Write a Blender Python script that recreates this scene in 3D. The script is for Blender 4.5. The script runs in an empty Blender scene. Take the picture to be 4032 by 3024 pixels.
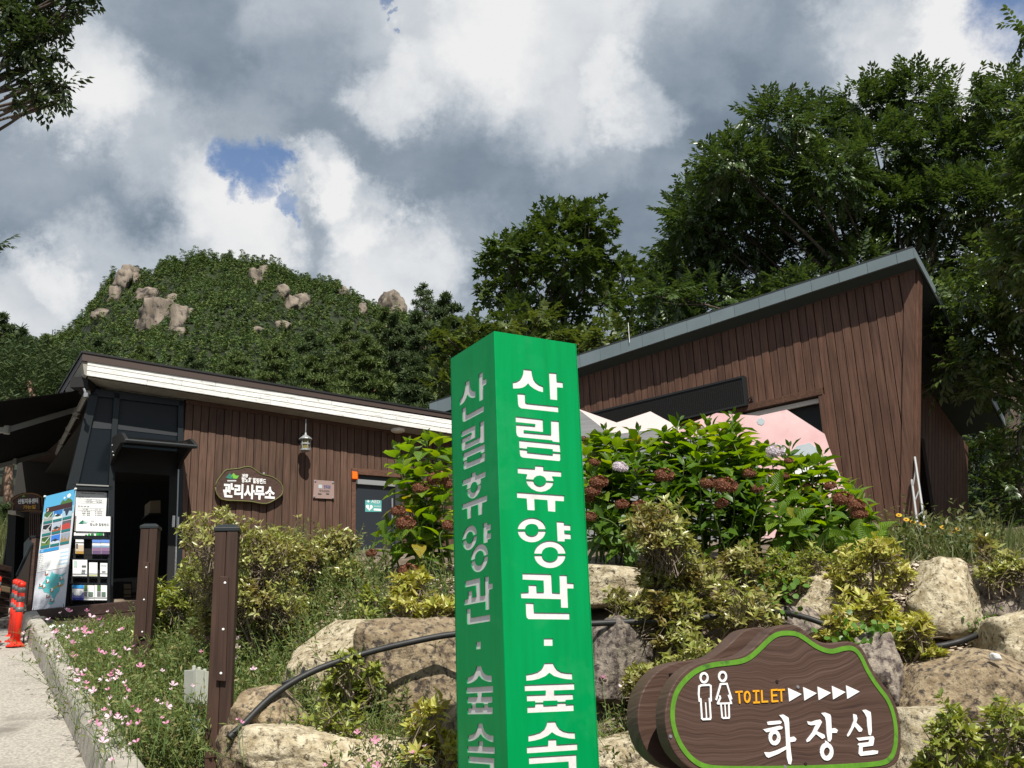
import bpy, bmesh, math, random
import numpy as np
from mathutils import Vector, Matrix, noise
R = math.radians
rng = np.random.default_rng(7)
random.seed(7)
scene = bpy.context.scene
col = scene.collection

# ------------------------------------------------------------------ camera
EYE = Vector((0.0, 0.0, 1.6))
FPX, PITCH, ROLL = 4150.0, 0.290407, -0.035771
FW = Vector((0, math.cos(PITCH), math.sin(PITCH)))
UP0 = Vector((0, -math.sin(PITCH), math.cos(PITCH)))
X0 = Vector((1, 0, 0))
XR = X0 * math.cos(ROLL) + UP0 * math.sin(ROLL)
UR = -X0 * math.sin(ROLL) + UP0 * math.cos(ROLL)
cd = bpy.data.cameras.new('camera')
cd.sensor_width = 36.0
cd.lens = FPX / 4032 * 36.0
cd.clip_start, cd.clip_end = 0.05, 5000
cam = bpy.data.objects.new('camera', cd)
col.objects.link(cam)
cam.matrix_world = Matrix(((XR.x, UR.x, -FW.x, EYE.x), (XR.y, UR.y, -FW.y, EYE.y), (XR.z, UR.z, -FW.z, EYE.z), (0, 0, 0, 1)))
scene.camera = cam

def ray(px, py):
    return FW + XR * ((px - 2016) / FPX) - UR * ((py - 1512) / FPX)
def at(px, py, Y):
    d = ray(px, py)
    return EYE + d * (Y / d.y)
def mpp(Y):
    return Y / 4330.0            # metres per photo pixel at depth Y

# ------------------------------------------------------------------ exposure, sun and sky
vs = scene.view_settings
vs.view_transform, vs.look, vs.gamma, vs.use_curve_mapping = 'Standard', 'None', 1.0, False
EXPO = 0.40
vs.exposure = EXPO
scene.cycles.max_bounces = 6
scene.cycles.diffuse_bounces = 3
scene.cycles.transparent_max_bounces = 8
SUN_EL, SUN_H = R(52), Vector((0.259, -0.966, 0))
SUN = Vector((SUN_H.x * math.cos(SUN_EL), SUN_H.y * math.cos(SUN_EL), math.sin(SUN_EL))).normalized()
ld = bpy.data.lights.new('sun', 'SUN')
ld.energy, ld.angle, ld.color = 5.0, R(0.53), (1.0, 0.955, 0.88)
sun = bpy.data.objects.new('sun', ld)
col.objects.link(sun)
sun.rotation_euler = SUN.to_track_quat('Z', 'Y').to_euler()

world = bpy.data.worlds.new('World')
scene.world = world
world.use_nodes = True
wt = world.node_tree
wt.nodes.clear()
def N(tree, typ, **kw):
    n = tree.nodes.new(typ)
    for k, v in kw.items():
        setattr(n, k, v)
    return n
WSTR = 0.10
def build_sky():
    L = wt.links.new
    out = N(wt, 'ShaderNodeOutputWorld')
    bg = N(wt, 'ShaderNodeBackground')
    bg.inputs['Strength'].default_value = WSTR
    L(bg.outputs[0], out.inputs[0])
    sky = N(wt, 'ShaderNodeTexSky', sky_type='NISHITA')
    sky.sun_disc = False
    sky.sun_elevation, sky.sun_rotation = SUN_EL, R(165)
    tc = N(wt, 'ShaderNodeTexCoord')
    # wispy distortion of the viewing direction
    def noisef(scale, detail, rough=.55, vec=None, dist=0.0):
        n = N(wt, 'ShaderNodeTexNoise')
        n.inputs['Scale'].default_value = scale
        n.inputs['Detail'].default_value = detail
        n.inputs['Roughness'].default_value = rough
        n.inputs['Distortion'].default_value = dist
        L(vec if vec is not None else tc.outputs['Generated'], n.inputs['Vector'])
        return n
    def math_(op, a, b=None, c=None):
        n = N(wt, 'ShaderNodeMath', operation=op)
        for i, v in enumerate((a, b, c)):
            if v is None: continue
            if isinstance(v, (int, float)): n.inputs[i].default_value = v
            else: L(v, n.inputs[i])
        return n.outputs[0]
    def vmath(op, a, b):
        n = N(wt, 'ShaderNodeVectorMath', operation=op)
        for i, v in enumerate((a, b)):
            if isinstance(v, (tuple, list, Vector)): n.inputs[i].default_value = tuple(v)
            else: L(v, n.inputs[i])
        return n
    w1 = noisef(6.5, 10, .66)
    off = vmath('SUBTRACT', w1.outputs['Color'], (.5, .5, .5))
    sc = vmath('MULTIPLY', off.outputs[0], (.19, .19, .19))
    wd0 = vmath('ADD', tc.outputs['Generated'], sc.outputs[0])
    wd = vmath('NORMALIZE', wd0.outputs[0], (0, 0, 0)).outputs[0]
    def blob(px, py, rpx, soft=.75):
        d = ray(px, py).normalized()
        a = math.atan(rpx / 4330.0)
        n = vmath('DOT_PRODUCT', wd, d)
        mr = N(wt, 'ShaderNodeMapRange', interpolation_type='SMOOTHSTEP')
        L(n.outputs['Value'], mr.inputs['Value'])
        mr.inputs['From Min'].default_value = math.cos(a * (1 + soft))
        mr.inputs['From Max'].default_value = math.cos(a * max(.02, 1 - soft))
        return mr.outputs[0]
    bright = [(330, 350, 200, .30), (560, 520, 210, .22), (230, 640, 190, .08), (60, 1200, 170, .34), (430, 1120, 190, .34), (900, 930, 220, .42),
              (1330, 700, 120, .30), (1180, 690, 90, .18), (1440, 820, 140, .28), (1550, 340, 130, .20), (1150, 150, 190, .12), (1700, 140, 300, .20), (2130, 150, 330, .34),
              (2480, 400, 140, .26), (2300, 620, 170, .16), (1560, 1130, 240, .36), (2700, 80, 260, .16),
              (3560, 170, 240, .24), (3820, 160, 200, .34), (3700, 30, 160, .26), (3200, 330, 160, .10), (1010, 560, 150, .10), (1800, 980, 150, .10)]
    dark = [(250, 860, 330, -.13), (700, 240, 240, -.12), (1250, 450, 230, -.11), (1900, 760, 330, -.10), (2650, 600, 360, -.10), (2950, 330, 250, -.10),
            (2300, 950, 250, -.08), (520, 1000, 150, -.05)]
    acc = None
    for (px, py, r, a) in bright + dark:
        t = math_('MULTIPLY', blob(px, py, r, .55 if a > 0 else .8), a * (1.12 if a > 0 else 1.35))
        acc = t if acc is None else math_('ADD', acc, t)
    # cloud layer seen in perspective: detail noise for billows
    sep = N(wt, 'ShaderNodeSeparateXYZ'); L(tc.outputs['Generated'], sep.inputs[0])
    zz = math_('ADD', math_('MAXIMUM', sep.outputs[2], 0.0), .35)
    cx = math_('DIVIDE', sep.outputs[0], zz); cy = math_('DIVIDE', sep.outputs[1], zz)
    cmb = N(wt, 'ShaderNodeCombineXYZ'); L(cx, cmb.inputs[0]); L(cy, cmb.inputs[1])
    n2 = noisef(2.6, 12, .60, cmb.outputs[0], .15)
    n3 = noisef(8.0, 12, .64, cmb.outputs[0], .0)
    det = math_('ADD', math_('MULTIPLY', math_('SUBTRACT', n2.outputs[0], .5), .50), math_('MULTIPLY', math_('SUBTRACT', n3.outputs[0], .5), .26))
    B = math_('ADD', math_('ADD', acc, det), .50)
    ramp = N(wt, 'ShaderNodeValToRGB')
    L(B, ramp.inputs[0])
    K = 1.0
    els = ramp.color_ramp.elements
    els[0].position, els[0].color = .12, (.150, .205, .275, 1)
    els[1].position, els[1].color = 1.0, (1.0, 1.0, 1.0, 1)
    for p, c in ((.30, (.240, .300, .375, 1)), (.50, (.400, .465, .540, 1)), (.68, (.62, .67, .73, 1)), (.85, (.85, .875, .90, 1))):
        e = els.new(p); e.color = c
    cl = N(wt, 'ShaderNodeVectorMath', operation='SCALE')
    L(ramp.outputs[0], cl.inputs[0]); cl.inputs['Scale'].default_value = 0.86 / (WSTR * 2 ** EXPO)
    holes = [(1000, 715, 80), (1085, 665, 62), (1010, 790, 60), (1130, 860, 40), (3980, 30, 150), (3900, 90, 70), (4100, 140, 150), (4060, -60, 180), (1475, 25, 34), (1540, 110, 18)]
    hm = None
    for (px, py, r) in holes:
        t = blob(px, py, r, .6)
        hm = t if hm is None else math_('MAXIMUM', hm, t)
    hm = math_('MULTIPLY', hm, math_('MINIMUM', math_('MAXIMUM', math_('SUBTRACT', 1.9, math_('MULTIPLY', n3.outputs[0], 2.0)), 0.0), 1.0))
    hm = math_('MULTIPLY', hm, .95)
    skd = N(wt, 'ShaderNodeVectorMath', operation='MULTIPLY')
    L(sky.outputs[0], skd.inputs[0]); skd.inputs[1].default_value = (.92, 1.0, 1.10)
    mix = N(wt, 'ShaderNodeMix', data_type='RGBA')
    L(hm, mix.inputs[0]); L(cl.outputs[0], mix.inputs[6]); L(skd.outputs[0], mix.inputs[7])
    L(mix.outputs[2], bg.inputs['Color'])
build_sky()

# ------------------------------------------------------------------ materials
def mat(name, c1, c2=None, scale=6.0, rough=.6, bump=0.0, stretch=(1, 1, 1), spec=.4, detail=6, lo=.35, hi=.65,
        rnd=0.0, island=False, transl=0.0, metal=0.0, c3=None, c3pos=(.62, .70), scale3=1.3, coord='Object', bumpscale=None, alpha=None):
    m = bpy.data.materials.new(name)
    m.use_nodes = True
    t = m.node_tree
    L = t.links.new
    b = t.nodes['Principled BSDF']
    b.inputs['Roughness'].default_value = rough
    b.inputs['Specular IOR Level'].default_value = spec
    b.inputs['Metallic'].default_value = metal
    tc = N(t, 'ShaderNodeTexCoord')
    mp = N(t, 'ShaderNodeMapping')
    mp.inputs['Scale'].default_value = stretch
    L(tc.outputs[coord], mp.inputs[0])
    rgb = N(t, 'ShaderNodeRGB'); rgb.outputs[0].default_value = (*c1, 1)
    cur = rgb.outputs[0]
    nz = None
    if c2 is not None:
        nz = N(t, 'ShaderNodeTexNoise')
        nz.inputs['Scale'].default_value = scale; nz.inputs['Detail'].default_value = detail; nz.inputs['Roughness'].default_value = .62
        if island or rnd:
            oi = N(t, 'ShaderNodeObjectInfo')
            va = N(t, 'ShaderNodeVectorMath', operation='MULTIPLY_ADD')
            L(oi.outputs['Random'], va.inputs[0]); va.inputs[1].default_value = (37, 91, 53); L(mp.outputs[0], va.inputs[2])
            L(va.outputs[0], nz.inputs['Vector'])
        else:
            L(mp.outputs[0], nz.inputs['Vector'])
        mr = N(t, 'ShaderNodeMapRange')
        L(nz.outputs[0], mr.inputs[0]); mr.inputs[1].default_value = lo; mr.inputs[2].default_value = hi
        mx = N(t, 'ShaderNodeMix', data_type='RGBA')
        L(mr.outputs[0], mx.inputs[0]); L(cur, mx.inputs[6]); mx.inputs[7].default_value = (*c2, 1)
        cur = mx.outputs[2]
    if c3 is not None:
        n3 = N(t, 'ShaderNodeTexNoise')
        n3.inputs['Scale'].default_value = scale3; n3.inputs['Detail'].default_value = 7; n3.inputs['Roughness'].default_value = .65
        L(tc.outputs[coord], n3.inputs['Vector'])
        m3 = N(t, 'ShaderNodeMapRange'); L(n3.outputs[0], m3.inputs[0]); m3.inputs[1].default_value, m3.inputs[2].default_value = c3pos
        x3 = N(t, 'ShaderNodeMix', data_type='RGBA'); L(m3.outputs[0], x3.inputs[0]); L(cur, x3.inputs[6]); x3.inputs[7].default_value = (*c3, 1)
        cur = x3.outputs[2]
    if rnd:
        oi2 = N(t, 'ShaderNodeObjectInfo')
        src = oi2.outputs['Random']
        if island:
            g = N(t, 'ShaderNodeNewGeometry'); src = g.outputs['Random Per Island']
        m4 = N(t, 'ShaderNodeMapRange'); L(src, m4.inputs[0]); m4.inputs[3].default_value = 1 - rnd; m4.inputs[4].default_value = 1 + rnd
        hs = N(t, 'ShaderNodeHueSaturation'); L(cur, hs.inputs['Color']); L(m4.outputs[0], hs.inputs['Value'])
        cur = hs.outputs[0]
    L(cur, b.inputs['Base Color'])
    if bump:
        bn = N(t, 'ShaderNodeBump'); bn.inputs['Strength'].default_value = 1.0; bn.inputs['Distance'].default_value = bump
        if bumpscale or nz is None:
            nb = N(t, 'ShaderNodeTexNoise'); nb.inputs['Scale'].default_value = bumpscale or scale; nb.inputs['Detail'].default_value = 8; nb.inputs['Roughness'].default_value = .65
            L(mp.outputs[0], nb.inputs['Vector']); L(nb.outputs[0], bn.inputs['Height'])
        else:
            L(nz.outputs[0], bn.inputs['Height'])
        L(bn.outputs[0], b.inputs['Normal'])
    return m

def leafmat(name, cols, transl=.35, rough=.42, spec=.5, tcol=None, var=.25, veins=False, patch=None):
    """cols: colours chosen per leaf; translucent when lit from behind"""
    m = bpy.data.materials.new(name)
    m.use_nodes = True
    t = m.node_tree; L = t.links.new
    b = t.nodes['Principled BSDF']; out = t.nodes['Material Output']
    b.inputs['Roughness'].default_value = rough; b.inputs['Specular IOR Level'].default_value = spec
    if veins:
        oi = N(t, 'ShaderNodeObjectInfo'); src = oi.outputs['Random']
    else:
        g = N(t, 'ShaderNodeNewGeometry'); src = g.outputs['Random Per Island']
    ramp = N(t, 'ShaderNodeValToRGB'); L(src, ramp.inputs[0])
    els = ramp.color_ramp.elements
    els[0].color = (*cols[0], 1); els[0].position = 0
    els[1].color = (*cols[-1], 1); els[1].position = 1
    for i, c in enumerate(cols[1:-1]):
        e = els.new((i + 1) / (len(cols) - 1)); e.color = (*c, 1)
    cur = ramp.outputs[0]
    if patch is not None:                      # broad patches of another hue over the plant
        tc = N(t, 'ShaderNodeTexCoord'); nz = N(t, 'ShaderNodeTexNoise'); nz.inputs['Scale'].default_value = patch[1]; nz.inputs['Detail'].default_value = 3
        L(tc.outputs['Object'], nz.inputs['Vector'])
        mr = N(t, 'ShaderNodeMapRange'); L(nz.outputs[0], mr.inputs[0]); mr.inputs[1].default_value = .45; mr.inputs[2].default_value = .68; mr.inputs[4].default_value = .8
        mx = N(t, 'ShaderNodeMix', data_type='RGBA'); L(mr.outputs[0], mx.inputs[0]); L(cur, mx.inputs[6]); mx.inputs[7].default_value = (*patch[0], 1)
        cur = mx.outputs[2]
    if veins:
        tc = N(t, 'ShaderNodeTexCoord'); sp = N(t, 'ShaderNodeSeparateXYZ'); L(tc.outputs['Object'], sp.inputs[0])
        ab = N(t, 'ShaderNodeMath', operation='ABSOLUTE'); L(sp.outputs[1], ab.inputs[0])
        # herringbone veins: phase along x minus |y|
        su = N(t, 'ShaderNodeMath', operation='SUBTRACT'); L(sp.outputs[0], su.inputs[0]); L(ab.outputs[0], su.inputs[1])
        sn = N(t, 'ShaderNodeMath', operation='MULTIPLY'); L(su.outputs[0], sn.inputs[0]); sn.inputs[1].default_value = 62.0
        si = N(t, 'ShaderNodeMath', operation='SINE'); L(sn.outputs[0], si.inputs[0])
        m5 = N(t, 'ShaderNodeMapRange'); L(si.outputs[0], m5.inputs[0]); m5.inputs[1].default_value = .72; m5.inputs[2].default_value = 1.0; m5.inputs[4].default_value = .30
        m6 = N(t, 'ShaderNodeMapRange'); L(ab.outputs[0], m6.inputs[0]); m6.inputs[1].default_value = .0; m6.inputs[2].default_value = .022; m6.inputs[3].default_value = .45; m6.inputs[4].default_value = 0.0
        mxx = N(t, 'ShaderNodeMath', operation='MAXIMUM'); L(m5.outputs[0], mxx.inputs[0]); L(m6.outputs[0], mxx.inputs[1])
        mx = N(t, 'ShaderNodeMix', data_type='RGBA'); L(mxx.outputs[0], mx.inputs[0]); L(cur, mx.inputs[6]); mx.inputs[7].default_value = (.34, .44, .12, 1)
        cur = mx.outputs[2]
        bn = N(t, 'ShaderNodeBump'); bn.inputs['Distance'].default_value = .004; bn.invert = True
        L(si.outputs[0], bn.inputs['Height']); L(bn.outputs[0], b.inputs['Normal'])
    L(cur, b.inputs['Base Color'])
    tr = N(t, 'ShaderNodeBsdfTranslucent')
    hs = N(t, 'ShaderNodeHueSaturation'); hs.inputs['Value'].default_value = 1.5; hs.inputs['Saturation'].default_value = 1.15; hs.inputs['Hue'].default_value = .485
    L(cur, hs.inputs['Color']); L(hs.outputs[0], tr.inputs[0])
    ms = N(t, 'ShaderNodeMixShader'); ms.inputs[0].default_value = transl
    L(b.outputs[0], ms.inputs[1]); L(tr.outputs[0], ms.inputs[2]); L(ms.outputs[0], out.inputs[0])
    return m

def woodmat(name, c1, c2, c3, axis=2, scale=1.0, rough=.62, bump=.0015, rnd=.22):
    m = bpy.data.materials.new(name); m.use_nodes = True
    t = m.node_tree; L = t.links.new
    b = t.nodes['Principled BSDF']; b.inputs['Roughness'].default_value = rough; b.inputs['Specular IOR Level'].default_value = .3
    tc = N(t, 'ShaderNodeTexCoord'); oi = N(t, 'ShaderNodeObjectInfo')
    va = N(t, 'ShaderNodeVectorMath', operation='MULTIPLY_ADD')
    L(oi.outputs['Random'], va.inputs[0]); va.inputs[1].default_value = (37, 91, 53); L(tc.outputs['Object'], va.inputs[2])
    mp = N(t, 'ShaderNodeMapping'); s = [22 * scale] * 3; s[axis] = 1.1 * scale; mp.inputs['Scale'].default_value = s
    L(va.outputs[0], mp.inputs[0])
    nz = N(t, 'ShaderNodeTexNoise'); nz.inputs['Scale'].default_value = 1.6; nz.inputs['Detail'].default_value = 8; nz.inputs['Roughness'].default_value = .6; nz.inputs['Distortion'].default_value = .6
    L(mp.outputs[0], nz.inputs['Vector'])
    ramp = N(t, 'ShaderNodeValToRGB'); L(nz.outputs[0], ramp.inputs[0])
    e = ramp.color_ramp.elements; e[0].position, e[0].color = .30, (*c1, 1); e[1].position, e[1].color = .72, (*c3, 1)
    x = e.new(.5); x.color = (*c2, 1)
    mr = N(t, 'ShaderNodeMapRange'); L(oi.outputs['Random'], mr.inputs[0]); mr.inputs[3].default_value = 1 - rnd; mr.inputs[4].default_value = 1 + rnd
    # weathering blotches
    n2 = N(t, 'ShaderNodeTexNoise'); n2.inputs['Scale'].default_value = 1.7; n2.inputs['Detail'].default_value = 4; L(va.outputs[0], n2.inputs['Vector'])
    m2 = N(t, 'ShaderNodeMapRange'); L(n2.outputs[0], m2.inputs[0]); m2.inputs[1].default_value = .3; m2.inputs[2].default_value = .7; m2.inputs[3].default_value = .82; m2.inputs[4].default_value = 1.15
    mu = N(t, 'ShaderNodeMath', operation='MULTIPLY'); L(mr.outputs[0], mu.inputs[0]); L(m2.outputs[0], mu.inputs[1])
    hs = N(t, 'ShaderNodeHueSaturation'); L(ramp.outputs[0], hs.inputs['Color']); L(mu.outputs[0], hs.inputs['Value'])
    L(hs.outputs[0], b.inputs['Base Color'])
    bn = N(t, 'ShaderNodeBump'); bn.inputs['Distance'].default_value = bump; L(nz.outputs[0], bn.inputs['Height']); L(bn.outputs[0], b.inputs['Normal'])
    return m

# ------------------------------------------------------------------ building helpers
WL = {}                                            # world location of every object made here
def wloc(o):
    return WL.get(o.name, Vector((0, 0, 0))) if o is not None else Vector((0, 0, 0))
def tag(o, label=None, cat=None, group=None, kind=None):
    if label: o['label'] = label
    if cat: o['category'] = cat
    if group: o['group'] = group
    if kind: o['kind'] = kind
    return o
def thing(name, loc, label, cat, group=None, kind=None):
    o = bpy.data.objects.new(name, None)
    o.empty_display_size = .1
    col.objects.link(o)
    o.location = loc
    WL[o.name] = Vector(loc)
    return tag(o, label, cat, group, kind)
def link(name, me, parent=None, loc=None):
    o = bpy.data.objects.new(name, me)
    col.objects.link(o)
    p = wloc(parent)
    w = Vector(loc) if loc is not None else p
    if parent is not None:
        o.parent = parent
    o.location = w - p
    WL[o.name] = w
    return o
def setmat(me, m):
    me.materials.append(m)
class MB:
    """collects shapes in world space and links them as ONE mesh object"""
    def __init__(s): s.v, s.f, s.m = [], [], []
    def add(s, vs_, fs, mi=0):
        b = len(s.v); s.v += [Vector(v) for v in vs_]; s.f += [tuple(i + b for i in f) for f in fs]; s.m += [mi] * len(fs); return s
    def box(s, c, ax, ay, az, mi=0):
        c, ax, ay, az = Vector(c), Vector(ax), Vector(ay), Vector(az)
        vs_ = [c + ax * i + ay * j + az * k for i in (-.5, .5) for j in (-.5, .5) for k in (-.5, .5)]
        return s.add(vs_, [(0, 1, 3, 2), (4, 6, 7, 5), (0, 4, 5, 1), (2, 3, 7, 6), (0, 2, 6, 4), (1, 5, 7, 3)], mi)
    def hexa(s, a, b, mi=0):
        """a, b: two quads (near, far) with matching corners"""
        n = len(a)
        vs_ = list(a) + list(b)
        fs = [tuple(range(n)), tuple(range(2 * n - 1, n - 1, -1))] + [(i, i + n, (i + 1) % n + n, (i + 1) % n) for i in range(n)]
        return s.add(vs_, fs, mi)
    def prism(s, pts, off, mi=0):
        return s.hexa([Vector(p) for p in pts], [Vector(p) + Vector(off) for p in pts], mi)
    def tube(s, pts, r, n=6, mi=0, cap=True):
        pts = [Vector(p) for p in pts]
        rs = r if isinstance(r, (list, tuple)) else [r] * len(pts)
        rings = []
        for i, p in enumerate(pts):
            t = (pts[min(i + 1, len(pts) - 1)] - pts[max(i - 1, 0)]).normalized()
            u = t.orthogonal().normalized() if i == 0 else (u - t * u.dot(t)).normalized()
            w = t.cross(u)
            rings.append([p + (u * math.cos(2 * math.pi * k / n) + w * math.sin(2 * math.pi * k / n)) * rs[i] for k in range(n)])
        vs_ = [v for rg in rings for v in rg]
        fs = [(i * n + k, i * n + (k + 1) % n, (i + 1) * n + (k + 1) % n, (i + 1) * n + k) for i in range(len(pts) - 1) for k in range(n)]
        if cap: fs += [tuple(range(n - 1, -1, -1)), tuple(range((len(pts) - 1) * n, len(pts) * n))]
        return s.add(vs_, fs, mi)
    def lathe(s, c, prof, n=16, axis=Vector((0, 0, 1)), mi=0):
        c = Vector(c); axis = Vector(axis).normalized(); u = axis.orthogonal().normalized(); w = axis.cross(u)
        vs_ = [c + axis * h + (u * math.cos(2 * math.pi * k / n) + w * math.sin(2 * math.pi * k / n)) * r for r, h in prof for k in range(n)]
        fs = [(i * n + k, i * n + (k + 1) % n, (i + 1) * n + (k + 1) % n, (i + 1) * n + k) for i in range(len(prof) - 1) for k in range(n)]
        fs += [tuple(range(n - 1, -1, -1)), tuple(range((len(prof) - 1) * n, len(prof) * n))]
        return s.add(vs_, fs, mi)
    def build(s, name, m, parent=None, loc=None, smooth=False, bevel=0.0, flat=False):
        ms = m if isinstance(m, (list, tuple)) else [m]
        if loc is None:
            if parent is not None: loc = wloc(parent)
            else:
                xs = [v.x for v in s.v]; ys = [v.y for v in s.v]; zs_ = [v.z for v in s.v]
                loc = Vector(((min(xs) + max(xs)) / 2, (min(ys) + max(ys)) / 2, min(zs_)))
        loc = Vector(loc)
        me = bpy.data.meshes.new(name)
        me.from_pydata([v - loc for v in s.v], [], s.f)
        for q in ms: setmat(me, q)
        if len(ms) > 1: me.polygons.foreach_set('material_index', s.m)
        bm = bmesh.new(); bm.from_mesh(me)
        if not flat: bmesh.ops.recalc_face_normals(bm, faces=bm.faces)
        if bevel:
            bmesh.ops.bevel(bm, geom=[e for e in bm.edges if len(e.link_faces) == 2 and e.calc_face_angle(0) > .5], offset=bevel, segments=2, affect='EDGES', profile=.6)
        if smooth:
            for f in bm.faces: f.smooth = True
        bm.to_mesh(me); bm.free()
        me.update()
        return link(name, me, parent, loc)

def np_mesh(name, V, F, m, parent=None, loc=(0, 0, 0), smooth=False, mats=None, mi=None):
    """V (n,3) world, F (m,k) indices"""
    V = np.asarray(V, np.float32) - np.array(loc, np.float32)
    F = np.asarray(F, np.int32)
    me = bpy.data.meshes.new(name)
    me.vertices.add(len(V)); me.vertices.foreach_set('co', V.ravel())
    k = F.shape[1]
    me.loops.add(F.size); me.loops.foreach_set('vertex_index', F.ravel())
    me.polygons.add(len(F)); me.polygons.foreach_set('loop_start', np.arange(0, F.size, k, dtype=np.int32))
    for q in (mats or [m]): setmat(me, q)
    if mi is not None: me.polygons.foreach_set('material_index', np.asarray(mi, np.int32))
    if smooth: me.polygons.foreach_set('use_smooth', np.ones(len(F), bool))
    me.update(calc_edges=True); me.validate()
    return link(name, me, parent, loc)

def unit(a):
    return a / np.maximum(np.linalg.norm(a, axis=-1, keepdims=True), 1e-9)
def place(TV, TF, P, X, Z, S, SY=None):
    """copies of a template (verts TV, tris TF) at P, x axis along X, z roughly Z, scale S"""
    P, X, Z = np.asarray(P, float), unit(np.asarray(X, float)), np.asarray(Z, float)
    Yv = unit(np.cross(Z, X)); Zv = np.cross(X, Yv)
    S = np.broadcast_to(np.asarray(S, float), (len(P),))
    SY = S if SY is None else np.broadcast_to(np.asarray(SY, float), (len(P),))
    TV = np.asarray(TV, float)
    V = P[:, None, :] + TV[None, :, 0:1] * (X * S[:, None])[:, None, :] + TV[None, :, 1:2] * (Yv * SY[:, None])[:, None, :] + TV[None, :, 2:3] * (Zv * S[:, None])[:, None, :]
    F = np.asarray(TF)[None] + (np.arange(len(P)) * len(TV))[:, None, None]
    return V.reshape(-1, 3), F.reshape(-1, np.asarray(TF).shape[1])
LEAF2 = (np.array([(0, 0, 0), (.45, .21, .05), (1, 0, -.10), (.45, -.21, .05)]), np.array([(0, 2, 1), (0, 3, 2)]))
LEAF4 = (np.array([(0, 0, 0), (.38, .22, .05), (.72, .16, .02), (1, 0, -.16), (.38, -.22, .05), (.72, -.16, .02), (.5, 0, -.02)]),
         np.array([(0, 6, 1), (1, 6, 2), (6, 3, 2), (0, 4, 6), (4, 5, 6), (6, 5, 3)]))
NARROW = (np.array([(0, 0, 0), (.5, .10, .03), (1, 0, -.06), (.5, -.10, .03)]), np.array([(0, 2, 1), (0, 3, 2)]))
def randdir(n, g=None):
    v = (g or rng).normal(size=(n, 3)); return unit(v)
def cat(parts):
    V, F, b = [], [], 0
    for v, f in parts:
        V.append(v); F.append(f + b); b += len(v)
    return np.concatenate(V), np.concatenate(F)

def fit_text(name, body, O, ux, uy, n, x0, y0, w, h, m, parent, depth=.002, bold=.0, lift=.003):
    """flat lettering inside the box x0,y0,w,h of a panel with origin O and unit axes ux, uy, normal n"""
    c = bpy.data.curves.new(name, 'FONT'); c.body = body; c.extrude = 0.0; c.offset = bold; c.resolution_u = 3
    o = bpy.data.objects.new(name, c); col.objects.link(o)
    dg = bpy.context.evaluated_depsgraph_get(); dg.update()
    me = bpy.data.meshes.new_from_object(o.evaluated_get(dg))
    bpy.data.objects.remove(o); bpy.data.curves.remove(c)
    if not len(me.vertices): return None
    co = np.empty(len(me.vertices) * 3, np.float32); me.vertices.foreach_get('co', co); co = co.reshape(-1, 3)
    lo, hi = co.min(0), co.max(0)
    sx, sy = w / max(hi[0] - lo[0], 1e-6), h / max(hi[1] - lo[1], 1e-6)
    O, ux, uy, n = (np.array(q) for q in (O, ux, uy, n))
    W = O + ux * (x0 + (co[:, 0:1] - lo[0]) * sx) + uy * (y0 + (co[:, 1:2] - lo[1]) * sy) + n * lift
    loc = np.array(wloc(parent))
    me.vertices.foreach_set('co', (W - loc).astype(np.float32).ravel())
    me.materials.clear(); setmat(me, m); me.name = name; me.update()
    return link(name, me, parent, loc)

class Plane:
    """a vertical wall plane: point, heading angle of its horizontal axis d, outward normal n (towards the viewer)"""
    def __init__(s, P0, ang):
        s.P0 = Vector(P0); s.d = Vector((math.cos(ang), math.sin(ang), 0)); s.n = Vector((math.sin(ang), -math.cos(ang), 0))
    def on(s, px, py, off=0.0):
        r = ray(px, py); P = s.P0 + s.n * off
        t = (P - EYE).dot(s.n) / r.dot(s.n)
        return EYE + r * t
    def sz(s, px, py, off=0.0):
        p = s.on(px, py, off); return (p - s.P0).dot(s.d), p.z
    def pt(s, a, z, off=0.0):
        p = s.P0 + s.d * a + s.n * off; return Vector((p.x, p.y, z))
    def slab(s, mb, pts, off0, off1, mi=0):
        """pts: (s,z) polygon, extruded between two offsets from the wall"""
        return mb.hexa([s.pt(a, z, off0) for a, z in pts], [s.pt(a, z, off1) for a, z in pts], mi)

# ------------------------------------------------------------------ common materials
M = {}
M['soil'] = mat('soil', (.075, .055, .035), (.14, .105, .07), 9, .95, .02, detail=9, c3=(.24, .20, .15), scale3=3.0, c3pos=(.50, .66))
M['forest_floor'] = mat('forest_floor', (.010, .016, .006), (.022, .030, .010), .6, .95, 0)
M['road'] = mat('road', (.26, .235, .20), (.44, .405, .35), 46, .9, .010, detail=6, lo=.40, hi=.60, c3=(.19, .17, .145), scale3=1.6, c3pos=(.52, .70))
M['concrete'] = mat('concrete', (.27, .25, .21), (.42, .39, .33), 9, .88, .012, c3=(.22, .21, .17), scale3=4, c3pos=(.55, .70), bumpscale=30)
M['deck'] = woodmat('deck_wood', (.042, .024, .018), (.062, .036, .028), (.085, .052, .040), axis=0)
M['plank'] = woodmat('plank_wood', (.050, .026, .016), (.086, .047, .031), (.125, .071, .048), rnd=.13)
M['plank2'] = woodmat('plank_wood_red', (.062, .031, .020), (.104, .053, .035), (.145, .079, .054), rnd=.15)
M['plankh'] = woodmat('trim_wood', (.060, .030, .019), (.10, .05, .031), (.14, .072, .046), axis=0)
M['groove'] = mat('groove_dark', (.018, .009, .006), rough=.9)
M['white_board'] = mat('white_board', (.74, .74, .71), (.26, .25, .22), 3.2, .8, .008, stretch=(1, 1, 22), lo=.54, hi=.74, c3=(.34, .32, .28), scale3=11, c3pos=(.62, .70), rnd=.06)
M['roof_brown'] = mat('roof_brown', (.060, .040, .033), rough=.5)
M['roof_black'] = mat('roof_black', (.012, .012, .013), rough=.5)
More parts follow.
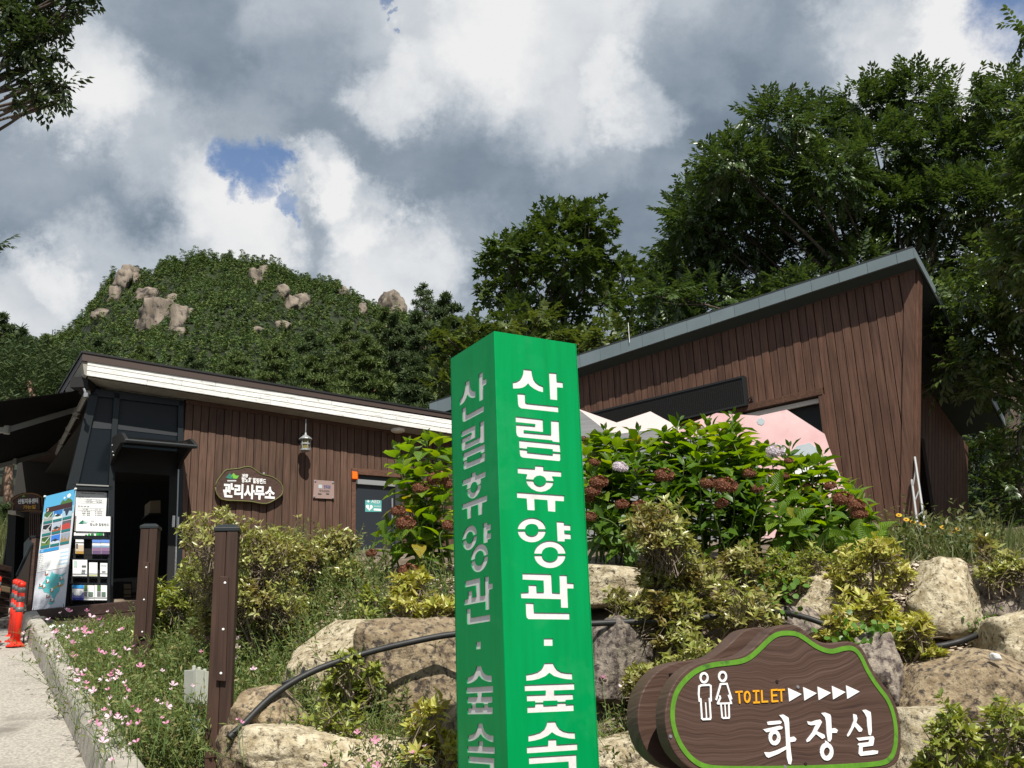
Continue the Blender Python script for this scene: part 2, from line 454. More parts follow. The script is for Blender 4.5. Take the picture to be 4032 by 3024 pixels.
M['soffit'] = mat('soffit', (.30, .285, .24), (.24, .225, .19), 7, .85, stretch=(1, 1, 1))
M['frame'] = mat('frame_dark', (.009, .012, .014), rough=.40, spec=.4)
M['pane'] = mat('window_pane', (.007, .010, .013), rough=.14, spec=.4)
M['black'] = mat('matt_black', (.008, .008, .008), rough=.7)
M['fabric'] = mat('awning_fabric', (.005, .005, .005), rough=1.0, spec=.05)
M['alu'] = mat('aluminium', (.42, .43, .42), rough=.38, metal=.6)
M['arm'] = mat('awning_arm_grey', (.26, .265, .25), rough=.45)
M['white'] = mat('white_paint', (.80, .80, .78), rough=.45)
M['paper'] = mat('paper', (.80, .81, .80), rough=.6)
M['greymetal'] = mat('grey_metal', (.15, .19, .205), (.17, .21, .225), 3, .42, metal=.0, rnd=.05)
M['greyroof'] = mat('grey_roof', (.03, .035, .036), rough=.6)
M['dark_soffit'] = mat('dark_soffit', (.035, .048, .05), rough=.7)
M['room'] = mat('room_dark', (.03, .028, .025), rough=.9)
M['card'] = mat('cardboard', (.30, .22, .13), rough=.8)
M['ink'] = mat('ink', (.05, .05, .055), rough=.6)
M['greyink'] = mat('grey_ink', (.36, .37, .38), rough=.6)
M['orange'] = mat('orange_plastic', (.85, .16, .01), rough=.35)
M['red'] = mat('red_plastic', (.80, .030, .010), (.70, .03, .012), 4, .42)
M['reflect'] = mat('reflective_grey', (.13, .135, .14), rough=.35)
M['steel'] = mat('steel', (.5, .5, .5), rough=.3, metal=.8)
M['ladder'] = mat('ladder_grey', (.30, .31, .31), rough=.5)

# ------------------------------------------------------------------ ground
def zr(y):                                         # the steep lane
    return .195 * y if y < 24 else 4.68 + (y - 24) * .29
def kx(y):                                         # right edge of the lane (kerb line)
    return .92 - .53 * y
ZS = [(-60, -6), (-5, -.9), (0, 0.0), (4, .60), (5.2, .85), (5.7, 1.05), (6.2, 1.32), (6.7, 1.68), (7.1, 2.02), (7.6, 2.38), (8.3, 2.58), (11, 3.1), (14, 3.55), (18, 4.0), (24, 5.6), (60, 16), (330, 95), (420, 110), (900, 110)]
def zs(y):
    for (a, b), (c, d) in zip(ZS, ZS[1:]):
        if y <= c:
            return b + (d - b) * (y - a) / (c - a)
    return ZS[-1][1]
def sm(t):
    t = max(0, min(1, t)); return t * t * (3 - 2 * t)
def G(x, y):
    d = x - kx(min(y, 14))
    a = zr(y) + (.10 if d > .125 else 0) - .012
    w = sm((d - .5 - max(0, min(y, 14) - 10.5) * .55) / 2.0)
    z = a * (1 - w) + zs(y) * w
    if y > 24: z = zr(y) * .5 + zs(y) * .5
    return z
def axis_pts(lo, hi, fine0, fine1, step, coarse):
    xs = list(np.arange(fine0, fine1 + 1e-6, step)); v = fine1; s = step
    while v < hi: s = min(s * 1.3, coarse); v += s; xs.append(v)
    v = fine0; s = step
    while v > lo: s = min(s * 1.3, coarse); v -= s; xs.insert(0, v)
    return np.array(xs)
gx = axis_pts(-600, 600, -7, 7, .14, 30); gy = axis_pts(-60, 900, 3.5, 16, .14, 30)
V = np.array([(x, y, G(x, y) + (noise.noise((x * 1.9, y * 1.9, 0)) * .05 + noise.noise((x * 6, y * 6, 3)) * .02 if x > kx(y) + .1 and 4 < y < 17 else 0)) for y in gy for x in gx])
nx, ny = len(gx), len(gy)
idx = np.arange(nx * ny).reshape(ny, nx)
F = np.stack([idx[:-1, :-1], idx[:-1, 1:], idx[1:, 1:], idx[1:, :-1]], -1).reshape(-1, 4)
cy_ = V[F].mean(1)
gm = (cy_[:, 1] > 19).astype(int)
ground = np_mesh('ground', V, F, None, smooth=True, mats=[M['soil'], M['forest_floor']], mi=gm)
tag(ground, kind='structure')

# lane: a sheet above the ground
mb = MB()
ys = [-8 + i * .4 for i in range(82)]
pts = [[Vector((kx(min(y, 13.6)) - u * (14 if u else 0) - (1.0 if u == 0 else 0) + 1.0, y, zr(y) + .006)) for u in (1, .6, .3, .12, 0)] for y in ys]
for a, b in zip(pts, pts[1:]):
    for i in range(4): mb.add([a[i], a[i + 1], b[i + 1], b[i]], [(0, 1, 2, 3)])
road = mb.build('road', M['road'], smooth=True)
tag(road, kind='structure')

# dark asphalt apron out of view, added to weaken light bounced off the ground
m_ = MB()
for j in range(12):
    y0, y1 = -40 + j * 3.65, -40 + (j + 1) * 3.65
    for x0, x1 in ((-60, -20), (-20, -8), (-8, 0), (0, 8), (8, 20), (20, 60)):
        m_.add([(x0, y0, max(zr(y0), G(x0, y0)) + .03), (x1, y0, max(zr(y0), G(x1, y0)) + .03), (x1, y1, max(zr(y1), G(x1, y1)) + .03), (x0, y1, max(zr(y1), G(x0, y1)) + .03)], [(0, 1, 2, 3)])
apron = m_.build('added_asphalt', mat('added_asphalt', (.045, .045, .047), (.075, .075, .075), 40, .9, .006), smooth=True)
tag(apron, kind='structure')

# kerb of cast blocks along the planted bed
kerb = thing('kerb', (kx(9), 9, zr(9)), None, None, kind='structure')
y = 5.2
while y < 13.2:
    l = .95; m_ = MB()
    prof = [(-.03, -.15), (-.005, .17), (.02, .215), (.15, .225), (.19, .18), (.20, -.15)]
    A, B_ = [], []
    for k, (yy) in enumerate((y + .012, y + l - .012)):
        for dx, dz in prof:
            j = noise.noise((yy * 3, dx * 9, dz * 7)) * .012
            (A if k == 0 else B_).append(Vector((kx(yy) + dx + j, yy, zr(yy) + dz + j)))
    m_.hexa(A, B_)
    m_.build('kerb_block', M['concrete'], kerb, bevel=.012)
    y += l
m_ = MB()                                          # rough end block by the deck
c = at(150, 2470, 13.2)
bm_pts = [at(100, 2500, 13.0), at(178, 2490, 13.0), at(176, 2425, 13.0), at(120, 2430, 13.0)]
m_.hexa(bm_pts, [p + Vector((-.15, .7, 0)) for p in bm_pts])
m_.build('kerb_block', M['concrete'], kerb, bevel=.02)

# ------------------------------------------------------------------ left office building
LP_ = Plane(at(836, 1800, 16), R(31))
sA, zA = LP_.sz(800, 1585); sB, zB = LP_.sz(1772, 1728)
def l_top(s): return zA + (zB - zA) * (s - sA) / (sB - sA)
s_end = LP_.sz(1900, 1900)[0]
s_gl = LP_.sz(724, 1700)[0]                        # glass | planks
office = thing('office_building', LP_.pt(0, 3.0), 'low brown plank clad office building with a white board fascia and dark glass entrance', 'building')
dl0, dz0 = LP_.sz(1388, 1846); dl1 = LP_.sz(1575, 1900)[0]
def lz(px, py, off=0): return LP_.sz(px, py, off)
z_base = 2.5
# wall body behind the cladding
mb = MB()
LP_.slab(mb, [(s_gl - .02, z_base), (dl0 + .02, z_base), (dl0 + .02, l_top(dl0)), (s_gl - .02, l_top(s_gl))], -.20, -.004)
LP_.slab(mb, [(dl0 + .02, dz0 - .03), (dl1 - .02, dz0 - .03), (dl1 - .02, l_top(dl1)), (dl0 + .02, l_top(dl0))], -.20, -.004)
LP_.slab(mb, [(dl1 - .02, z_base), (s_end, z_base), (s_end, l_top(s_end)), (dl1 - .02, l_top(dl1))], -.20, -.004)
mb.build('wall', M['groove'], office)
w = .122
s = s_gl
i = 0
while s < s_end:
    a, b = s + .005, min(s + w - .005, s_end)
    zb = z_base
    if b > dl0 + .02 and a < dl1 - .02: zb = dz0
    th = .020 + (.007 if i % 2 else 0)
    m_ = MB(); LP_.slab(m_, [(a, zb), (b, zb), (b, l_top(b) - .05), (a, l_top(a) - .05)], -.002, th)
    m_.build('plank', M['plank'], office, loc=LP_.pt(a, zb), bevel=.003)
    s += w; i += 1
m_ = MB(); LP_.slab(m_, [(s_gl, l_top(s_gl) - .065), (s_end, l_top(s_end) - .065), (s_end, l_top(s_end)), (s_gl, l_top(s_gl))], 0, .045)
m_.build('top_trim', M['plankh'], office)
# door with frame
m_ = MB()
zl = dz0
zd = LP_.sz(1480, 1888)[1]
z_sill = LP_.sz(1450, 2196)[1] - .05
LP_.slab(m_, [(dl0 - .03, zl - .10), (dl1 + .02, zl - .10), (dl1 + .02, zl), (dl0 - .03, zl)], .02, .07)
LP_.slab(m_, [(dl0 - .03, z_sill), (dl0 + .04, z_sill), (dl0 + .04, zl - .10), (dl0 - .03, zl - .10)], .0, .06)
m_.build('door_frame', M['plankh'], office, bevel=.004)
m_ = MB()
LP_.slab(m_, [(dl0 + .04, zd - .02), (dl1, zd - .02), (dl1, zl - .10), (dl0 + .04, zl - .10)], -.06, .01)
LP_.slab(m_, [(dl1 - .10, z_sill), (dl1, z_sill), (dl1, zd - .02), (dl1 - .10, zd - .02)], -.06, .03)
m_.build('door_head', M['greyroof'], office)
m_ = MB(); LP_.slab(m_, [(dl0 + .04, zd - .10), (dl1 - .10, zd - .10), (dl1 - .10, zd - .02), (dl0 + .04, zd - .02)], -.05, .02)
m_.build('door_closer_rail', M['alu'], office)
m_ = MB(); LP_.slab(m_, [(dl0 + .045, z_sill), (dl1 - .10, z_sill), (dl1 - .10, zd - .10), (dl0 + .045, zd - .10)], -.09, -.03)
door = m_.build('door', mat('door_navy', (.018, .022, .028), rough=.45), office)
m_ = MB(); hx, hz = lz(1541, 2010); m_.tube([LP_.pt(hx, hz - .2, .04), LP_.pt(hx, hz + .2, .04)], .014); m_.build('handle', M['alu'], door)
def sub(parent, name, plane, pts_px, off0, off1, m, bevel=0):
    q = MB(); plane.slab(q, [plane.sz(px, py, off1) for px, py in pts_px], off0, off1); return q.build(name, m, parent, bevel=bevel)
# first-aid sticker on the door
M['aed'] = mat('sticker_teal', (.10, .36, .34), rough=.4)
st = sub(door, 'sticker', LP_, [(1438, 2015), (1502, 2015), (1502, 1970), (1438, 1969)], -.029, -.026, M['aed'])
a0, z0 = lz(1438, 2015, -.025); a1, z1 = lz(1502, 1969, -.025)
O = LP_.pt(a0, z0, -.026); W_, H_ = a1 - a0, z1 - z0; UZ = Vector((0, 0, 1))
heart = []
for k in range(24):
    t = 2 * math.pi * k / 24
    heart.append((16 * math.sin(t) ** 3, 13 * math.cos(t) - 5 * math.cos(2 * t) - 2 * math.cos(3 * t) - math.cos(4 * t)))
q = MB(); P_ = [O + LP_.d * (W_ * (.25 + x_ / 75)) + UZ * (H_ * (.36 + y_ / 60)) for x_, y_ in heart]
q.prism(P_, LP_.n * .002); 
q.prism([O + LP_.d * (W_ * x_) + UZ * (H_ * y_) for x_, y_ in ((.52, .14), (.97, .14), (.97, .30), (.52, .30))], LP_.n * .002)
for a_, b_ in ((.12, .82), ):
    q.prism([O + LP_.d * (W_ * x_) + UZ * (H_ * y_) for x_, y_ in ((.10, .80), (.26, .80), (.26, .86), (.10, .86))], LP_.n * .002)
    q.prism([O + LP_.d * (W_ * x_) + UZ * (H_ * y_) for x_, y_ in ((.155, .73), (.205, .73), (.205, .93), (.155, .93))], LP_.n * .0025)
q.build('sticker_emblem', M['white'], door)
q = MB(); q.prism([O + LP_.d * (W_ * x_) + UZ * (H_ * y_) for x_, y_ in ((.27, .52), (.20, .36), (.25, .36), (.22, .20), (.31, .40), (.26, .40), (.31, .52))], LP_.n * .004); q.build('sticker_bolt', M['aed'], door)
fit_text('sticker_text', 'AED', O, LP_.d, UZ, LP_.n, W_ * .36, H_ * .72, W_ * .54, H_ * .24, M['white'], door)
fit_text('sticker_text', '자동심장충격기', O, LP_.d, UZ, LP_.n, W_ * .52, H_ * .42, W_ * .44, H_ * .12, M['white'], door)

# roof: brown band, black drip, white boards, soffit
OV = .40
def fl(p0, p1, off):                               # line on a plane parallel to the wall
    (a, za), (b, zb) = LP_.sz(*p0, off), LP_.sz(*p1, off)
    return lambda s: za + (zb - za) * (s - a) / (b - a), a
top_f, s_l = fl((321, 1381), (1772, 1626), OV + .02)
b1, _ = fl((325, 1397), (1772, 1630), OV + .02)
b2, _ = fl((330, 1420), (1772, 1648), OV + .02)
w0, s_w = fl((334, 1417), (1772, 1653), OV)
w1, s_w2 = fl((349, 1480), (1772, 1707), OV)
DEEP = -7.0
m_ = MB(); LP_.slab(m_, [(s_l, top_f(s_l) - .03), (s_end + .1, top_f(s_end) - .03), (s_end + .1, top_f(s_end)), (s_l, top_f(s_l))], DEEP, OV + .035)
roof = m_.build('roof', M['roof_black'], office)
m_ = MB(); LP_.slab(m_, [(s_l + .02, b2(s_l)), (s_end + .1, b2(s_end)), (s_end + .1, top_f(s_end) - .032), (s_l + .02, top_f(s_l) - .032)], DEEP + .05, OV + .02)
m_.build('roof_band', M['roof_brown'], roof)
# white boards: three rows, staggered joints
rows = 3
lens = 1.9
for r_ in range(rows):
    s = s_w2 - .03 + (0)
    first = True
    while s < s_end:
        e = s + (lens * (.45 + .27 * r_) if first else lens); first = False
        e = min(e, s_end)
        f0, f1 = r_ / rows, (r_ + 1) / rows
        def zz_(q, f): return w1(q) + (w0(q) - w1(q)) * f
        m_ = MB()
        g = .004
        LP_.slab(m_, [(s + g * .5, zz_(s, f0) + g), (e - g * .5, zz_(e, f0) + g), (e - g * .5, zz_(e, f1) - g), (s + g * .5, zz_(s, f1) - g)], OV - .03, OV + .002 * (r_ % 2) + .003)
        m_.build('fascia_board', M['white_board'], office, loc=LP_.pt(s, zz_(s, f0), OV), bevel=.004)
        s = e
m_ = MB(); LP_.slab(m_, [(s_w2, w1(s_w2)), (s_end, w1(s_end)), (s_end, w0(s_end)), (s_w2, w0(s_w2))], OV - .05, OV - .02); m_.build('fascia_backing', M['groove'], office)
m_ = MB(); LP_.slab(m_, [(s_w2 + .01, w1(s_w2) - .004), (s_end, w1(s_end) - .004), (s_end, w1(s_end) + .02), (s_w2 + .01, w1(s_w2) + .02)], -.1, OV - .052)
m_.build('soffit', M['soffit'], office)
sc_ = s_w2 + .35
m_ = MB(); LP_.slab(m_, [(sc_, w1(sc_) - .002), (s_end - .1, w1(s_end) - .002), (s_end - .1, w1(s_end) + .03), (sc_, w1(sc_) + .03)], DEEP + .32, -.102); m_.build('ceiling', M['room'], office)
# side fascia, pale, running back along the left gable
m_ = MB(); LP_.slab(m_, [(s_w2 - .06, w1(s_w2) + .02), (s_w2 - .02, w1(s_w2)), (s_w2 - .02, b2(s_w2)), (s_w2 - .10, b2(s_w2))], -1.2, OV - .01)
m_.build('gable_fascia', M['soffit'], office)
# rear and side walls close the volume
s_lo, z_lo = LP_.sz(262, 1930); s_hi, z_hi = LP_.sz(355, 1540)
def s_left(z): return s_lo + (s_hi - s_lo) * (z - z_lo) / (z_hi - z_lo)
m_ = MB()
zb = 2.7
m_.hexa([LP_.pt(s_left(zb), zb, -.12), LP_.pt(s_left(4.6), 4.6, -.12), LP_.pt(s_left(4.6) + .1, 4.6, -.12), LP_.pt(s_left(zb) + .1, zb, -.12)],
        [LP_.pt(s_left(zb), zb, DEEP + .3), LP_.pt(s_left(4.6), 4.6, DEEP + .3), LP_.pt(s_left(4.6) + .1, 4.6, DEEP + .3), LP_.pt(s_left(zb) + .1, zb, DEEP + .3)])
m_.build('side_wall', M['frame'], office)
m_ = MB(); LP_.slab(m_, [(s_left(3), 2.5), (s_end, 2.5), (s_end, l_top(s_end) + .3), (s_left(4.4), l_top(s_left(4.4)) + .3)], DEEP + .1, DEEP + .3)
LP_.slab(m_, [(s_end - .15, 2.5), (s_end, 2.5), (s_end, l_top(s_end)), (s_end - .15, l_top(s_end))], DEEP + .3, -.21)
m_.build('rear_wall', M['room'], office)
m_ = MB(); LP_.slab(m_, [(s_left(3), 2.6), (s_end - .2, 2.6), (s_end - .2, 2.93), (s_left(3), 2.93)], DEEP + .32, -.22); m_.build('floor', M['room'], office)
# entrance glazing
def quad(name, pts, o0, o1, m, parent=office, bevel=0): return sub(parent, name, LP_, pts, o0, o1, m, bevel)
g1 = quad('window', [(385, 1556), (449, 1562), (428, 1911), (306, 1904)], -.06, -.03, M['pane'])
g2 = quad('window', [(473, 1566), (702, 1597), (697, 1790), (452, 1780)], -.06, -.03, M['pane'])
q2 = quad('blind', [(474, 1567), (701, 1598), (697, 1717), (462, 1690)], -.028, -.022, mat('blind_grey', (.022, .026, .03), rough=.7), g2)
quad('blind', [(386, 1557), (448, 1563), (441, 1690), (352, 1685)], -.028, -.022, bpy.data.materials['blind_grey'], g1)
for pts in ([(357, 1527), (722, 1577), (722, 1600), (352, 1556)],
            [(355, 1540), (388, 1552), (308, 1912), (268, 1908)],
            [(449, 1545), (474, 1550), (454, 1790), (444, 2400), (420, 2395), (428, 1910)],
            [(702, 1575), (724, 1578), (716, 2380), (694, 2380)],
            [(440, 1784), (702, 1792), (702, 1806), (440, 1800)],
            [(268, 1906), (446, 1912), (446, 1932), (266, 1928)]):
    quad('window_frame', pts, -.10, .03, M['frame'], bevel=.004)
quad('sill_strip', [(300, 1905), (428, 1911), (428, 1916), (300, 1910)], .03, .045, M['arm'])
quad('lower_panel', [(266, 1930), (424, 1932), (418, 2400), (225, 2400)], -.09, -.06, M['frame'])
# black louvre canopy above the entrance
can = thing('canopy', LP_.on(580, 1790), 'small black canopy with curled side brackets above the office entrance', 'canopy')
cs0, cz0 = LP_.sz(452, 1755); cs1 = LP_.sz(700, 1760)[0]
prof = [(0.0, .06), (.30, .05), (.70, -.02), (.98, -.12), (.98, -.15), (.70, -.06), (.30, .01), (0, .02)]
m_ = MB(); m_.hexa([LP_.pt(cs0, cz0 + b, a + .02) for a, b in prof], [LP_.pt(cs1, cz0 + b, a + .02) for a, b in prof]); m_.build('canopy_sheet', mat('canopy_black', (.006, .006, .006), rough=.25), can)
for cs in (cs0 - .05, cs1):
    m_ = MB(); pr = [(0.0, .12), (.25, .10), (.72, .03), (1.02, -.12), (1.02, -.18), (.72, -.12), (.25, -.20), (0, -.32)]
    m_.hexa([LP_.pt(cs, cz0 + b, a) for a, b in pr], [LP_.pt(cs + .05, cz0 + b, a) for a, b in pr]); m_.build('bracket', M['black'], can, bevel=.006)
m_ = MB(); m_.tube([LP_.pt(cs0 - .04, cz0 - .15, 1.0), LP_.pt(cs1 + .04, cz0 - .15, 1.0)], .03, 8); m_.build('front_rail', M['frame'], can)
m_ = MB(); LP_.slab(m_, [(cs0, cz0 - .40), (cs1, cz0 - .40), (cs1, cz0 - .02), (cs0, cz0 - .02)], .02, .05); m_.build('roller_box', M['black'], can)
for k, (px, py) in enumerate(((443, 1760), (443, 1790), (443, 1808), (700, 1760))):
    m_ = MB(); a, z = LP_.sz(px, py); m_.lathe(LP_.pt(cs0 - .052 if k < 3 else cs1 + .05, z, .1 + .08 * k), [(.012, -.01), (.012, .01)], 8, LP_.d); m_.build('bolt', M['alu'], can)
# open black door leaf on the right jamb with a white lock plate, things in the dark room
m_ = MB(); a0 = LP_.sz(690, 2000)[0]
m_.hexa([LP_.pt(a0, 2.95, -.05), LP_.pt(a0 + .05, 2.95, -.05), LP_.pt(a0 + .05, 4.05, -.05), LP_.pt(a0, 4.05, -.05)],
        [LP_.pt(a0 - .28, 2.95, .62), LP_.pt(a0 - .23, 2.95, .62), LP_.pt(a0 - .23, 4.05, .62), LP_.pt(a0 - .28, 4.05, .62)])
ed = None
quad('entrance_door', [(672, 1830), (700, 1832), (690, 2385), (655, 2385)], .0, .05, M['black'])
q_ = quad('lock_plate', [(680, 2030), (690, 2030), (688, 2075), (678, 2075)], .05, .075, M['white'])
quad('lock_plate', [(700, 2035), (706, 2035), (704, 2076), (698, 2076)], .03, .05, M['white'])
quad('door_edge', [(702, 1805), (707, 1805), (692, 2300), (686, 2300)], .032, .05, M['alu'])
bx_ = thing('storage_box', LP_.on(605, 2010, -1.2), 'pale cardboard box on a shelf inside the dark office entrance', 'box')
m_ = MB(); LP_.slab(m_, [LP_.sz(590, 2020, -1.2), LP_.sz(632, 2020, -1.2), LP_.sz(632, 1970, -1.2), LP_.sz(592, 1972, -1.2)], -1.6, -1.2); m_.build('carton', M['card'], bx_)
m_ = MB(); LP_.slab(m_, [LP_.sz(588, 2025, -1.15), LP_.sz(650, 2025, -1.15), LP_.sz(650, 2020, -1.15), LP_.sz(588, 2020, -1.15)], -1.7, -1.15); m_.build('shelf', M['black'], bx_)
cab = thing('storage_cabinet', LP_.on(480, 2380, -1.4), 'low wooden slatted cabinet standing inside the dark office entrance', 'cabinet')
m_ = MB(); LP_.slab(m_, [LP_.sz(445, 2385, -1.4), LP_.sz(520, 2385, -1.4), LP_.sz(520, 2290, -1.4), LP_.sz(445, 2290, -1.4)], -1.8, -1.4); m_.build('cabinet_body', M['room'], cab)
for k in range(4):
    y0 = 2300 + k * 22
    m_ = MB(); LP_.slab(m_, [LP_.sz(487, y0 + 18, -1.39), LP_.sz(515, y0 + 18, -1.39), LP_.sz(515, y0, -1.39), LP_.sz(487, y0, -1.39)], -1.41, -1.37); m_.build('slat', M['card'], cab)
# concrete step below the door
m_ = MB(); a0, zt = LP_.sz(1388, 2200, .0); a1 = LP_.sz(1600, 2210)[0]
LP_.slab(m_, [(a0, zt - .45), (a1, zt - .45), (a1, zt), (a0, zt)], -.03, .55); stp = m_.build('door_step', M['concrete'], bevel=.015)
tag(stp, 'pale concrete step slab below the navy office door', 'step')

# ------------------------------------------------------------------ deck before the entrance
deck = thing('wooden_deck', at(350, 2420, 13.8), 'low dark brown wooden deck in front of the office entrance', 'deck')
dA, dB = at(175, 2415, 13.9), at(560, 2371, 13.15)
dv = (dB - dA); dv.z = 0; dv.normalize(); dnv = Vector((-dv.y, dv.x, 0))
zt = 2.93
for k in range(3):
    m_ = MB(); m_.box((dA + dB) / 2 + Vector((0, 0, zt - (dA.z + dB.z) / 2 - .07 - k * .135)), dv * 2.2, dnv * .04, Vector((0, 0, .128)))
    m_.build('skirt_board', M['deck'], deck, bevel=.006)
for k in range(16):
    m_ = MB(); c = (dA + dB) / 2 + dnv * (.06 + .145 * k); c.z = zt - .015 + .001 * (k % 2)
    m_.box(c - dv * .1 + dv * .0, dv * (2.2 + .2), dnv * .14, Vector((0, 0, .03))); m_.build('deck_board', M['deck'], deck, bevel=.004)

# ------------------------------------------------------------------ right building
RP = Plane(at(3500, 1500, 13.9), R(-40))
rs0, rz0 = RP.sz(2276, 1462); rs1, rz1 = RP.sz(3583, 1050)
def r_top(s): return rz0 + (rz1 - rz0) * (s - rs0) / (rs1 - rs0)
es0, ez0 = RP.sz(3594, 2044); es1, ez1 = RP.sz(3608, 1090)
def r_edge(z): return es0 + (es1 - es0) * (z - ez0) / (ez1 - ez0)
r_left = RP.sz(1730, 1900)[0]
hall = thing('exhibition_building', RP.pt(0, 3.4), 'tall reddish brown plank clad building with a rising grey metal roof edge', 'building')
os1, oz1 = RP.sz(3240, 1560); os0, _ = RP.sz(2925, 1640); oz_l = (RP.sz(2935, 1626)[1] + RP.sz(3240, 1553)[1]) / 2
def clip(poly, f):
    out = []
    for i in range(len(poly)):
        a, b = poly[i], poly[(i + 1) % len(poly)]
        fa, fb = f(a), f(b)
        if fa >= 0: out.append(a)
        if fa * fb < 0:
            t = fa / (fa - fb); out.append((a[0] + (b[0] - a[0]) * t, a[1] + (b[1] - a[1]) * t))
    return out
RB = 3.2
m_ = MB()
osr = os1 - .03
RP.slab(m_, [(r_left, RB), (os0, RB), (os0, r_top(os0)), (r_left, r_top(r_left))], -.2, -.004)
RP.slab(m_, [(os0, oz_l), (osr, oz_l), (osr, r_top(osr)), (os0, r_top(os0))], -.2, -.004)
RP.slab(m_, clip([(osr, RB), (osr + 3, RB), (osr + 3, r_top(osr + 3)), (osr, r_top(osr))], lambda p: r_edge(p[1]) - p[0] - .02), -.2, -.004)
m_.build('wall', M['groove'], hall)
w = .128
tw = .15
s = r_left; i = 0
while s < es1 + .1:
    a, b = s + .006, s + w - .006
    zb = oz_l + .10 if (b > os0 and a < osr) else RB
    poly = clip([(a, zb), (b, zb), (b, r_top(b) - .06), (a, r_top(a) - .06)], lambda p: r_edge(p[1]) - tw - p[0])
    if len(poly) >= 3 and max(p[1] for p in poly) - min(p[1] for p in poly) > .05:
        m_ = MB(); RP.slab(m_, poly, -.002, .022 + (.008 if i % 2 else 0)); m_.build('plank', M['plank2'], hall, loc=RP.pt(a, zb), bevel=.003)
    s += w; i += 1
m_ = MB(); RP.slab(m_, [(r_edge(RB) - tw, RB), (r_edge(RB), RB), (r_edge(6), 6), (r_edge(6) - tw, 6)] if False else clip([(r_edge(RB) - tw, RB), (r_edge(RB), RB), (r_edge(8), 8), (r_edge(8) - tw, 8)], lambda p: r_top(p[0]) - p[1]), 0, .05)
m_.build('corner_trim', M['plank2'], hall, bevel=.006)
m_ = MB(); RP.slab(m_, clip([(r_edge(RB) - .05, RB), (r_edge(RB) + .03, RB), (r_edge(8) + .03, 8), (r_edge(8) - .05, 8)], lambda p: r_top(p[0]) - p[1] - .05), -.16, -.003)
m_.build('corner_return', M['plank2'], hall, bevel=.006)
m_ = MB(); RP.slab(m_, [(r_left, r_top(r_left) - .09), (es1, r_top(es1) - .09), (es1, r_top(es1)), (r_left, r_top(r_left))], 0, .055); m_.build('top_trim', M['plankh'], hall)
m_ = MB(); RP.slab(m_, [(os0 - .3, oz_l), (osr + .05, oz_l), (osr + .05, oz_l + .10), (os0 - .3, oz_l + .10)], 0, .06); m_.build('lintel', M['plankh'], hall, bevel=.005)
m_ = MB(); RP.slab(m_, [(osr - .02, RB), (osr + .07, RB), (osr + .07, oz_l), (osr - .02, oz_l)], 0, .05); m_.build('jamb', M['plank2'], hall, bevel=.005)
m_ = MB(); RP.slab(m_, [(os0, oz_l - .07), (osr - .02, oz_l - .07), (osr - .02, oz_l - .005), (os0, oz_l - .005)], -.12, -.08); m_.build('frame_strip', M['white'], hall)
m_ = MB(); RP.slab(m_, [(os0, RB), (osr - .02, RB), (osr - .02, oz_l), (os0, oz_l)], -.22, -.18); m_.build('window', mat('opening_shade', (.010, .010, .010), rough=.6), hall)  # near-black sheet standing in for the shaded interior behind the opening
# roof with metal edge panels
RO = .30
(fa, fza), (fb, fzb) = RP.sz(2273, 1401, RO), RP.sz(3594, 975, RO)
(ga, gza), (gb, gzb) = RP.sz(2276, 1449, RO), RP.sz(3600, 1016, RO)
def f_t(s): return fza + (fzb - fza) * (s - fa) / (fb - fa)
def f_b(s): return gza + (gzb - gza) * (s - ga) / (gb - ga)
f_r = fb; f_l = RP.sz(1690, 1597, RO)[0]
Apt = RP.pt(f_r, f_t(f_r), RO); Bpt = at(3862, 1480, Apt.y + 2.7)
bk = (Bpt - Apt) * 1.4
Cpt = RP.pt(f_l, f_t(f_l), RO)
th = Vector((0, 0, -.06))
m_ = MB(); up = Vector((0, 0, .025))
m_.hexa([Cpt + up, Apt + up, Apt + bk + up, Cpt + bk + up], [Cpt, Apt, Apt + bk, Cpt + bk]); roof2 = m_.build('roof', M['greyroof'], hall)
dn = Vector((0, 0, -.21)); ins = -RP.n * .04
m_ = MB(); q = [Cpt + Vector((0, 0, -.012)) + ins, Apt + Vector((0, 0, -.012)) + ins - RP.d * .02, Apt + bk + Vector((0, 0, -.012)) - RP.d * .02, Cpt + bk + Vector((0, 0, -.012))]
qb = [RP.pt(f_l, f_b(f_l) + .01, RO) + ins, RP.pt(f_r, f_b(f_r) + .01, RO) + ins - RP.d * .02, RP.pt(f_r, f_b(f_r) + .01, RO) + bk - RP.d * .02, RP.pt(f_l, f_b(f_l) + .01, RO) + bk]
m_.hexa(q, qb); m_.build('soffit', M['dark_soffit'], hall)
ds = RP.sz(3528, 1000, RO)[0] - RP.sz(3412, 1035, RO)[0]
s = f_r; k = 0; e0 = RP.sz(3528, 1000, RO)[0]
while s > f_l:
    a = e0 - k * ds if k >= 0 else s
    a = max(a, f_l)
    m_ = MB(); RP.slab(m_, [(a + .003, f_b(a)), (s - .003, f_b(s)), (s - .003, f_t(s) - .004), (a + .003, f_t(a) - .004)], RO - .035, RO + .002 * (k % 2)); m_.build('edge_panel', M['greymetal'], hall, loc=RP.pt(a, f_b(a), RO))
    s = a; k += 1
nseg = 8
for k in range(nseg):                              # panels along the right end
    p0, p1 = Apt + bk * (k / nseg), Apt + bk * ((k + 1) / nseg)
    hgt = f_t(f_r) - f_b(f_r)
    m_ = MB(); A = [p0 + Vector((0, 0, -hgt)), p1 + Vector((0, 0, -hgt)), p1 + Vector((0, 0, -.004)), p0 + Vector((0, 0, -.004))]
    m_.hexa(A, [p + RP.d * .02 for p in A]); m_.build('edge_panel', M['greymetal'], hall)

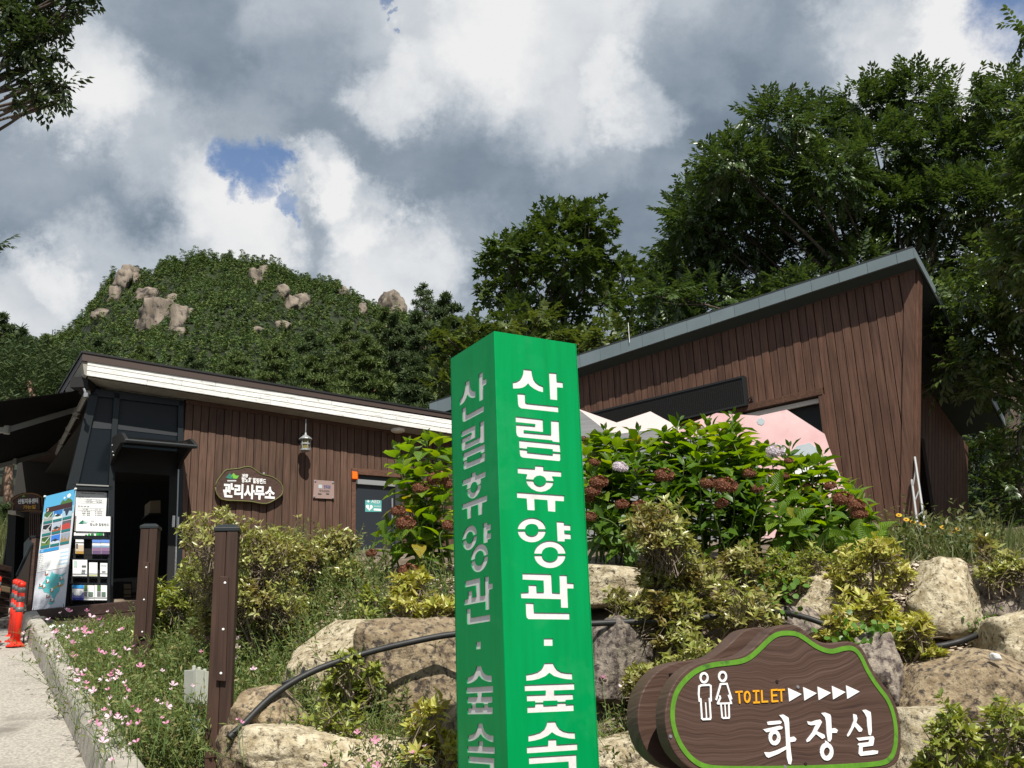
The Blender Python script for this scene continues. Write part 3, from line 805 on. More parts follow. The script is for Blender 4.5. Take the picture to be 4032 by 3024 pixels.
def under_roof(lo, hi):                            # upper end of a side plank, cut below the soffit
    nrm = bk.cross(Cpt - Apt).normalized(); q0 = Apt - Vector((0, 0, f_t(f_r) - f_b(f_r) + .02))
    d = hi - lo; t = (q0 - lo).dot(nrm) / d.dot(nrm)
    return lo + d * min(1, t)
# side wall of planks in shade, and rear
SP = Plane(RP.pt(r_edge(4.2), 0), R(50))
for k in range(32):
    t0 = k * .145
    m_ = MB()
    f0 = lambda z: max(t0 + .005, 0)
    A = [RP.pt(r_edge(z) - .8, z, 0) - RP.n * (t) for z, t in ((RB, t0 + .005), (RB, t0 + .14), (8, t0 + .14), (8, t0 + .005))]
    A[2], A[3] = under_roof(A[1], A[2]), under_roof(A[0], A[3])
    m_.hexa(A, [p + SP.n * -.03 for p in A]); m_.build('side_plank', M['plank2'], hall, bevel=.003)
m_ = MB(); A = [RP.pt(r_edge(z) - .8, z, 0) - RP.n * t - SP.n * .035 for z, t in ((RB, 0.02), (RB, 4.6), (8, 4.6), (8, 0.02))]
A[2], A[3] = under_roof(A[1], A[2]), under_roof(A[0], A[3])
m_.hexa(A, [p - SP.n * .1 for p in A])
m_.build('side_wall', M['groove'], hall)
m_ = MB(); RP.slab(m_, [(r_left, RB - .3), (es1 - 1.0, RB - .3), (es1 - 1.0, r_top(es1) - 1.9), (r_left, r_top(r_left) - .9)], -2.35, -2.2); m_.build('rear_wall', M['groove'], hall)
# antenna rod on the roof
rp_ = at(2478, 1335, 16.2); m_ = MB(); m_.tube([rp_ - Vector((0, 0, .06)), rp_ + Vector((0, 0, .28))], .005, 6); rod = m_.build('lightning_rod', M['white'], smooth=False)
tag(rod, 'thin pale metal rod standing upright on the grey roof edge', 'rod')
# LED display panel
led = thing('display_board', RP.on(2620, 1620), 'long black dotted electronic display board mounted on the plank wall', 'display')
l0, l1 = RP.sz(2250, 1620, .12)[0], RP.sz(2930, 1494, .12)[0]
lzt = (RP.sz(2928, 1495, .12)[1] + RP.sz(2400, 1592, .12)[1]) / 2; lzb = (RP.sz(2938, 1603, .12)[1] + RP.sz(2650, 1655, .12)[1]) / 2
m_ = MB(); RP.slab(m_, [(l0, lzb), (l1, lzb), (l1, lzt), (l0, lzt)], .03, .12); m_.build('housing', M['black'], led, bevel=.008)
m_ = MB()
for (a, b, c_, d_) in ((l0, l1, lzt - .03, lzt), (l0, l1, lzb, lzb + .03), (l1 - .03, l1, lzb + .03, lzt - .03)): RP.slab(m_, [(a, c_), (b, c_), (b, d_), (a, d_)], .12, .135)
m_.build('bezel', mat('bezel', (.015, .015, .016), rough=.5), led)
pitch = .034
cols_, rows_ = int((l1 - l0 - .08) / pitch), int((lzt - lzb - .07) / pitch)
m_ = MB()
for i in range(cols_):
    for j in range(rows_):
        a, z = l0 + .04 + i * pitch, lzb + .04 + j * pitch
        P_ = RP.pt(a, z, .121)
        m_.add([P_, P_ + RP.d * .022, P_ + RP.d * .022 + UZ * .014 + RP.n * .012, P_ + UZ * .014 + RP.n * .012], [(0, 1, 2, 3)])
ld_ = m_.build('lamp_grid', mat('led_louvre', (.035, .04, .04), rough=.5), led, flat=True); ld_['kind'] = 'stuff'
m_ = MB(); m_.tube([RP.pt(l1, lzb + .1, .06), RP.pt(l1 + .06, lzb + .14, .05), RP.pt(l1 + .08, lzb - .02, .04)], .012); m_.build('cable', M['black'], led)
# pink and grey mountain-shaped photo boards before the wall
def cutout(name, label, plane, ridge, bottom, th_, m, patches):
    t = thing(name, plane.on(ridge[0][0], bottom), label, 'photo board', 'mountain shaped boards before the exhibition building')
    pts = [plane.sz(*p) for p in ridge]
    zb = plane.sz(ridge[0][0], bottom)[1]
    m_ = MB(); plane.slab(m_, pts + [(pts[-1][0], zb), (pts[0][0], zb)], -th_, 0); m_.build('board', m, t)
    for k, (pm, pp) in enumerate(patches):
        m_ = MB(); plane.slab(m_, [plane.sz(*p) for p in pp], 0, .004 + .002 * k); m_.build('painted_patch', pm, t)
def circ(cx, cy, rx, ry, n=14, j=.12):
    return [(cx + rx * (1 + j * math.sin(3 * k)) * math.cos(2 * math.pi * k / n), cy + ry * (1 + j * math.cos(2.3 * k)) * math.sin(2 * math.pi * k / n)) for k in range(n)]
M['pink'] = mat('pink_paint', (.70, .42, .42), (.76, .54, .53), 2.2, .6, 0, c3=(.66, .36, .38), scale3=1.2)
M['pinkwhite'] = mat('pale_pink_paint', (.80, .70, .67), (.78, .66, .64), 3, .6)
M['rockgrey'] = mat('grey_paint', (.19, .19, .195), (.27, .27, .275), 3, .6, stretch=(.6, .6, 9))
M['bluegrey'] = mat('blue_grey_paint', (.40, .46, .49), (.46, .51, .53), 3, .6)
CP1 = Plane(at(2450, 1750, 11.8), R(-14)); CP2 = Plane(at(3000, 1750, 11.2), R(-20))
cutout('mountain_board', 'pale pink and grey mountain shaped board beside the green pillar', CP1,
       [(2180, 1560), (2283, 1612), (2428, 1664), (2561, 1620), (2690, 1690), (2790, 1760)], 2200, .06, M['pinkwhite'],
       [(M['rockgrey'], [(2181, 1564), (2284, 1616), (2409, 1713), (2481, 1702), (2561, 1694), (2672, 1704), (2785, 1770), (2785, 2180), (2190, 2180)]),
        (M['white'], [(2660, 1790), (2700, 1780), (2690, 1812), (2660, 1815)])])
cutout('mountain_board', 'pink mountain shaped board with blue grey spots below the wall opening', CP2,
       [(2600, 1740), (2720, 1665), (2821, 1626), (2987, 1637), (3098, 1613), (3247, 1709), (3264, 1760), (3325, 1915)], 2230, .06, M['pink'],
       [(M['bluegrey'], circ(2996, 1660, 15, 14)), (M['bluegrey'], circ(3175, 1785, 56, 38) ), (M['white'], [(3128, 1822), (3165, 1795), (3215, 1822), (3235, 1900), (3120, 1900)]),
        (M['bluegrey'], [(3245, 1840), (3285, 1842), (3290, 1885), (3240, 1885)]),
        (M['rockgrey'], [(2605, 1760), (2740, 1720), (2823, 1700), (2880, 1716), (2985, 1770), (2985, 2200), (2605, 2200)])])
# aluminium ladder lying against the shaded side wall
lad = thing('ladder', at(3590, 2060, 13.6), 'aluminium ladder leaning against the shaded side of the brown building', 'ladder')
for (x0, y0, x1, y1) in ((3602, 1800, 3645, 2090), (3590, 1890, 3615, 2085)):
    m_ = MB(); m_.tube([at(x1, y1, 13.3), at(x0, y0, 13.75)], .016, 6); m_.build('rail', M['ladder'], lad)
for t in (.25, .55, .85):
    m_ = MB(); a = at(3645, 2090, 13.3).lerp(at(3602, 1800, 13.75), t); b = at(3615, 2085, 13.3).lerp(at(3590, 1890, 13.75), t); m_.tube([a, b], .010, 6); m_.build('rung', M['ladder'], lad)

# ------------------------------------------------------------------ things on and before the office wall
def z4(x, y): return (800 + x / 2.212, 1450 + y / 2.212)
M['signwood'] = woodmat('sign_wood', (.040, .022, .016), (.060, .033, .024), (.085, .048, .036), axis=0, bump=.003)
M['olive'] = mat('olive_paint', (.11, .115, .03), rough=.6)
M['ltgreen'] = mat('leaf_green_paint', (.16, .42, .05), rough=.5)
M['dkgreen'] = mat('deep_green_paint', (.025, .17, .12), rough=.5)
osg = thing('office_sign', LP_.on(1236, 1975, .1), 'brown wavy wooden board with white Korean lettering on the office wall', 'sign')
ol = [z4(*p) for p in [(105, 1050), (115, 990), (160, 930), (195, 885), (250, 880), (310, 875), (370, 857), (420, 860), (470, 900), (520, 930), (590, 940), (650, 975), (690, 1020), (697, 1070), (680, 1110), (620, 1150), (560, 1180), (500, 1178), (420, 1160), (320, 1155), (170, 1150), (125, 1110)]]
def smooth_closed(pts, it=2):
    for _ in range(it):
        out = []
        for i in range(len(pts)):
            a, b = pts[i], pts[(i + 1) % len(pts)]
            out += [(a[0] * .75 + b[0] * .25, a[1] * .75 + b[1] * .25), (a[0] * .25 + b[0] * .75, a[1] * .25 + b[1] * .75)]
        pts = out
    return pts
ol = smooth_closed(ol, 1)
m_ = MB(); LP_.slab(m_, [LP_.sz(*p, .11) for p in ol], .05, .11); m_.build('board', M['signwood'], osg, bevel=.004)
m_ = MB(); P_ = [LP_.on(*p, .11) for p in ol]; m_.tube(P_ + [P_[0]], .010, 6); m_.build('rim', M['olive'], osg, smooth=True)
def wall_text(parent, body, p0, p1, off, m, bold=.02, name='lettering'):
    a, z = LP_.sz(*p0, off); b, zt_ = LP_.sz(*p1, off)
    return fit_text(name, body, LP_.pt(a, min(z, zt_), off), LP_.d, UZ, LP_.n, 0, 0, b - a, abs(zt_ - z), m, parent, bold=bold)
wall_text(osg, '관리사무소', z4(170, 1125), z4(626, 1028), .113, M['white'], .045)
wall_text(osg, '거창', z4(335, 950), z4(392, 922), .113, M['white'], .04)
wall_text(osg, '항노화 힐링랜드', z4(333, 995), z4(548, 962), .113, M['white'], .035)
for pts, m in (([(195, 955), (230, 915), (250, 930), (265, 960), (240, 965)], M['dkgreen']), ([(240, 940), (265, 912), (285, 935), (312, 935), (295, 962), (262, 962)], M['ltgreen']), ([(210, 975), (288, 975), (288, 981), (210, 981)], M['white']), ([(210, 985), (288, 985), (288, 991), (210, 991)], M['greyink'])):
    m_ = MB(); LP_.slab(m_, [LP_.sz(*z4(*p), .112) for p in pts], .112, .1155); m_.build('emblem', m, osg)
for p in ((285, 880), (527, 915)):
    m_ = MB(); a, z = LP_.sz(*z4(*p), .06); m_.box(LP_.pt(a, z, .06), LP_.d * .03, LP_.n * .02, UZ * .03); m_.build('hanger', M['alu'], osg)
# plaque
plq = thing('plaque', LP_.on(1275, 1965, .06), 'small square pinkish bronze plaque with four corner studs beside the lantern', 'plaque')
q = [(1236, 1889), (1316, 1895), (1316, 1965), (1233, 1961)]
sub(plq, 'plate', LP_, q, .045, .055, mat('plaque_bronze', (.30, .21, .185), rough=.3, spec=.6), .002)
for p in ((1242, 1894), (1311, 1900), (1238, 1955), (1311, 1960)):
    m_ = MB(); a, z = LP_.sz(*p, .06); m_.lathe(LP_.pt(a, z, .02), [(.016, 0), (.016, .045), (.010, .05)], 10, LP_.n); m_.build('stud', M['steel'], plq)
wall_text(plq, '한국관광', (1275, 1923), (1302, 1911), .056, mat('ink_blue', (.08, .09, .22), rough=.5), .02)
wall_text(plq, '거창 항노화힐링랜드', (1256, 1936), (1298, 1930), .056, M['ink'], .01)
m_ = MB(); LP_.slab(m_, [LP_.sz(*p, .056) for p in ((1254, 1922), (1268, 1923), (1268, 1909), (1254, 1908))], .056, .058); m_.build('emblem', M['bluegrey'], plq)
for xs in ((1252, 1266), (1284, 1296)):
    m_ = MB(); LP_.slab(m_, [LP_.sz(*p, .056) for p in ((xs[0], 1947), (xs[1], 1948), (xs[1], 1943), (xs[0], 1942))], .056, .058); m_.build('emblem', M['ink'], plq)
# hanging lantern
lo_ = .26
lan = thing('lantern', LP_.on(1202, 1775, lo_), 'small round pewter lantern with amber glass hanging under the eave', 'lantern')
lc = LP_.on(1202, 1775, lo_); u_ = .0037
def lat(name, prof, m, n=14): 
    m_ = MB(); m_.lathe(lc, prof, n); return m_.build(name, m, lan, smooth=False)
M['pewter'] = mat('pewter', (.42, .44, .45), (.30, .31, .31), 12, .42, metal=.4)
lat('base_ring', [(.085, 0), (.085, .022), (.07, .03)], M['pewter'])
lat('glass', [(.062, .03), (.066, .10), (.062, .19)], mat('amber_glass', (.20, .17, .055), rough=.2))
lat('roof_cap', [(.108, .185), (.105, .20), (.06, .235), (.022, .262), (.014, .30)], M['pewter'])
for k in range(5):
    a = k * 2 * math.pi / 5 + .4; d = Vector((math.cos(a), math.sin(a), 0))
    m_ = MB(); m_.tube([lc + d * .072 + UZ * .02, lc + d * .076 + UZ * .10, lc + d * .072 + UZ * .195], .007, 5); m_.build('cage_bar', M['pewter'], lan)
lat('cage_ring', [(.074, .095), (.080, .10), (.080, .115), (.074, .12)], M['pewter'])
m_ = MB(); top = LP_.on(1202, 1650, lo_); top.x, top.y = lc.x, lc.y; m_.tube([lc + UZ * .29, top], .008, 6); m_.build('hanging_rod', M['alu'], lan)
m_ = MB(); m_.tube([lc + UZ * .24 - LP_.n * .08, lc + UZ * .31 - LP_.n * .14, lc + UZ * .24 - LP_.n * .23], .02, 8); m_.build('wall_arm', M['black'], lan)
m_ = MB(); m_.lathe(lc - LP_.n * .235 + UZ * .22, [(.055, 0), (.05, .02)], 12, LP_.n); m_.build('wall_plate', M['black'], lan)
# orange alarm lamp
orl = thing('alarm_lamp', LP_.on(1398, 1886, .1), 'bright orange alarm lamp at the corner of the navy door frame', 'lamp')
sub(orl, 'lens', LP_, [(1388, 1885), (1408, 1886), (1408, 1857), (1388, 1856)], .055, .10, M['orange'], .008)
sub(orl, 'back_plate', LP_, [(1386, 1889), (1410, 1890), (1410, 1853), (1386, 1852)], .055, .07, mat('orange_dark', (.45, .07, .01), rough=.4))
# round ceiling light under the eave
cl_ = thing('ceiling_light', LP_.on(1567, 1690, .2), 'round white ceiling light fixed under the eave near the door', 'light')
cp = LP_.on(1567, 1688, .18); cp.z = w1(LP_.sz(1567, 1688, .18)[0]) - .004
m_ = MB(); m_.lathe(cp, [(.12, 0), (.12, -.03), (.10, -.045)], 20); m_.build('rim', M['white'], cl_)
m_ = MB(); m_.lathe(cp, [(.095, -.046), (.06, -.06), (.01, -.064)], 20); m_.build('diffuser', mat('opal', (.62, .60, .52), rough=.4), cl_)

# notice poster on the dark panel
pst = thing('notice_poster', LP_.on(360, 2035, -.05), 'white printed notice sheet with tables fixed beside the office entrance', 'poster')
q = [(300, 1934), (422, 1940), (416, 2036), (296, 2033)]
sub(pst, 'sheet', LP_, q, -.058, -.045, M['paper'])
c4 = [LP_.on(*p, -.045) for p in q]
def bil(c, u, v):                                  # u right, v up; corners TL TR BR BL
    return (c[3] * (1 - u) + c[2] * u) * (1 - v) + (c[0] * (1 - u) + c[1] * u) * v
def patch(parent, name, c, n, pts, m, lift):
    q_ = MB(); q_.prism([bil(c, *p) + n * lift for p in pts], n * .0015); return q_.build(name, m, parent)
def rect(u0, v0, u1, v1): return [(u0, v0), (u1, v0), (u1, v1), (u0, v1)]
def btext(parent, body, c, n, u0, v0, u1, v1, m, lift=.003, bold=.01, name='print'):
    O = bil(c, 0, 0); ux, uy = (c[2] - c[3]), (c[0] - c[3]); w_, h_ = ux.length, uy.length
    return fit_text(name, body, O, ux / w_, uy / h_, n, u0 * w_, v0 * h_, (u1 - u0) * w_, (v1 - v0) * h_, m, parent, lift=lift, bold=bold)
btext(pst, '거창 항노화 힐링랜드 요금안내', c4, LP_.n, .14, .90, .92, .955, M['ink'])
for (u0, v0, u1, v1) in ((.06, .70, .92, .705), (.06, .62, .92, .625), (.06, .54, .92, .545), (.06, .54, .065, .70), (.30, .54, .305, .70), (.58, .62, .585, .70), (.915, .54, .92, .70),
                         (.06, .34, .92, .345), (.06, .25, .92, .255), (.06, .01, .92, .015), (.06, .01, .065, .34), (.18, .01, .185, .25), (.52, .01, .525, .34), (.60, .01, .605, .34), (.915, .01, .92, .34)):
    patch(pst, 'table_rule', c4, LP_.n, rect(u0, v0, u1, v1), M['greyink'], .002)
for (u0, v0, u1, v1, t) in ((.08, .75, .46, .80, '입장시간'), (.06, .38, .45, .43, '주차요금'), (.34, .645, .52, .685, '요금'), (.64, .645, .86, .685, '시간'), (.34, .565, .86, .60, '09:00 - 18:00'),
                            (.22, .27, .42, .31, '구분'), (.64, .27, .84, .31, '비고'), (.21, .18, .48, .22, '대형'), (.21, .11, .48, .15, '중형'), (.21, .04, .48, .08, '소형'), (.64, .18, .88, .22, '5,000'), (.64, .11, .88, .15, '3,000'), (.64, .04, .88, .08, '2,000')):
    btext(pst, t, c4, LP_.n, u0, v0, u1, v1, M['ink'])

# standing banner
bn = thing('standing_banner', at(190, 2412, 14.3), 'tall printed standing banner with nine photos and a teal map on the deck', 'banner')
bc = [at(178, 1955, 14.75), at(299, 1925, 14.45), at(253, 2402, 14.2), at(124, 2420, 14.5)]
bn_n = (bc[1] - bc[3]).cross(bc[0] - bc[2]).normalized()
if bn_n.y > 0: bn_n = -bn_n
M['bannerpaper'] = mat('banner_vinyl', (.56, .57, .62), (.62, .63, .67), 2, .5)
q_ = MB(); q_.prism(bc, -bn_n * .006); q_.build('sheet', M['bannerpaper'], bn)
def bp(name, pts, m, lift): return patch(bn, name, bc, bn_n, pts, m, lift)
PC = {}
def pm(c, r=.5):
    k = tuple(round(x, 3) for x in c)
    if k not in PC: PC[k] = mat('print_%02d' % len(PC), c, rough=r)
    return PC[k]
bp('print', rect(0, .86, 1, 1), pm((.09, .38, .62)), .001); bp('print', rect(0, .80, 1, .86), pm((.25, .52, .66)), .001)
bp('print', [(.55, .905), (.62, .93), (.70, .915), (.78, .935), (.86, .925), (.93, .905), (.93, .89), (.55, .885)], pm((.07, .16, .05)), .002)
for cx, cy, rx in ((.80, .955, .06), (.66, .945, .03)): bp('print', circ(cx, cy, rx, rx * .3), M['white'], .002)
btext(bn, '거창하구나', bc, bn_n, .22, .925, .62, .95, pm((.02, .06, .22)), .003, .02)
btext(bn, '구경가보자', bc, bn_n, .18, .897, .50, .918, pm((.02, .06, .22)), .003, .02)
bp('print', rect(.09, .848, .94, .893), pm((.05, .02, .02)), .0025)
btext(bn, '거창', bc, bn_n, .11, .851, .34, .890, pm((.75, .62, .50)), .005, .05)
btext(bn, '대표관광지', bc, bn_n, .36, .851, .92, .890, pm((.62, .08, .03)), .005, .06)
photo = [((.05, .12, .04), (.30, .33, .30)), ((.03, .16, .45), (.60, .66, .66)), ((.03, .04, .07), (.35, .50, .60)),
         ((.015, .018, .02), (.40, .42, .43)), ((.40, .46, .55), (.35, .09, .03)), ((.10, .10, .11), (.45, .06, .05)),
         ((.04, .10, .02), (.12, .20, .04)), ((.04, .18, .60), (.55, .60, .66)), ((.28, .32, .38), (.30, .21, .10))]
teal = pm((.015, .16, .16))
for i, (c1, c2) in enumerate(photo):
    u0, v0 = .05 + .31 * (i % 3), .752 - .105 * (i // 3)
    bp('photo', rect(u0, v0, u0 + .28, v0 + .094), pm(c1), .002)
    g_ = random.Random(i)
    top_ = [(u0 + .28 * k / 6, v0 + .028 + .05 * g_.random()) for k in range(7)]
    bp('photo', [(u0, v0 + .02)] + top_ + [(u0 + .28, v0 + .02)], pm(c2), .003)
    if i in (0, 3, 6): bp('photo', [(u0 + .02, v0 + .06), (u0 + .12, v0 + .05), (u0 + .26, v0 + .09), (u0 + .26, v0 + .082), (u0 + .13, v0 + .04), (u0 + .02, v0 + .05)], pm((.55, .57, .55)), .0045)
    if i in (1, 4, 7): bp('photo', [(u0 + .03, v0 + .05), (u0 + .14, v0 + .064), (u0 + .25, v0 + .045), (u0 + .14, v0 + .04)], pm((.02, .035, .03)), .0045)
    bp('photo_caption', rect(u0, v0, u0 + .28, v0 + .02), teal, .005)
bp('print', rect(.03, .505, .64, .532), pm((.03, .27, .58)), .002)
btext(bn, '거창 대표관광지 안내', bc, bn_n, .07, .510, .60, .527, M['white'], .004)
bp('print', rect(.03, .345, .95, .50), M['paper'], .0015)
g_ = random.Random(3)
for k in range(9):
    v = .486 - k * .0155
    if k % 2: bp('print', rect(.70, v - .004, .95, v + .009), pm((.45, .62, .76)), .002)
    for (a, b) in ((.05, .20), (.25, .25 + .38 * (.6 + .4 * g_.random())), (.72, .90)):
        btext(bn, g_.choice(('수승대 국민관광지', '항노화 힐링랜드', '거창 창포원', '우두산 출렁다리', '월성계곡', '의동마을 은행나무')), bc, bn_n, a, v - .003, b, v + .007, M['ink'], .0035)
mp_ = [(.30, .26), (.34, .30), (.45, .29), (.50, .335), (.56, .31), (.70, .30), (.78, .29), (.95, .305), (.84, .275), (.93, .24), (.88, .21), (.80, .19), (.78, .155), (.72, .14), (.66, .10), (.68, .075), (.60, .06), (.50, .065), (.52, .09), (.60, .105), (.58, .135), (.46, .15), (.40, .165), (.32, .17), (.26, .20), (.14, .205), (.12, .22), (.22, .24)]
bp('map', mp_, pm((.10, .46, .48)), .002)
bp('map', [(.55, .19), (.70, .205), (.86, .195), (.93, .215), (.88, .205), (.72, .197), (.58, .175), (.52, .15)], pm((.45, .36, .08)), .003)
for (cx, cy) in ((.34, .315), (.40, .245), (.20, .225), (.30, .208), (.82, .25), (.78, .205), (.56, .165), (.46, .125), (.60, .085)):
    bp('map_mark', circ(cx, cy, .055, .008), pm((.36, .12, .05)), .004); bp('map_mark', circ(cx, cy + .013, .045, .013), M['white'], .005)
    bp('map_mark', circ(cx - .03, cy + .012, .018, .008), pm((.05, .06, .06)), .006)
btext(bn, '거창군', bc, bn_n, .20, .018, .36, .034, M['ink'], .003, .03); btext(bn, '문화관광 055-940-3422', bc, bn_n, .44, .020, .92, .034, M['ink'], .003, .02)
bp('emblem', circ(.12, .022, .05, .010), pm((.03, .05, .06)), .002)
for c_ in bc:
    m_ = MB(); m_.lathe(c_ - bn_n * .004, [(.016, 0), (.014, .02)], 8, bn_n); m_.build('corner_clip', M['white'], bn)
m_ = MB(); m_.tube([bc[0], (bc[0] + bc[2]) / 2 - bn_n * .06, bc[2]], .008, 5); m_.tube([bc[1], (bc[1] + bc[3]) / 2 - bn_n * .06, bc[3]], .008, 5)
m_.build('cross_frame', M['black'], bn)

# leaflet rack
YR = 14.62
rk = thing('leaflet_rack', at(355, 2395, YR), 'black wire leaflet rack with a white header board beside the banner', 'rack')
def zp(x, y): return (x / 4.424, 1900 + y / 4.424)
FN = Vector((0, -1, 0))
def rp(parent, name, pts, Y, th_, m, bevel=0):
    P_ = [at(*p, Y) for p in pts]; q_ = MB(); q_.prism(P_, Vector((0, -th_, 0))); return q_.build(name, m, parent, bevel=bevel)
def zr4(x0, y0, x1, y1): return [zp(x0, y0), zp(x1, y0 + 3), zp(x1 - 2, y1 + 3), zp(x0 - 2, y1)]
rp(rk, 'side_post', [zp(1920, 600), zp(1972, 602), zp(1925, 2150), zp(1872, 2150)], YR, .05, M['frame'], .004)
rp(rk, 'side_post', [zp(1270, 600), zp(1300, 600), zp(1215, 2200), zp(1180, 2200)], YR, .05, M['frame'], .004)
hd = rp(rk, 'header_board', [zp(1345, 590), zp(1930, 595), zp(1925, 862), zp(1330, 850)], YR - .06, .02, M['paper'])
rp(rk, 'header_side', [zp(1300, 575), zp(1345, 590), zp(1330, 850), zp(1290, 840)], YR - .02, .02, M['soffit'])
hc = [at(*zp(*p), YR - .081) for p in ((1345, 590), (1930, 595), (1925, 862), (1330, 850))]
patch(rk, 'emblem', hc, FN, [(.05, .52), (.12, .68), (.18, .76), (.24, .55), (.16, .50)], M['dkgreen'], .001)
patch(rk, 'emblem', hc, FN, [(.18, .56), (.24, .72), (.28, .60), (.33, .63), (.27, .54)], pm((.25, .50, .42)), .002)
btext(rk, '거창', hc, FN, .40, .62, .50, .76, M['ink'], .002, .0); btext(rk, '항노화 힐링랜드', hc, FN, .39, .38, .95, .58, M['ink'], .002, .01)
rp(rk, 'shelf_front', zr4(1295, 868, 1815, 925), YR - .05, .01, M['paper'])
for k, (x0, x1, h_) in enumerate(((1480, 1520, 25), (1530, 1575, 35), (1580, 1640, 42), (1670, 1740, 55), (1720, 1800, 60))):
    rp(rk, 'shelf_print', [zp(x0, 924), zp(x1, 924), zp(x1 - 6, 924 - h_ * .7), zp((x0 + x1) / 2, 924 - h_), zp(x0 + 5, 924 - h_ * .7)], YR - .0615 - .001 * k, .002, pm((.03, .30, .06) if k % 2 else (.02, .20, .05)))
for (y0, y1) in ((945, 985), (1330, 1350), (1745, 1770), (1250, 1262), (1650, 1664), (2050, 2062)):
    rp(rk, 'shelf', [zp(1270 - y0 * .03, y0), zp(1915 - y0 * .02, y0 + 12), zp(1915 - y0 * .02, y1 + 12), zp(1270 - y0 * .03, y1)], YR - .03, .04, M['frame'])
rp(rk, 'back_panel', [zp(1290, 940), zp(1915, 945), zp(1880, 2120), zp(1200, 2120)], YR + .03, .01, M['black'])
LFL = [((1320, 992, 1460, 1240), 'cream and brown leaflet at the left of the top shelf', [(0, 0, 1, .18, (.40, .24, .05)), (0, .18, 1, .62, (.55, .46, .34)), (.05, .35, .3, .7, (.12, .11, .11)), (0, .78, 1, .82, (.05, .05, .05))]),
       ((1612, 996, 1758, 1246), 'blue and purple leaflet in the middle of the top shelf', [(0, 0, 1, .22, (.13, .08, .16)), (0, .22, 1, .46, (.24, .14, .24)), (0, .46, 1, .60, (.22, .33, .45)), (0, .80, 1, 1, (.12, .25, .62))]),
       ((1766, 996, 1908, 1246), 'blue and purple leaflet at the right end of the top shelf', [(0, 0, 1, .22, (.13, .08, .16)), (0, .22, 1, .46, (.24, .14, .24)), (0, .46, 1, .60, (.22, .33, .45)), (0, .80, 1, 1, (.12, .25, .62))]),
       ((1272, 1345, 1522, 1630), 'wide white leaflet with a green map on the middle shelf', [(.08, .55, .3, .95, (.45, .62, .55)), (.62, .55, .92, .66, (.10, .11, .11)), (.62, .30, .88, .40, (.25, .25, .25)), (.6, .2, .86, .26, (.3, .35, .36)), (0, .12, 1, .15, (.04, .04, .04))]),
       ((1556, 1392, 1700, 1636), 'plain white leaflet with a yellow foot on the middle shelf', [(0, .04, 1, .10, (.45, .48, .12)), (0, .18, 1, .21, (.04, .04, .04))]),
       ((1750, 1402, 1872, 1636), 'narrow white leaflet at the right end of the middle shelf', [(.2, .30, .75, .42, (.25, .27, .27)), (0, .20, 1, .23, (.04, .04, .04)), (.1, .8, .9, .84, (.5, .55, .58))]),
       ((1262, 1785, 1462, 2045), 'blue leaflet with two white discs on the bottom shelf', [(0, 0, 1, .16, (.05, .06, .30)), (0, .16, 1, .5, (.20, .22, .55)), (0, .78, 1, 1, (.04, .30, .68))]),
       ((1466, 1788, 1642, 2048), 'white leaflet with a green photo in the middle of the bottom shelf', [(0, .60, .34, 1, (.07, .14, .04)), (0, .25, .34, .56, (.16, .16, .16)), (.42, .25, .9, .55, (.12, .18, .14)), (0, .15, 1, .18, (.04, .04, .04))]),
       ((1650, 1788, 1866, 2048), 'white leaflet with a green photo at the right of the bottom shelf', [(.2, .60, .5, 1, (.07, .14, .04)), (.2, .25, .5, .56, (.16, .16, .16)), (.56, .25, .9, .55, (.12, .18, .14)), (0, .15, 1, .18, (.04, .04, .04))])]
for (x0, y0, x1, y1), lab, pr in LFL:
    t = thing('leaflet', at(*zp((x0 + x1) / 2, y1), YR - .08), lab, 'leaflet', 'leaflets in the rack')
    rp(t, 'sheet', zr4(x0, y0, x1, y1), YR - .075, .008, M['paper'])
    c_ = [at(*p, YR - .084) for p in zr4(x0, y0, x1, y1)]
    for k, (a, b, c2, d2, cc) in enumerate(pr): patch(t, 'print', c_, FN, rect(a, b, c2, d2), pm(cc), .0012 + .0012 * k)
    if 'discs' in lab:
        for cx in (.33, .62): patch(t, 'print', c_, FN, circ(cx, .50, .24, .22, 16, 0), M['paper'], .006 + cx * .004)

# retractable awning along the left side of the office
A_ = at(338, 1536, 15.0); B_ = at(208, 1786, 20.6)
aw = thing('awning', A_, 'black fabric awning with grey folding arms reaching out from the office gable', 'awning')
C_ = at(-160, 1604, A_.y - .75); D_ = at(-160, 1886, B_.y - 1.2)
m_ = MB(); m_.prism([A_, B_, D_, C_], Vector((0, 0, .012))); m_.build('canopy_fabric', M['fabric'], aw)
m_ = MB(); m_.tube([A_ + Vector((.05, -.05, -.05)), B_ + Vector((.05, 0, -.05))], .045, 6); m_.build('torsion_bar', M['arm'], aw)
m_ = MB(); m_.box(A_.lerp(B_, .02) + Vector((.05, -.1, .05)), Vector((.26, 0, 0)), Vector((0, .5, 0)), Vector((0, 0, .16))); m_.build('roller_case', M['black'], aw)
def arm(p0, p1, p2, th_):
    m_ = MB(); P0, P1 = at(*p0[:2], p0[2]), at(*p1[:2], p1[2]); P2 = at(*p2[:2], p2[2])
    for a, b in ((P0, P1), (P1, P2)):
        d = (b - a).normalized(); u = d.cross(UZ).normalized(); v = u.cross(d)
        m_.box((a + b) / 2, (b - a), u * th_ * .6, v * th_)
    m_.tube([P1 - UZ * .06, P1 + UZ * .06], th_ * .6, 8)
    m_.build('folding_arm', M['arm'], aw, bevel=.006)
    m_ = MB(); m_.box(P0, Vector((.12, 0, 0)), Vector((0, .12, 0)), Vector((0, 0, .16))); m_.build('arm_bracket', M['arm'], aw, bevel=.02)
arm((300, 1612, 16.2), (28, 1693, 15.3), (-160, 1700, 15.6), .085)
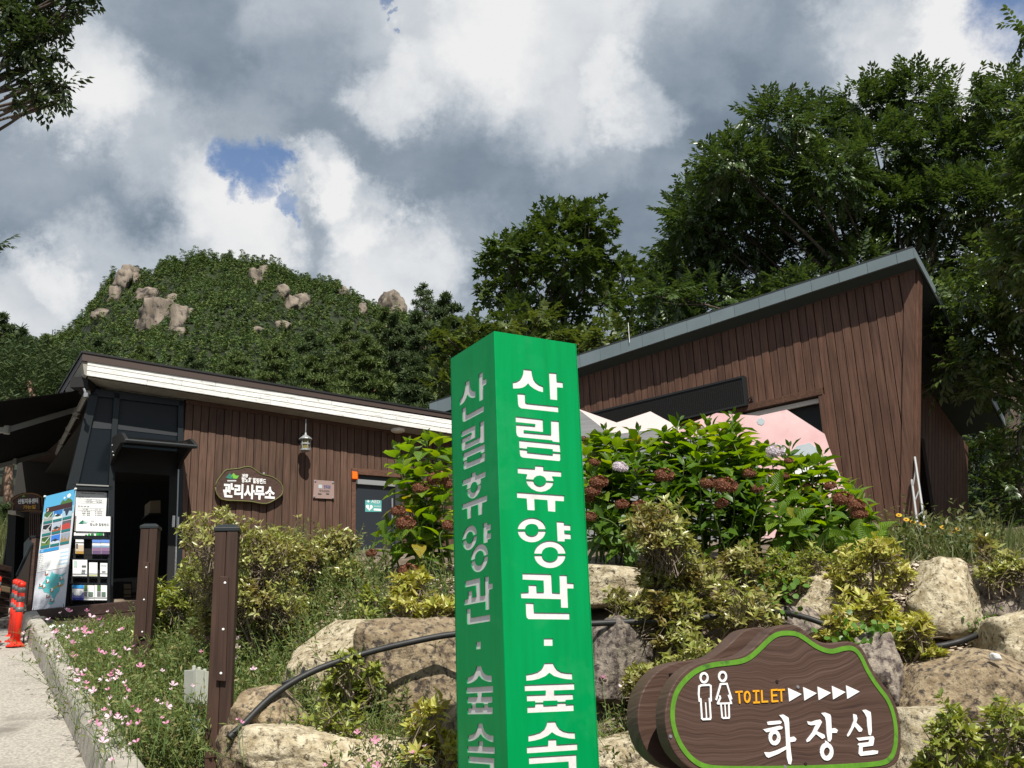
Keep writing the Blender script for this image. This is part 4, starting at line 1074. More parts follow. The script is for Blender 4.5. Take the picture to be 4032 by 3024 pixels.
arm((214, 1772, 20.2), (60, 1818, 19.4), (-160, 1880, 18.9), .085)
for t in (.28, .52, .74):
    m_ = MB(); m_.box(A_.lerp(B_, t) + Vector((.06, -.05, -.05)), Vector((.07, 0, 0)), Vector((0, .10, 0)), Vector((0, 0, .14))); m_.build('wall_bracket', M['arm'], aw, bevel=.012)
m_ = MB(); m_.tube([at(330, 1530, 14.7), at(335, 1542, 14.7), at(341, 1555, 14.72)], .016, 6); m_.box(at(340, 1556, 14.7), Vector((.06, 0, 0)), Vector((0, .05, 0)), Vector((0, 0, .06))); m_.build('winding_eye', M['steel'], aw)

# flexible red traffic posts
def traffic_post(px, py, Y, lab, h=.72):
    b = at(px, py, Y); t = thing('traffic_post', b, lab, 'traffic post', 'red traffic posts by the kerb')
    m_ = MB(); m_.lathe(b, [(.105, 0), (.105, .012), (.075, .035), (.050, .055)], 20); m_.build('base', M['red'], t, smooth=False)
    def seg(n_, v0, v1, r, m):
        q_ = MB(); q_.lathe(b, [(r, .05 + (h - .05) * v0), (r, .05 + (h - .05) * v1)], 20); q = q_.build(n_, m, t); 
        for f in q.data.polygons: f.use_smooth = len(f.vertices) == 4
    seg('tube', 0, .90, .041, M['red'])
    for v0, v1 in ((.49, .575), (.655, .75), (.81, .90)): seg('reflective_band', v0, v1, .0425, M['reflect'])
    seg('cap_ring', .90, .985, .043, M['red']); seg('cap_top', .985, 1.0, .030, M['red'])
    for k in range(5):
        a = k * 1.256; m_ = MB(); m_.lathe(b + Vector((math.cos(a) * .085, math.sin(a) * .085, .018)), [(.011, 0), (.009, .012)], 6); m_.build('base_bolt', M['groove'], t)
traffic_post(62, 2548, 12.0, 'front red flexible traffic post with three grey bands next to the kerb')
traffic_post(53, 2532, 12.5, 'red traffic post half hidden right behind the front one')
traffic_post(43, 2518, 13.0, 'rearmost red traffic post of which mostly the base shows')
traffic_post(-36, 2530, 11.8, 'red traffic post cut off by the left edge of the view')
hp = thing('hoop_bars', at(105, 2545, 12.4), 'four bent dark metal bars hooked over the kerb end beside the traffic posts', 'bars')
for k in range(4):
    d = Vector((.0, .12 * k, .03 * k))
    P_ = [at(90 + 0 * k, 2552, 12.2) + d, at(94, 2510, 12.2) + d, at(100, 2482, 12.25) + d, at(112, 2470, 12.3) + d, at(124, 2466, 12.35) + d]
    m_ = MB(); m_.tube(P_, .011, 6); m_.build('bar', M['black'], hp, smooth=True)

# wooden posts with metal caps
M['postwood'] = woodmat('post_wood', (.030, .0145, .009), (.046, .0225, .014), (.066, .034, .022), bump=.002)
def wooden_post(px, py, Y, w_, rot, zb, batten, screws, lab):
    top = at(px, py, Y); b = Vector((top.x, top.y, zb))
    t = thing('wooden_post', b, lab, 'post', 'square wooden posts in the flower bed')
    cx_, sx_ = math.cos(rot), math.sin(rot); ux, uy = Vector((cx_, sx_, 0)), Vector((-sx_, cx_, 0))
    h = top.z - zb
    for sgn, off in ((-1, 0), (1, .0015)):
        m_ = MB(); m_.box(b + ux * (sgn * w_ * .25) + UZ * (h / 2) - uy * off, ux * (w_ * .5 - .003), uy * w_, UZ * h); m_.build('post_half', M['postwood'], t, bevel=.004)
    m_ = MB(); m_.box(b + UZ * h / 2, ux * w_ * .9, uy * w_ * .8, UZ * h * .99); m_.build('core', M['groove'], t)
    m_ = MB()
    c = w_ * .5 + .006
    q0 = [top + ux * i * c + uy * j * c for i, j in ((-1, -1), (1, -1), (1, 1), (-1, 1))]
    q1 = [p + UZ * .022 for p in q0]
    m_.hexa(q0, q1); c *= .62
    q2 = [top + ux * i * c + uy * j * c + UZ * .042 for i, j in ((-1, -1), (1, -1), (1, 1), (-1, 1))]
    m_.hexa([p + UZ * .0005 for p in q1], q2); m_.build('cap', mat('cap_metal', (.016, .02, .021), rough=.4), t, bevel=.003)
    # batten on the front face
    fp = Plane(Vector((b.x, b.y, 0)) - uy * (w_ / 2), rot)
    pts = [fp.sz(*p, .022) for p in batten]
    m_ = MB(); fp.slab(m_, pts, .001, .028); bt = m_.build('batten', M['postwood'], t, bevel=.003)
    for s_ in screws:
        a, z = fp.sz(*s_, .028); m_ = MB(); m_.lathe(fp.pt(a, z, .028), [(.007, 0), (.007, .003), (.004, .005)], 10, fp.n); m_.build('screw', M['white'], bt)
    return t
wooden_post(897, 2098, 6.0, .128, R(9), .75, [(852, 2680), (889, 2683), (901, 2272), (866, 2268)], [(886, 2295), (879, 2478), (870, 2651)], 'nearer brown square wooden post beside the grey junction box')
wooden_post(594, 2085, 8.8, .138, R(7), 1.4, [(545, 2506), (571, 2509), (588, 2215), (564, 2212)], [(576, 2234), (567, 2361), (560, 2488)], 'farther brown square wooden post before the leaflet rack')
# junction box on a short pole
jb = thing('junction_box', at(795, 2930, 6.5), 'pale grey plastic electrical junction box on a short pole behind the nearer post', 'junction box')
jp = Plane(at(795, 2700, 6.5), R(48))
def jsub(n_, pts, o0, o1, m, bv=.004):
    q_ = MB(); jp.slab(q_, [jp.sz(*p, 0) for p in pts], o0, o1); return q_.build(n_, m, jb, bevel=bv)
M['jbox'] = mat('box_grey', (.42, .43, .37), (.36, .37, .32), 8, .5)
jsub('box_body', [(768, 2768), (850, 2800), (850, 2650), (769, 2634)], -.13, -.01, M['jbox'], .008)
jsub('box_lid', [(768, 2770), (802, 2782), (802, 2640), (769, 2632)], -.01, .006, M['jbox'], .004)
jsub('box_lid', [(804, 2783), (850, 2800), (850, 2650), (804, 2640)], -.01, .006, M['jbox'], .004)
for p in ((778, 2630), (798, 2636), (820, 2643)):
    q_ = MB(); a, z = jp.sz(*p, 0); q_.lathe(jp.pt(a, z, -.04), [(.012, -.01), (.012, .012), (.008, .016)], 8); q_.build('lid_screw', M['jbox'], jb)
q_ = MB(); a, z = jp.sz(800, 2780, 0); q_.tube([jp.pt(a, z + .02, -.07), jp.pt(a, .8, -.07)], .034, 8); q_.build('pole', M['greymetal'], jb, smooth=True)

# dim direction sign and ramp railing at the far left
dsn = thing('direction_sign', at(100, 2430, 16.6), 'dark rounded wooden direction sign on a block pillar in the shade', 'sign')
ol = [zp(*p) for p in [(212, 318), (235, 285), (330, 225), (430, 195), (560, 185), (660, 210), (735, 260), (740, 500), (520, 490), (360, 505), (245, 528), (222, 480), (228, 400), (255, 375), (225, 365)]]
rp(dsn, 'board', ol, 16.6, .08, M['signwood'], .006)
P_ = [at(*p, 16.515) for p in ol]; m_ = MB(); m_.tube(P_ + [P_[0]], .012, 5); m_.build('rim', mat('tan_paint', (.17, .09, .03), rough=.6), dsn)
c_ = [at(*zp(*p), 16.515) for p in ((212, 200), (740, 180), (740, 500), (212, 520))]
btext(dsn, '산림치유센터', c_, FN, .19, .44, .86, .72, M['white'], .004, .04, 'lettering'); btext(dsn, '가는길', c_, FN, .36, .14, .78, .36, mat('amber_paint', (.55, .30, .03), rough=.5), .004, .04, 'lettering')
patch(dsn, 'emblem', c_, FN, [(.32, .80), (.38, .93), (.44, .84)], M['ltgreen'], .003)
rp(dsn, 'block', [zp(290, 535), zp(430, 545), zp(430, 610), zp(290, 600)], 16.6, .3, M['concrete'], .01)
rp(dsn, 'pillar', [zp(295, 605), zp(430, 610), zp(370, 2350), zp(200, 2350)], 16.7, .3, M['black'])
rr = thing('ramp_railing', at(145, 2420, 15.2), 'dark brown ramp railing with a capped post behind the banner', 'railing')
rp(rr, 'post', [zp(615, 985), zp(690, 985), zp(600, 2300), zp(520, 2300)], 15.2, .12, M['deck'], .006)
rp(rr, 'post_cap', [zp(605, 950), zp(698, 950), zp(692, 988), zp(608, 988)], 15.22, .15, M['frame'], .006)
m_ = MB(); m_.tube([at(*zp(600, 1000), 15.2), at(*zp(500, 1180), 14.9), at(*zp(300, 1620), 14.3)], .022, 6); m_.build('hand_rail', M['frame'], rr)
rp(rr, 'panel', [zp(600, 1030), zp(560, 2280), zp(200, 2280), zp(310, 1630)], 15.25, .03, mat('panel_brown', (.02, .012, .008), rough=.7))
for k in range(6): rp(rr, 'baluster', [zp(530 + k * 32, 540), zp(545 + k * 32, 540), zp(540 + k * 32, 1000), zp(522 + k * 32, 1000)], 16.2, .03, M['deck'])
rp(rr, 'top_rail', [zp(540, 515), zp(745, 520), zp(745, 548), zp(540, 545)], 16.2, .05, M['deck'])
ts = thing('timber_stack', at(20, 2440, 15.0), 'stack of dark weathered timbers beside the lane', 'timber stack')
for k in range(8):
    y0 = 2232 + k * 27
    rp(ts, 'timber', [(-40, y0 + 3), (48 - k * 2, y0), (46 - k * 2, y0 + 23), (-40, y0 + 26)], 15.2 + .04 * (k % 3), .5, M['card'] if k == 3 else M['deck'], .01)

# ------------------------------------------------------------------ green pillar sign
PA = Vector((-.016106 * 4.6, 4.6, 1.6 + .355084 * 4.6)); PW, PANG = .0985 * 4.6, .528842
pil = thing('pillar_sign', (PA.x + .1, PA.y + .3, .4), 'tall square green pillar sign with white cut out Korean lettering', 'sign')
dr = Vector((math.cos(PANG), math.sin(PANG), 0)); dl = Vector((-math.sin(PANG), math.cos(PANG), 0))
FR = Plane(PA, PANG)
def I(o, oy, pts): return [(1700 + x / 3.16, oy + y / 3.16) for x, y in pts]
def ring(cx, cy, rx, ry, ix, iy, top, gap=9, n=14):
    a0, a1 = (math.pi, 2 * math.pi) if top else (0, math.pi)
    o = [(cx + rx * math.cos(a0 + (a1 - a0) * k / n), cy + ry * math.sin(a0 + (a1 - a0) * k / n) + (-gap * .5 if top else gap * .5)) for k in range(n + 1)]
    i_ = [(cx + ix * math.cos(a1 - (a1 - a0) * k / n), cy + iy * math.sin(a1 - (a1 - a0) * k / n) + (-gap * .5 if top else gap * .5)) for k in range(n + 1)]
    return o + i_
GL = []
GL += [I(0, 1250, p) for p in (
 [(1143, 640), (1243, 650), (1250, 700), (1265, 760), (1290, 800), (1330, 832), (1388, 855), (1388, 930), (1330, 915), (1270, 885), (1225, 850), (1200, 818), (1170, 850), (1130, 873), (1080, 882), (1013, 883), (1010, 805), (1060, 795), (1100, 770), (1125, 730), (1140, 690)],
 [(1460, 683), (1552, 690), (1558, 795), (1633, 803), (1635, 875), (1562, 868), (1565, 1028), (1475, 1018), (1465, 800)],
 [(1067, 943), (1162, 950), (1165, 1055), (1185, 1068), (1577, 1108), (1578, 1180), (1115, 1130), (1085, 1110), (1075, 1080)],
 [(1045, 1230), (1385, 1268), (1388, 1425), (1148, 1400), (1148, 1428), (1488, 1458), (1485, 1280), (1583, 1288), (1592, 1553), (1505, 1543), (1500, 1528), (1085, 1487), (1062, 1468), (1052, 1430), (1050, 1330), (1290, 1350), (1290, 1325), (1047, 1300)])]
GL += [I(0, 1750, p) for p in (
 [(1088, -55), (1595, -5), (1603, 95), (1508, 85), (1505, 58), (1188, 28), (1188, 52), (1092, 42)],
 [(1093, 55), (1190, 65), (1190, 97), (1508, 130), (1510, 100), (1603, 108), (1603, 190), (1590, 207), (1130, 162), (1105, 145), (1097, 110)],
 [(1070, 288), (1288, 302), (1288, 260), (1390, 268), (1392, 318), (1615, 335), (1612, 402), (1502, 395), (1515, 420), (1518, 455), (1425, 450), (1415, 420), (1390, 398), (1350, 385), (1310, 390), (1280, 412), (1265, 437), (1175, 430), (1178, 400), (1190, 370), (1072, 358)],
 [(1178, 442), (1265, 448), (1280, 485), (1310, 508), (1350, 517), (1390, 505), (1415, 482), (1425, 460), (1518, 468), (1505, 510), (1470, 550), (1420, 578), (1360, 590), (1300, 580), (1240, 550), (1200, 510), (1182, 475)],
 [(1062, 592), (1650, 632), (1648, 707), (1540, 700), (1542, 838), (1448, 830), (1440, 692), (1280, 680), (1285, 820), (1192, 815), (1182, 672), (1063, 662)],
 ring(1246, 1057, 174, 142, 82, 66, True), ring(1246, 1067, 174, 145, 82, 66, False), ring(1472, 1362, 195, 162, 100, 82, True), ring(1472, 1371, 195, 162, 100, 82, False),
 [(1555, 955), (1648, 962), (1648, 995), (1728, 1000), (1728, 1070), (1652, 1068), (1655, 1103), (1732, 1110), (1733, 1178), (1658, 1175), (1658, 1208), (1567, 1203)])]
GL += [I(0, 2250, p) for p in (
 [(1130, 22), (1485, 32), (1492, 75), (1500, 262), (1597, 268), (1590, 42), (1683, 45), (1687, 140), (1768, 145), (1768, 212), (1690, 210), (1700, 452), (1610, 450), (1607, 345), (1115, 332), (1110, 262), (1208, 258), (1205, 165), (1303, 168), (1308, 258), (1398, 258), (1392, 112), (1132, 100)],
 [(1170, 388), (1268, 392), (1275, 510), (1715, 517), (1717, 598), (1205, 593), (1182, 575), (1175, 530)],
 [(1397, 832), (1507, 832), (1507, 925), (1397, 925)])]
SH = [(1405, 350), (1510, 347), (1530, 390), (1560, 430), (1610, 460), (1670, 472), (1748, 475), (1752, 555), (1680, 550), (1600, 535), (1520, 510), (1465, 470), (1420, 510), (1340, 545), (1260, 563), (1178, 570), (1175, 492), (1250, 480), (1320, 458), (1370, 420), (1390, 385)]
GL += [I(0, 2500, p) for p in (SH,
 [(1157, 622), (1775, 600), (1777, 680), (1525, 690), (1527, 740), (1758, 733), (1762, 803), (1670, 808), (1668, 828), (1568, 830), (1562, 815), (1392, 820), (1390, 838), (1290, 840), (1285, 822), (1187, 825), (1183, 748), (1420, 740), (1420, 690), (1160, 698)],
 [(1190, 893), (1288, 890), (1292, 850), (1390, 848), (1392, 880), (1565, 872), (1567, 845), (1668, 842), (1672, 868), (1768, 862), (1770, 945), (1192, 970)],
 [(1440, 1078), (1540, 1075), (1555, 1115), (1590, 1165), (1640, 1195), (1700, 1210), (1783, 1212), (1787, 1293), (1710, 1288), (1620, 1270), (1550, 1245), (1498, 1210), (1450, 1252), (1370, 1290), (1290, 1312), (1205, 1327), (1203, 1248), (1270, 1235), (1350, 1210), (1405, 1165), (1430, 1115)],
 [(1185, 1392), (1450, 1372), (1452, 1300), (1552, 1297), (1555, 1365), (1813, 1350), (1815, 1432), (1187, 1473)],
 [(1210, 1522), (1802, 1487), (1808, 1760), (1712, 1765), (1703, 1575), (1213, 1607)])]
GUV = [[FR.sz(*p) for p in poly] for poly in GL]
PZ0 = .45
def cut_panel(name, O, u, n, w_, zb, zt, holes, depth, m, parent):
    c = bpy.data.curves.new(name, 'CURVE'); c.dimensions = '2D'; c.fill_mode = 'BOTH'; c.extrude = depth / 2; c.bevel_depth = 0
    def spl(pts):
        s_ = c.splines.new('POLY'); s_.points.add(len(pts) - 1); s_.use_cyclic_u = True
        for i_, (a, b) in enumerate(pts): s_.points[i_].co = (a, b, 0, 1)
    spl([(0.0015, zb), (w_ - .0015, zb), (w_ - .0015, zt), (0.0015, zt)])
    for h_ in holes: spl(h_)
    o = bpy.data.objects.new(name, c); col.objects.link(o); dg = bpy.context.evaluated_depsgraph_get(); dg.update()
    me = bpy.data.meshes.new_from_object(o.evaluated_get(dg)); bpy.data.objects.remove(o); bpy.data.curves.remove(c)
    co = np.empty(len(me.vertices) * 3, np.float32); me.vertices.foreach_get('co', co); co = co.reshape(-1, 3)
    W = np.array(O) * np.array((1, 1, 0)) + co[:, 0:1] * np.array(u) + co[:, 1:2] * np.array((0, 0, 1)) + co[:, 2:3] * np.array(n) - np.array(wloc(parent))
    me.vertices.foreach_set('co', W.astype(np.float32).ravel()); me.materials.clear(); setmat(me, m); me.update()
    return link(name, me, parent, wloc(parent))
M['green'] = mat('pillar_green', (.0, .275, .074), (.0, .235, .060), 3.5, .40, .0012, stretch=(5, 5, .45), spec=.14, lo=.40, hi=.70, c3=(.02, .30, .10), scale3=2.2, c3pos=(.55, .75), bumpscale=3)
M['acryl'] = mat('letter_acrylic', (.74, .72, .71), (.66, .645, .63), 40, .5, .0, c3=(.60, .58, .55), scale3=6, c3pos=(.55, .7))
dpt = .003
ld_n = Vector((-math.cos(PANG), -math.sin(PANG), 0))
ctr = Vector((PA.x, PA.y, 0)) + (dr + dl) * (PW / 2)
p1 = cut_panel('front_panel', PA - FR.n * (dpt / 2), dr, FR.n, PW, PZ0, PA.z, GUV, dpt, M['green'], pil)
# left face: same text read left to right, so its axis runs from the far edge to the arris
FLo = PA + dl * PW
p2 = cut_panel('left_panel', FLo - ld_n * (dpt / 2), -dl, ld_n, PW, PZ0, PA.z, GUV, dpt, M['green'], pil)
for nm, O_, u_2, n_ in (('letter_backing', PA, dr, FR.n), ('letter_backing', FLo, -dl, ld_n)):
    m_ = MB(); a = Vector((O_.x, O_.y, 0)) - n_ * .0042
    m_.hexa([a + u_2 * .02 + UZ * PZ0, a + u_2 * (PW - .02) + UZ * PZ0, a + u_2 * (PW - .02) + UZ * (PA.z - .03), a + u_2 * .02 + UZ * (PA.z - .03)], [p - n_ * .004 for p in (a + u_2 * .02 + UZ * PZ0, a + u_2 * (PW - .02) + UZ * PZ0, a + u_2 * (PW - .02) + UZ * (PA.z - .03), a + u_2 * .02 + UZ * (PA.z - .03))])
    m_.build(nm, M['acryl'], pil)
m_ = MB()
for a, b, n_ in ((PA + dl * PW, PA + (dl + dr) * PW, dl), (PA + (dl + dr) * PW, PA + dr * PW, dr)):
    a = Vector((a.x, a.y, 0)); b = Vector((b.x, b.y, 0))
    m_.hexa([a + UZ * PZ0, b + UZ * PZ0, b + UZ * PA.z, a + UZ * PA.z], [p - n_ * .008 for p in (a + UZ * PZ0, b + UZ * PZ0, b + UZ * PA.z, a + UZ * PA.z)])
m_.build('rear_panel', M['green'], pil)
m_ = MB(); q = [Vector((PA.x, PA.y, PA.z - .012)) + dr * (PW * i) + dl * (PW * j) for i, j in ((.02, .02), (.98, .02), (.98, .98), (.02, .98))]
m_.prism(q, UZ * .010); m_.build('top_plate', M['green'], pil)

# ------------------------------------------------------------------ toilet sign: two thick wavy boards
TP = Plane(at(2950, 2750, 4.2), R(22))
def zt2(x, y): return (2400 + x / 1.7955, 2400 + y / 1.7955)
tout = [(1190, 118), (1260, 103), (1330, 113), (1385, 150), (1440, 200), (1500, 232), (1560, 240), (1640, 226), (1710, 224), (1762, 246), (1803, 295), (1835, 370), (1872, 440), (1922, 510), (1977, 580), (2017, 650), (2042, 720), (2057, 800), (2064, 900), (2060, 1000), (2043, 1070), (2005, 1110), (1930, 1132), (1700, 1150), (1400, 1165), (1000, 1175), (720, 1172), (620, 1150), (540, 1105), (472, 1035), (425, 950), (398, 850), (390, 750), (402, 650), (432, 560), (482, 480), (552, 412), (632, 372), (722, 352), (832, 345), (922, 328), (990, 290), (1050, 235), (1112, 172), (1150, 137)]
tpx = smooth_closed([zt2(*p) for p in tout], 1)
tsg = thing('toilet_sign', TP.on(2950, 3060), 'double wavy brown wooden toilet sign with green outline, pictograms and white arrows', 'sign')
M['toiletwood'] = None
def toiletwood():
    m = bpy.data.materials.new('toilet_sign_wood'); m.use_nodes = True; t = m.node_tree; L = t.links.new; b = t.nodes['Principled BSDF']
    b.inputs['Roughness'].default_value = .55; b.inputs['Specular IOR Level'].default_value = .35
    tc = N(t, 'ShaderNodeTexCoord'); mp = N(t, 'ShaderNodeMapping'); mp.inputs['Rotation'].default_value = (0, R(-2), 0); mp.inputs['Scale'].default_value = (1, 1, 1); L(tc.outputs['Object'], mp.inputs[0])
    nz = N(t, 'ShaderNodeTexNoise'); nz.inputs['Scale'].default_value = 2.2; nz.inputs['Detail'].default_value = 2; L(mp.outputs[0], nz.inputs['Vector'])
    sp = N(t, 'ShaderNodeSeparateXYZ'); L(mp.outputs[0], sp.inputs[0])
    # grain rings: phase = z*k + warp
    wv = N(t, 'ShaderNodeMath', operation='MULTIPLY_ADD'); L(nz.outputs[0], wv.inputs[0]); wv.inputs[1].default_value = .30; L(sp.outputs[2], wv.inputs[2])
    xx = N(t, 'ShaderNodeMath', operation='MULTIPLY_ADD'); L(sp.outputs[0], xx.inputs[0]); xx.inputs[1].default_value = -.07; L(wv.outputs[0], xx.inputs[2])
    cm = N(t, 'ShaderNodeCombineXYZ'); L(xx.outputs[0], cm.inputs[2]); mx0 = N(t, 'ShaderNodeMath', operation='MULTIPLY'); L(sp.outputs[0], mx0.inputs[0]); mx0.inputs[1].default_value = .035; L(mx0.outputs[0], cm.inputs[0])
    n2 = N(t, 'ShaderNodeTexNoise'); n2.inputs['Scale'].default_value = 42; n2.inputs['Detail'].default_value = 4; n2.inputs['Roughness'].default_value = .5; L(cm.outputs[0], n2.inputs['Vector'])
    ramp = N(t, 'ShaderNodeValToRGB'); L(n2.outputs[0], ramp.inputs[0]); e = ramp.color_ramp.elements
    e[0].position, e[0].color = .27, (.022, .011, .008, 1); e[1].position, e[1].color = .74, (.100, .058, .042, 1)
    x = e.new(.37); x.color = (.070, .038, .027, 1)
    x = e.new(.56); x.color = (.076, .042, .030, 1)
    L(ramp.outputs[0], b.inputs['Base Color'])
    bn_ = N(t, 'ShaderNodeBump'); bn_.inputs['Distance'].default_value = .007; bn_.inputs['Strength'].default_value = .9; L(n2.outputs[0], bn_.inputs['Height']); L(bn_.outputs[0], b.inputs['Normal'])
    return m
M['toiletwood'] = toiletwood()
tsz = [TP.sz(*p) for p in tpx]
m_ = MB(); TP.slab(m_, tsz, -.075, 0); m_.build('front_board', M['toiletwood'], tsg, bevel=.006)
m_ = MB(); TP.slab(m_, [(a - .004, z + .004) for a, z in tsz], -.30, -.205); m_.build('rear_board', M['toiletwood'], tsg, bevel=.006)
# spacer post between the boards
m_ = MB(); a0, z0 = TP.sz(2950, 2800); m_.hexa([TP.pt(a0 - .22, .55, -.203), TP.pt(a0 + .35, .55, -.203), TP.pt(a0 + .35, z0 + .15, -.203), TP.pt(a0 - .22, z0 + .15, -.203)], [TP.pt(a0 - .22, .55, -.077), TP.pt(a0 + .35, .55, -.077), TP.pt(a0 + .35, z0 + .15, -.077), TP.pt(a0 - .22, z0 + .15, -.077)]); m_.build('post', M['groove'], tsg)
# green line: ribbon
gl = [(1250, 165), (1320, 170), (1380, 205), (1450, 258), (1520, 290), (1580, 298), (1650, 275), (1705, 270), (1745, 290), (1780, 340), (1810, 410), (1850, 480), (1905, 560), (1955, 620), (1990, 690), (2015, 780), (2025, 880), (2018, 980), (1990, 1050), (1940, 1085), (1800, 1100), (1500, 1118), (1100, 1125), (760, 1125), (650, 1105), (570, 1050), (500, 960), (455, 850), (440, 750), (450, 650), (480, 565), (540, 490), (620, 425), (720, 390), (850, 378), (940, 365), (1000, 335), (1070, 270), (1140, 200), (1190, 172)]
gl = smooth_closed([zt2(*p) for p in gl], 2); gsz = [TP.sz(*p) for p in gl]
m_ = MB(); n_ = len(gsz); hw = .0092
L0, L1 = [], []
for i in range(n_):
    a = Vector(gsz[i - 1]); b = Vector(gsz[(i + 1) % n_]); d = (b - a).normalized(); nn = Vector((-d.y, d.x)); c = Vector(gsz[i])
    L0.append(c + nn * hw); L1.append(c - nn * hw)
vs_ = [TP.pt(*p, .003) for p in L0] + [TP.pt(*p, .003) for p in L1] + [TP.pt(*p, -.001) for p in L0] + [TP.pt(*p, -.001) for p in L1]
fs = []
for i in range(n_):
    j = (i + 1) % n_
    fs += [(i, j, n_ + j, n_ + i), (i, 2 * n_ + i, 2 * n_ + j, j), (n_ + i, n_ + j, 3 * n_ + j, 3 * n_ + i)]
m_.add(vs_, fs); m_.build('outline', mat('sign_green_line', (.11, .28, .018), (.08, .21, .015), 30, .5, c3=(.05, .13, .02), scale3=14, c3pos=(.60, .70)), tsg)
def tpoly(name, pts, m, o=.004): 
    q_ = MB(); TP.slab(q_, [TP.sz(*zt2(*p)) for p in pts], .0005, o); return q_.build(name, m, tsg)
def tstroke(name, pts, wpx, m, o=.004, closed=False):
    P2 = [Vector(TP.sz(*zt2(*p))) for p in pts]; hw = wpx / 1.7955 / 4330 * 4.2 / 2
    q_ = MB(); n = len(P2)
    segs = [(P2[i], P2[(i + 1) % n]) for i in range(n if closed else n - 1)]
    k = 0
    for a, b in segs:
        d = (b - a).normalized(); nn = Vector((-d.y, d.x)) * hw; e = d * hw * .7; oo = o + .0002 * (k % 3); k += 1
        TP.slab(q_, [tuple(a - nn - e), tuple(b - nn + e), tuple(b + nn + e), tuple(a + nn - e)], .0005, oo)
    return q_.build(name, m, tsg)
M['signwhite'] = mat('sign_white', (.82, .82, .80), rough=.4)
ell = lambda cx, cy, rx, ry, n=20: [(cx + rx * math.cos(2 * math.pi * k / n), cy + ry * math.sin(2 * math.pi * k / n)) for k in range(n)]
tstroke('pictogram', ell(665, 483, 25, 32), 15, M['signwhite'], closed=True)
tstroke('pictogram', ell(796, 474, 25, 32), 15, M['signwhite'], closed=True)
tstroke('pictogram', [(632, 648), (627, 600), (630, 545), (645, 536), (700, 533), (712, 540), (713, 590), (714, 645)], 13, M['signwhite'])
tstroke('pictogram', [(641, 632), (650, 770), (657, 776), (708, 774), (712, 765), (703, 630)], 13, M['signwhite'])
tstroke('pictogram', [(676, 660), (683, 770)], 9, M['signwhite'])
tstroke('pictogram', [(752, 636), (783, 527), (826, 525), (858, 630)], 13, M['signwhite'])
tstroke('pictogram', [(776, 612), (780, 625), (762, 665), (858, 662), (838, 608)], 12, M['signwhite'])
tstroke('pictogram', [(784, 668), (793, 762), (800, 767), (840, 766), (843, 760), (840, 665)], 12, M['signwhite'])
tstroke('pictogram', [(812, 668), (819, 765)], 9, M['signwhite'])
M['amber'] = mat('amber_paint_bright', (.80, .36, .010), rough=.45)
for pts in ([[(889, 584), (934, 580)], [(911, 584), (917, 660)]], [ell(970, 618, 18, 36, 16) + [(988, 618)]], [[(1012, 577), (1052, 575)], [(1032, 578), (1035, 656)], [(1016, 658), (1056, 656)]],
            [[(1072, 574), (1076, 652), (1114, 650)]], [[(1182, 567), (1142, 570), (1146, 650), (1186, 647)], [(1146, 608), (1178, 606)]], [[(1186, 570), (1232, 567)], [(1209, 570), (1213, 646)]]):
    for st in pts: tstroke('lettering', st, 12.5, M['amber'])
for x, y in ((1258, 554), (1365, 548), (1466, 545), (1568, 540), (1668, 536)):
    tpoly('arrow', [(x, y), (x + 96, y + 44), (x + 9, y + 96)], M['signwhite'])
# brush lettering 화장실
W_ = M['signwhite']
tpoly('lettering', [(1196, 748), (1225, 742), (1262, 765), (1266, 800), (1270, 905), (1300, 898), (1318, 915), (1308, 932), (1272, 938), (1278, 1000), (1286, 1060), (1278, 1095), (1262, 1092), (1250, 1050), (1245, 950), (1240, 860), (1232, 800), (1215, 768)], W_)
tpoly('lettering', [(1110, 795), (1135, 790), (1200, 785), (1215, 795), (1205, 808), (1140, 815), (1115, 815)], W_)
tpoly('lettering', [(1082, 848), (1110, 842), (1200, 822), (1222, 830), (1215, 845), (1150, 858), (1105, 868)], W_)
tstroke('lettering', ell(1163, 905, 30, 40), 26, W_, closed=True)
tpoly('lettering', [(1088, 1008), (1130, 1010), (1180, 995), (1248, 965), (1250, 985), (1190, 1020), (1120, 1048), (1105, 1040)], W_)
tpoly('lettering', [(1393, 790), (1425, 795), (1450, 785), (1485, 778), (1498, 795), (1480, 830), (1462, 860), (1515, 885), (1520, 905), (1500, 915), (1455, 880), (1410, 930), (1390, 938), (1388, 925), (1430, 870), (1455, 815), (1420, 818), (1400, 812)], W_)
tpoly('lettering', [(1492, 732), (1520, 728), (1556, 742), (1562, 760), (1566, 842), (1590, 838), (1610, 852), (1602, 872), (1568, 872), (1566, 915), (1555, 935), (1540, 928), (1532, 880), (1528, 800), (1520, 762)], W_)
tstroke('lettering', ell(1532, 1005, 34, 46), 30, W_, closed=True)
tpoly('lettering', [(1520, 925), (1545, 940), (1540, 962), (1522, 955)], W_)
tpoly('lettering', [(1718, 738), (1742, 745), (1748, 770), (1740, 800), (1765, 825), (1785, 845), (1778, 862), (1760, 865), (1728, 825), (1695, 885), (1680, 900), (1676, 890), (1705, 835), (1722, 790)], W_)
tpoly('lettering', [(1782, 712), (1808, 708), (1842, 725), (1846, 760), (1850, 860), (1843, 890), (1828, 885), (1820, 830), (1815, 765), (1800, 735)], W_)
tpoly('lettering', [(1742, 908), (1770, 905), (1860, 895), (1868, 910), (1862, 950), (1858, 962), (1785, 972), (1785, 1005), (1860, 995), (1895, 998), (1892, 1018), (1860, 1025), (1770, 1035), (1758, 1020), (1762, 962), (1752, 958), (1760, 945), (1830, 938), (1835, 918), (1760, 928)], W_)
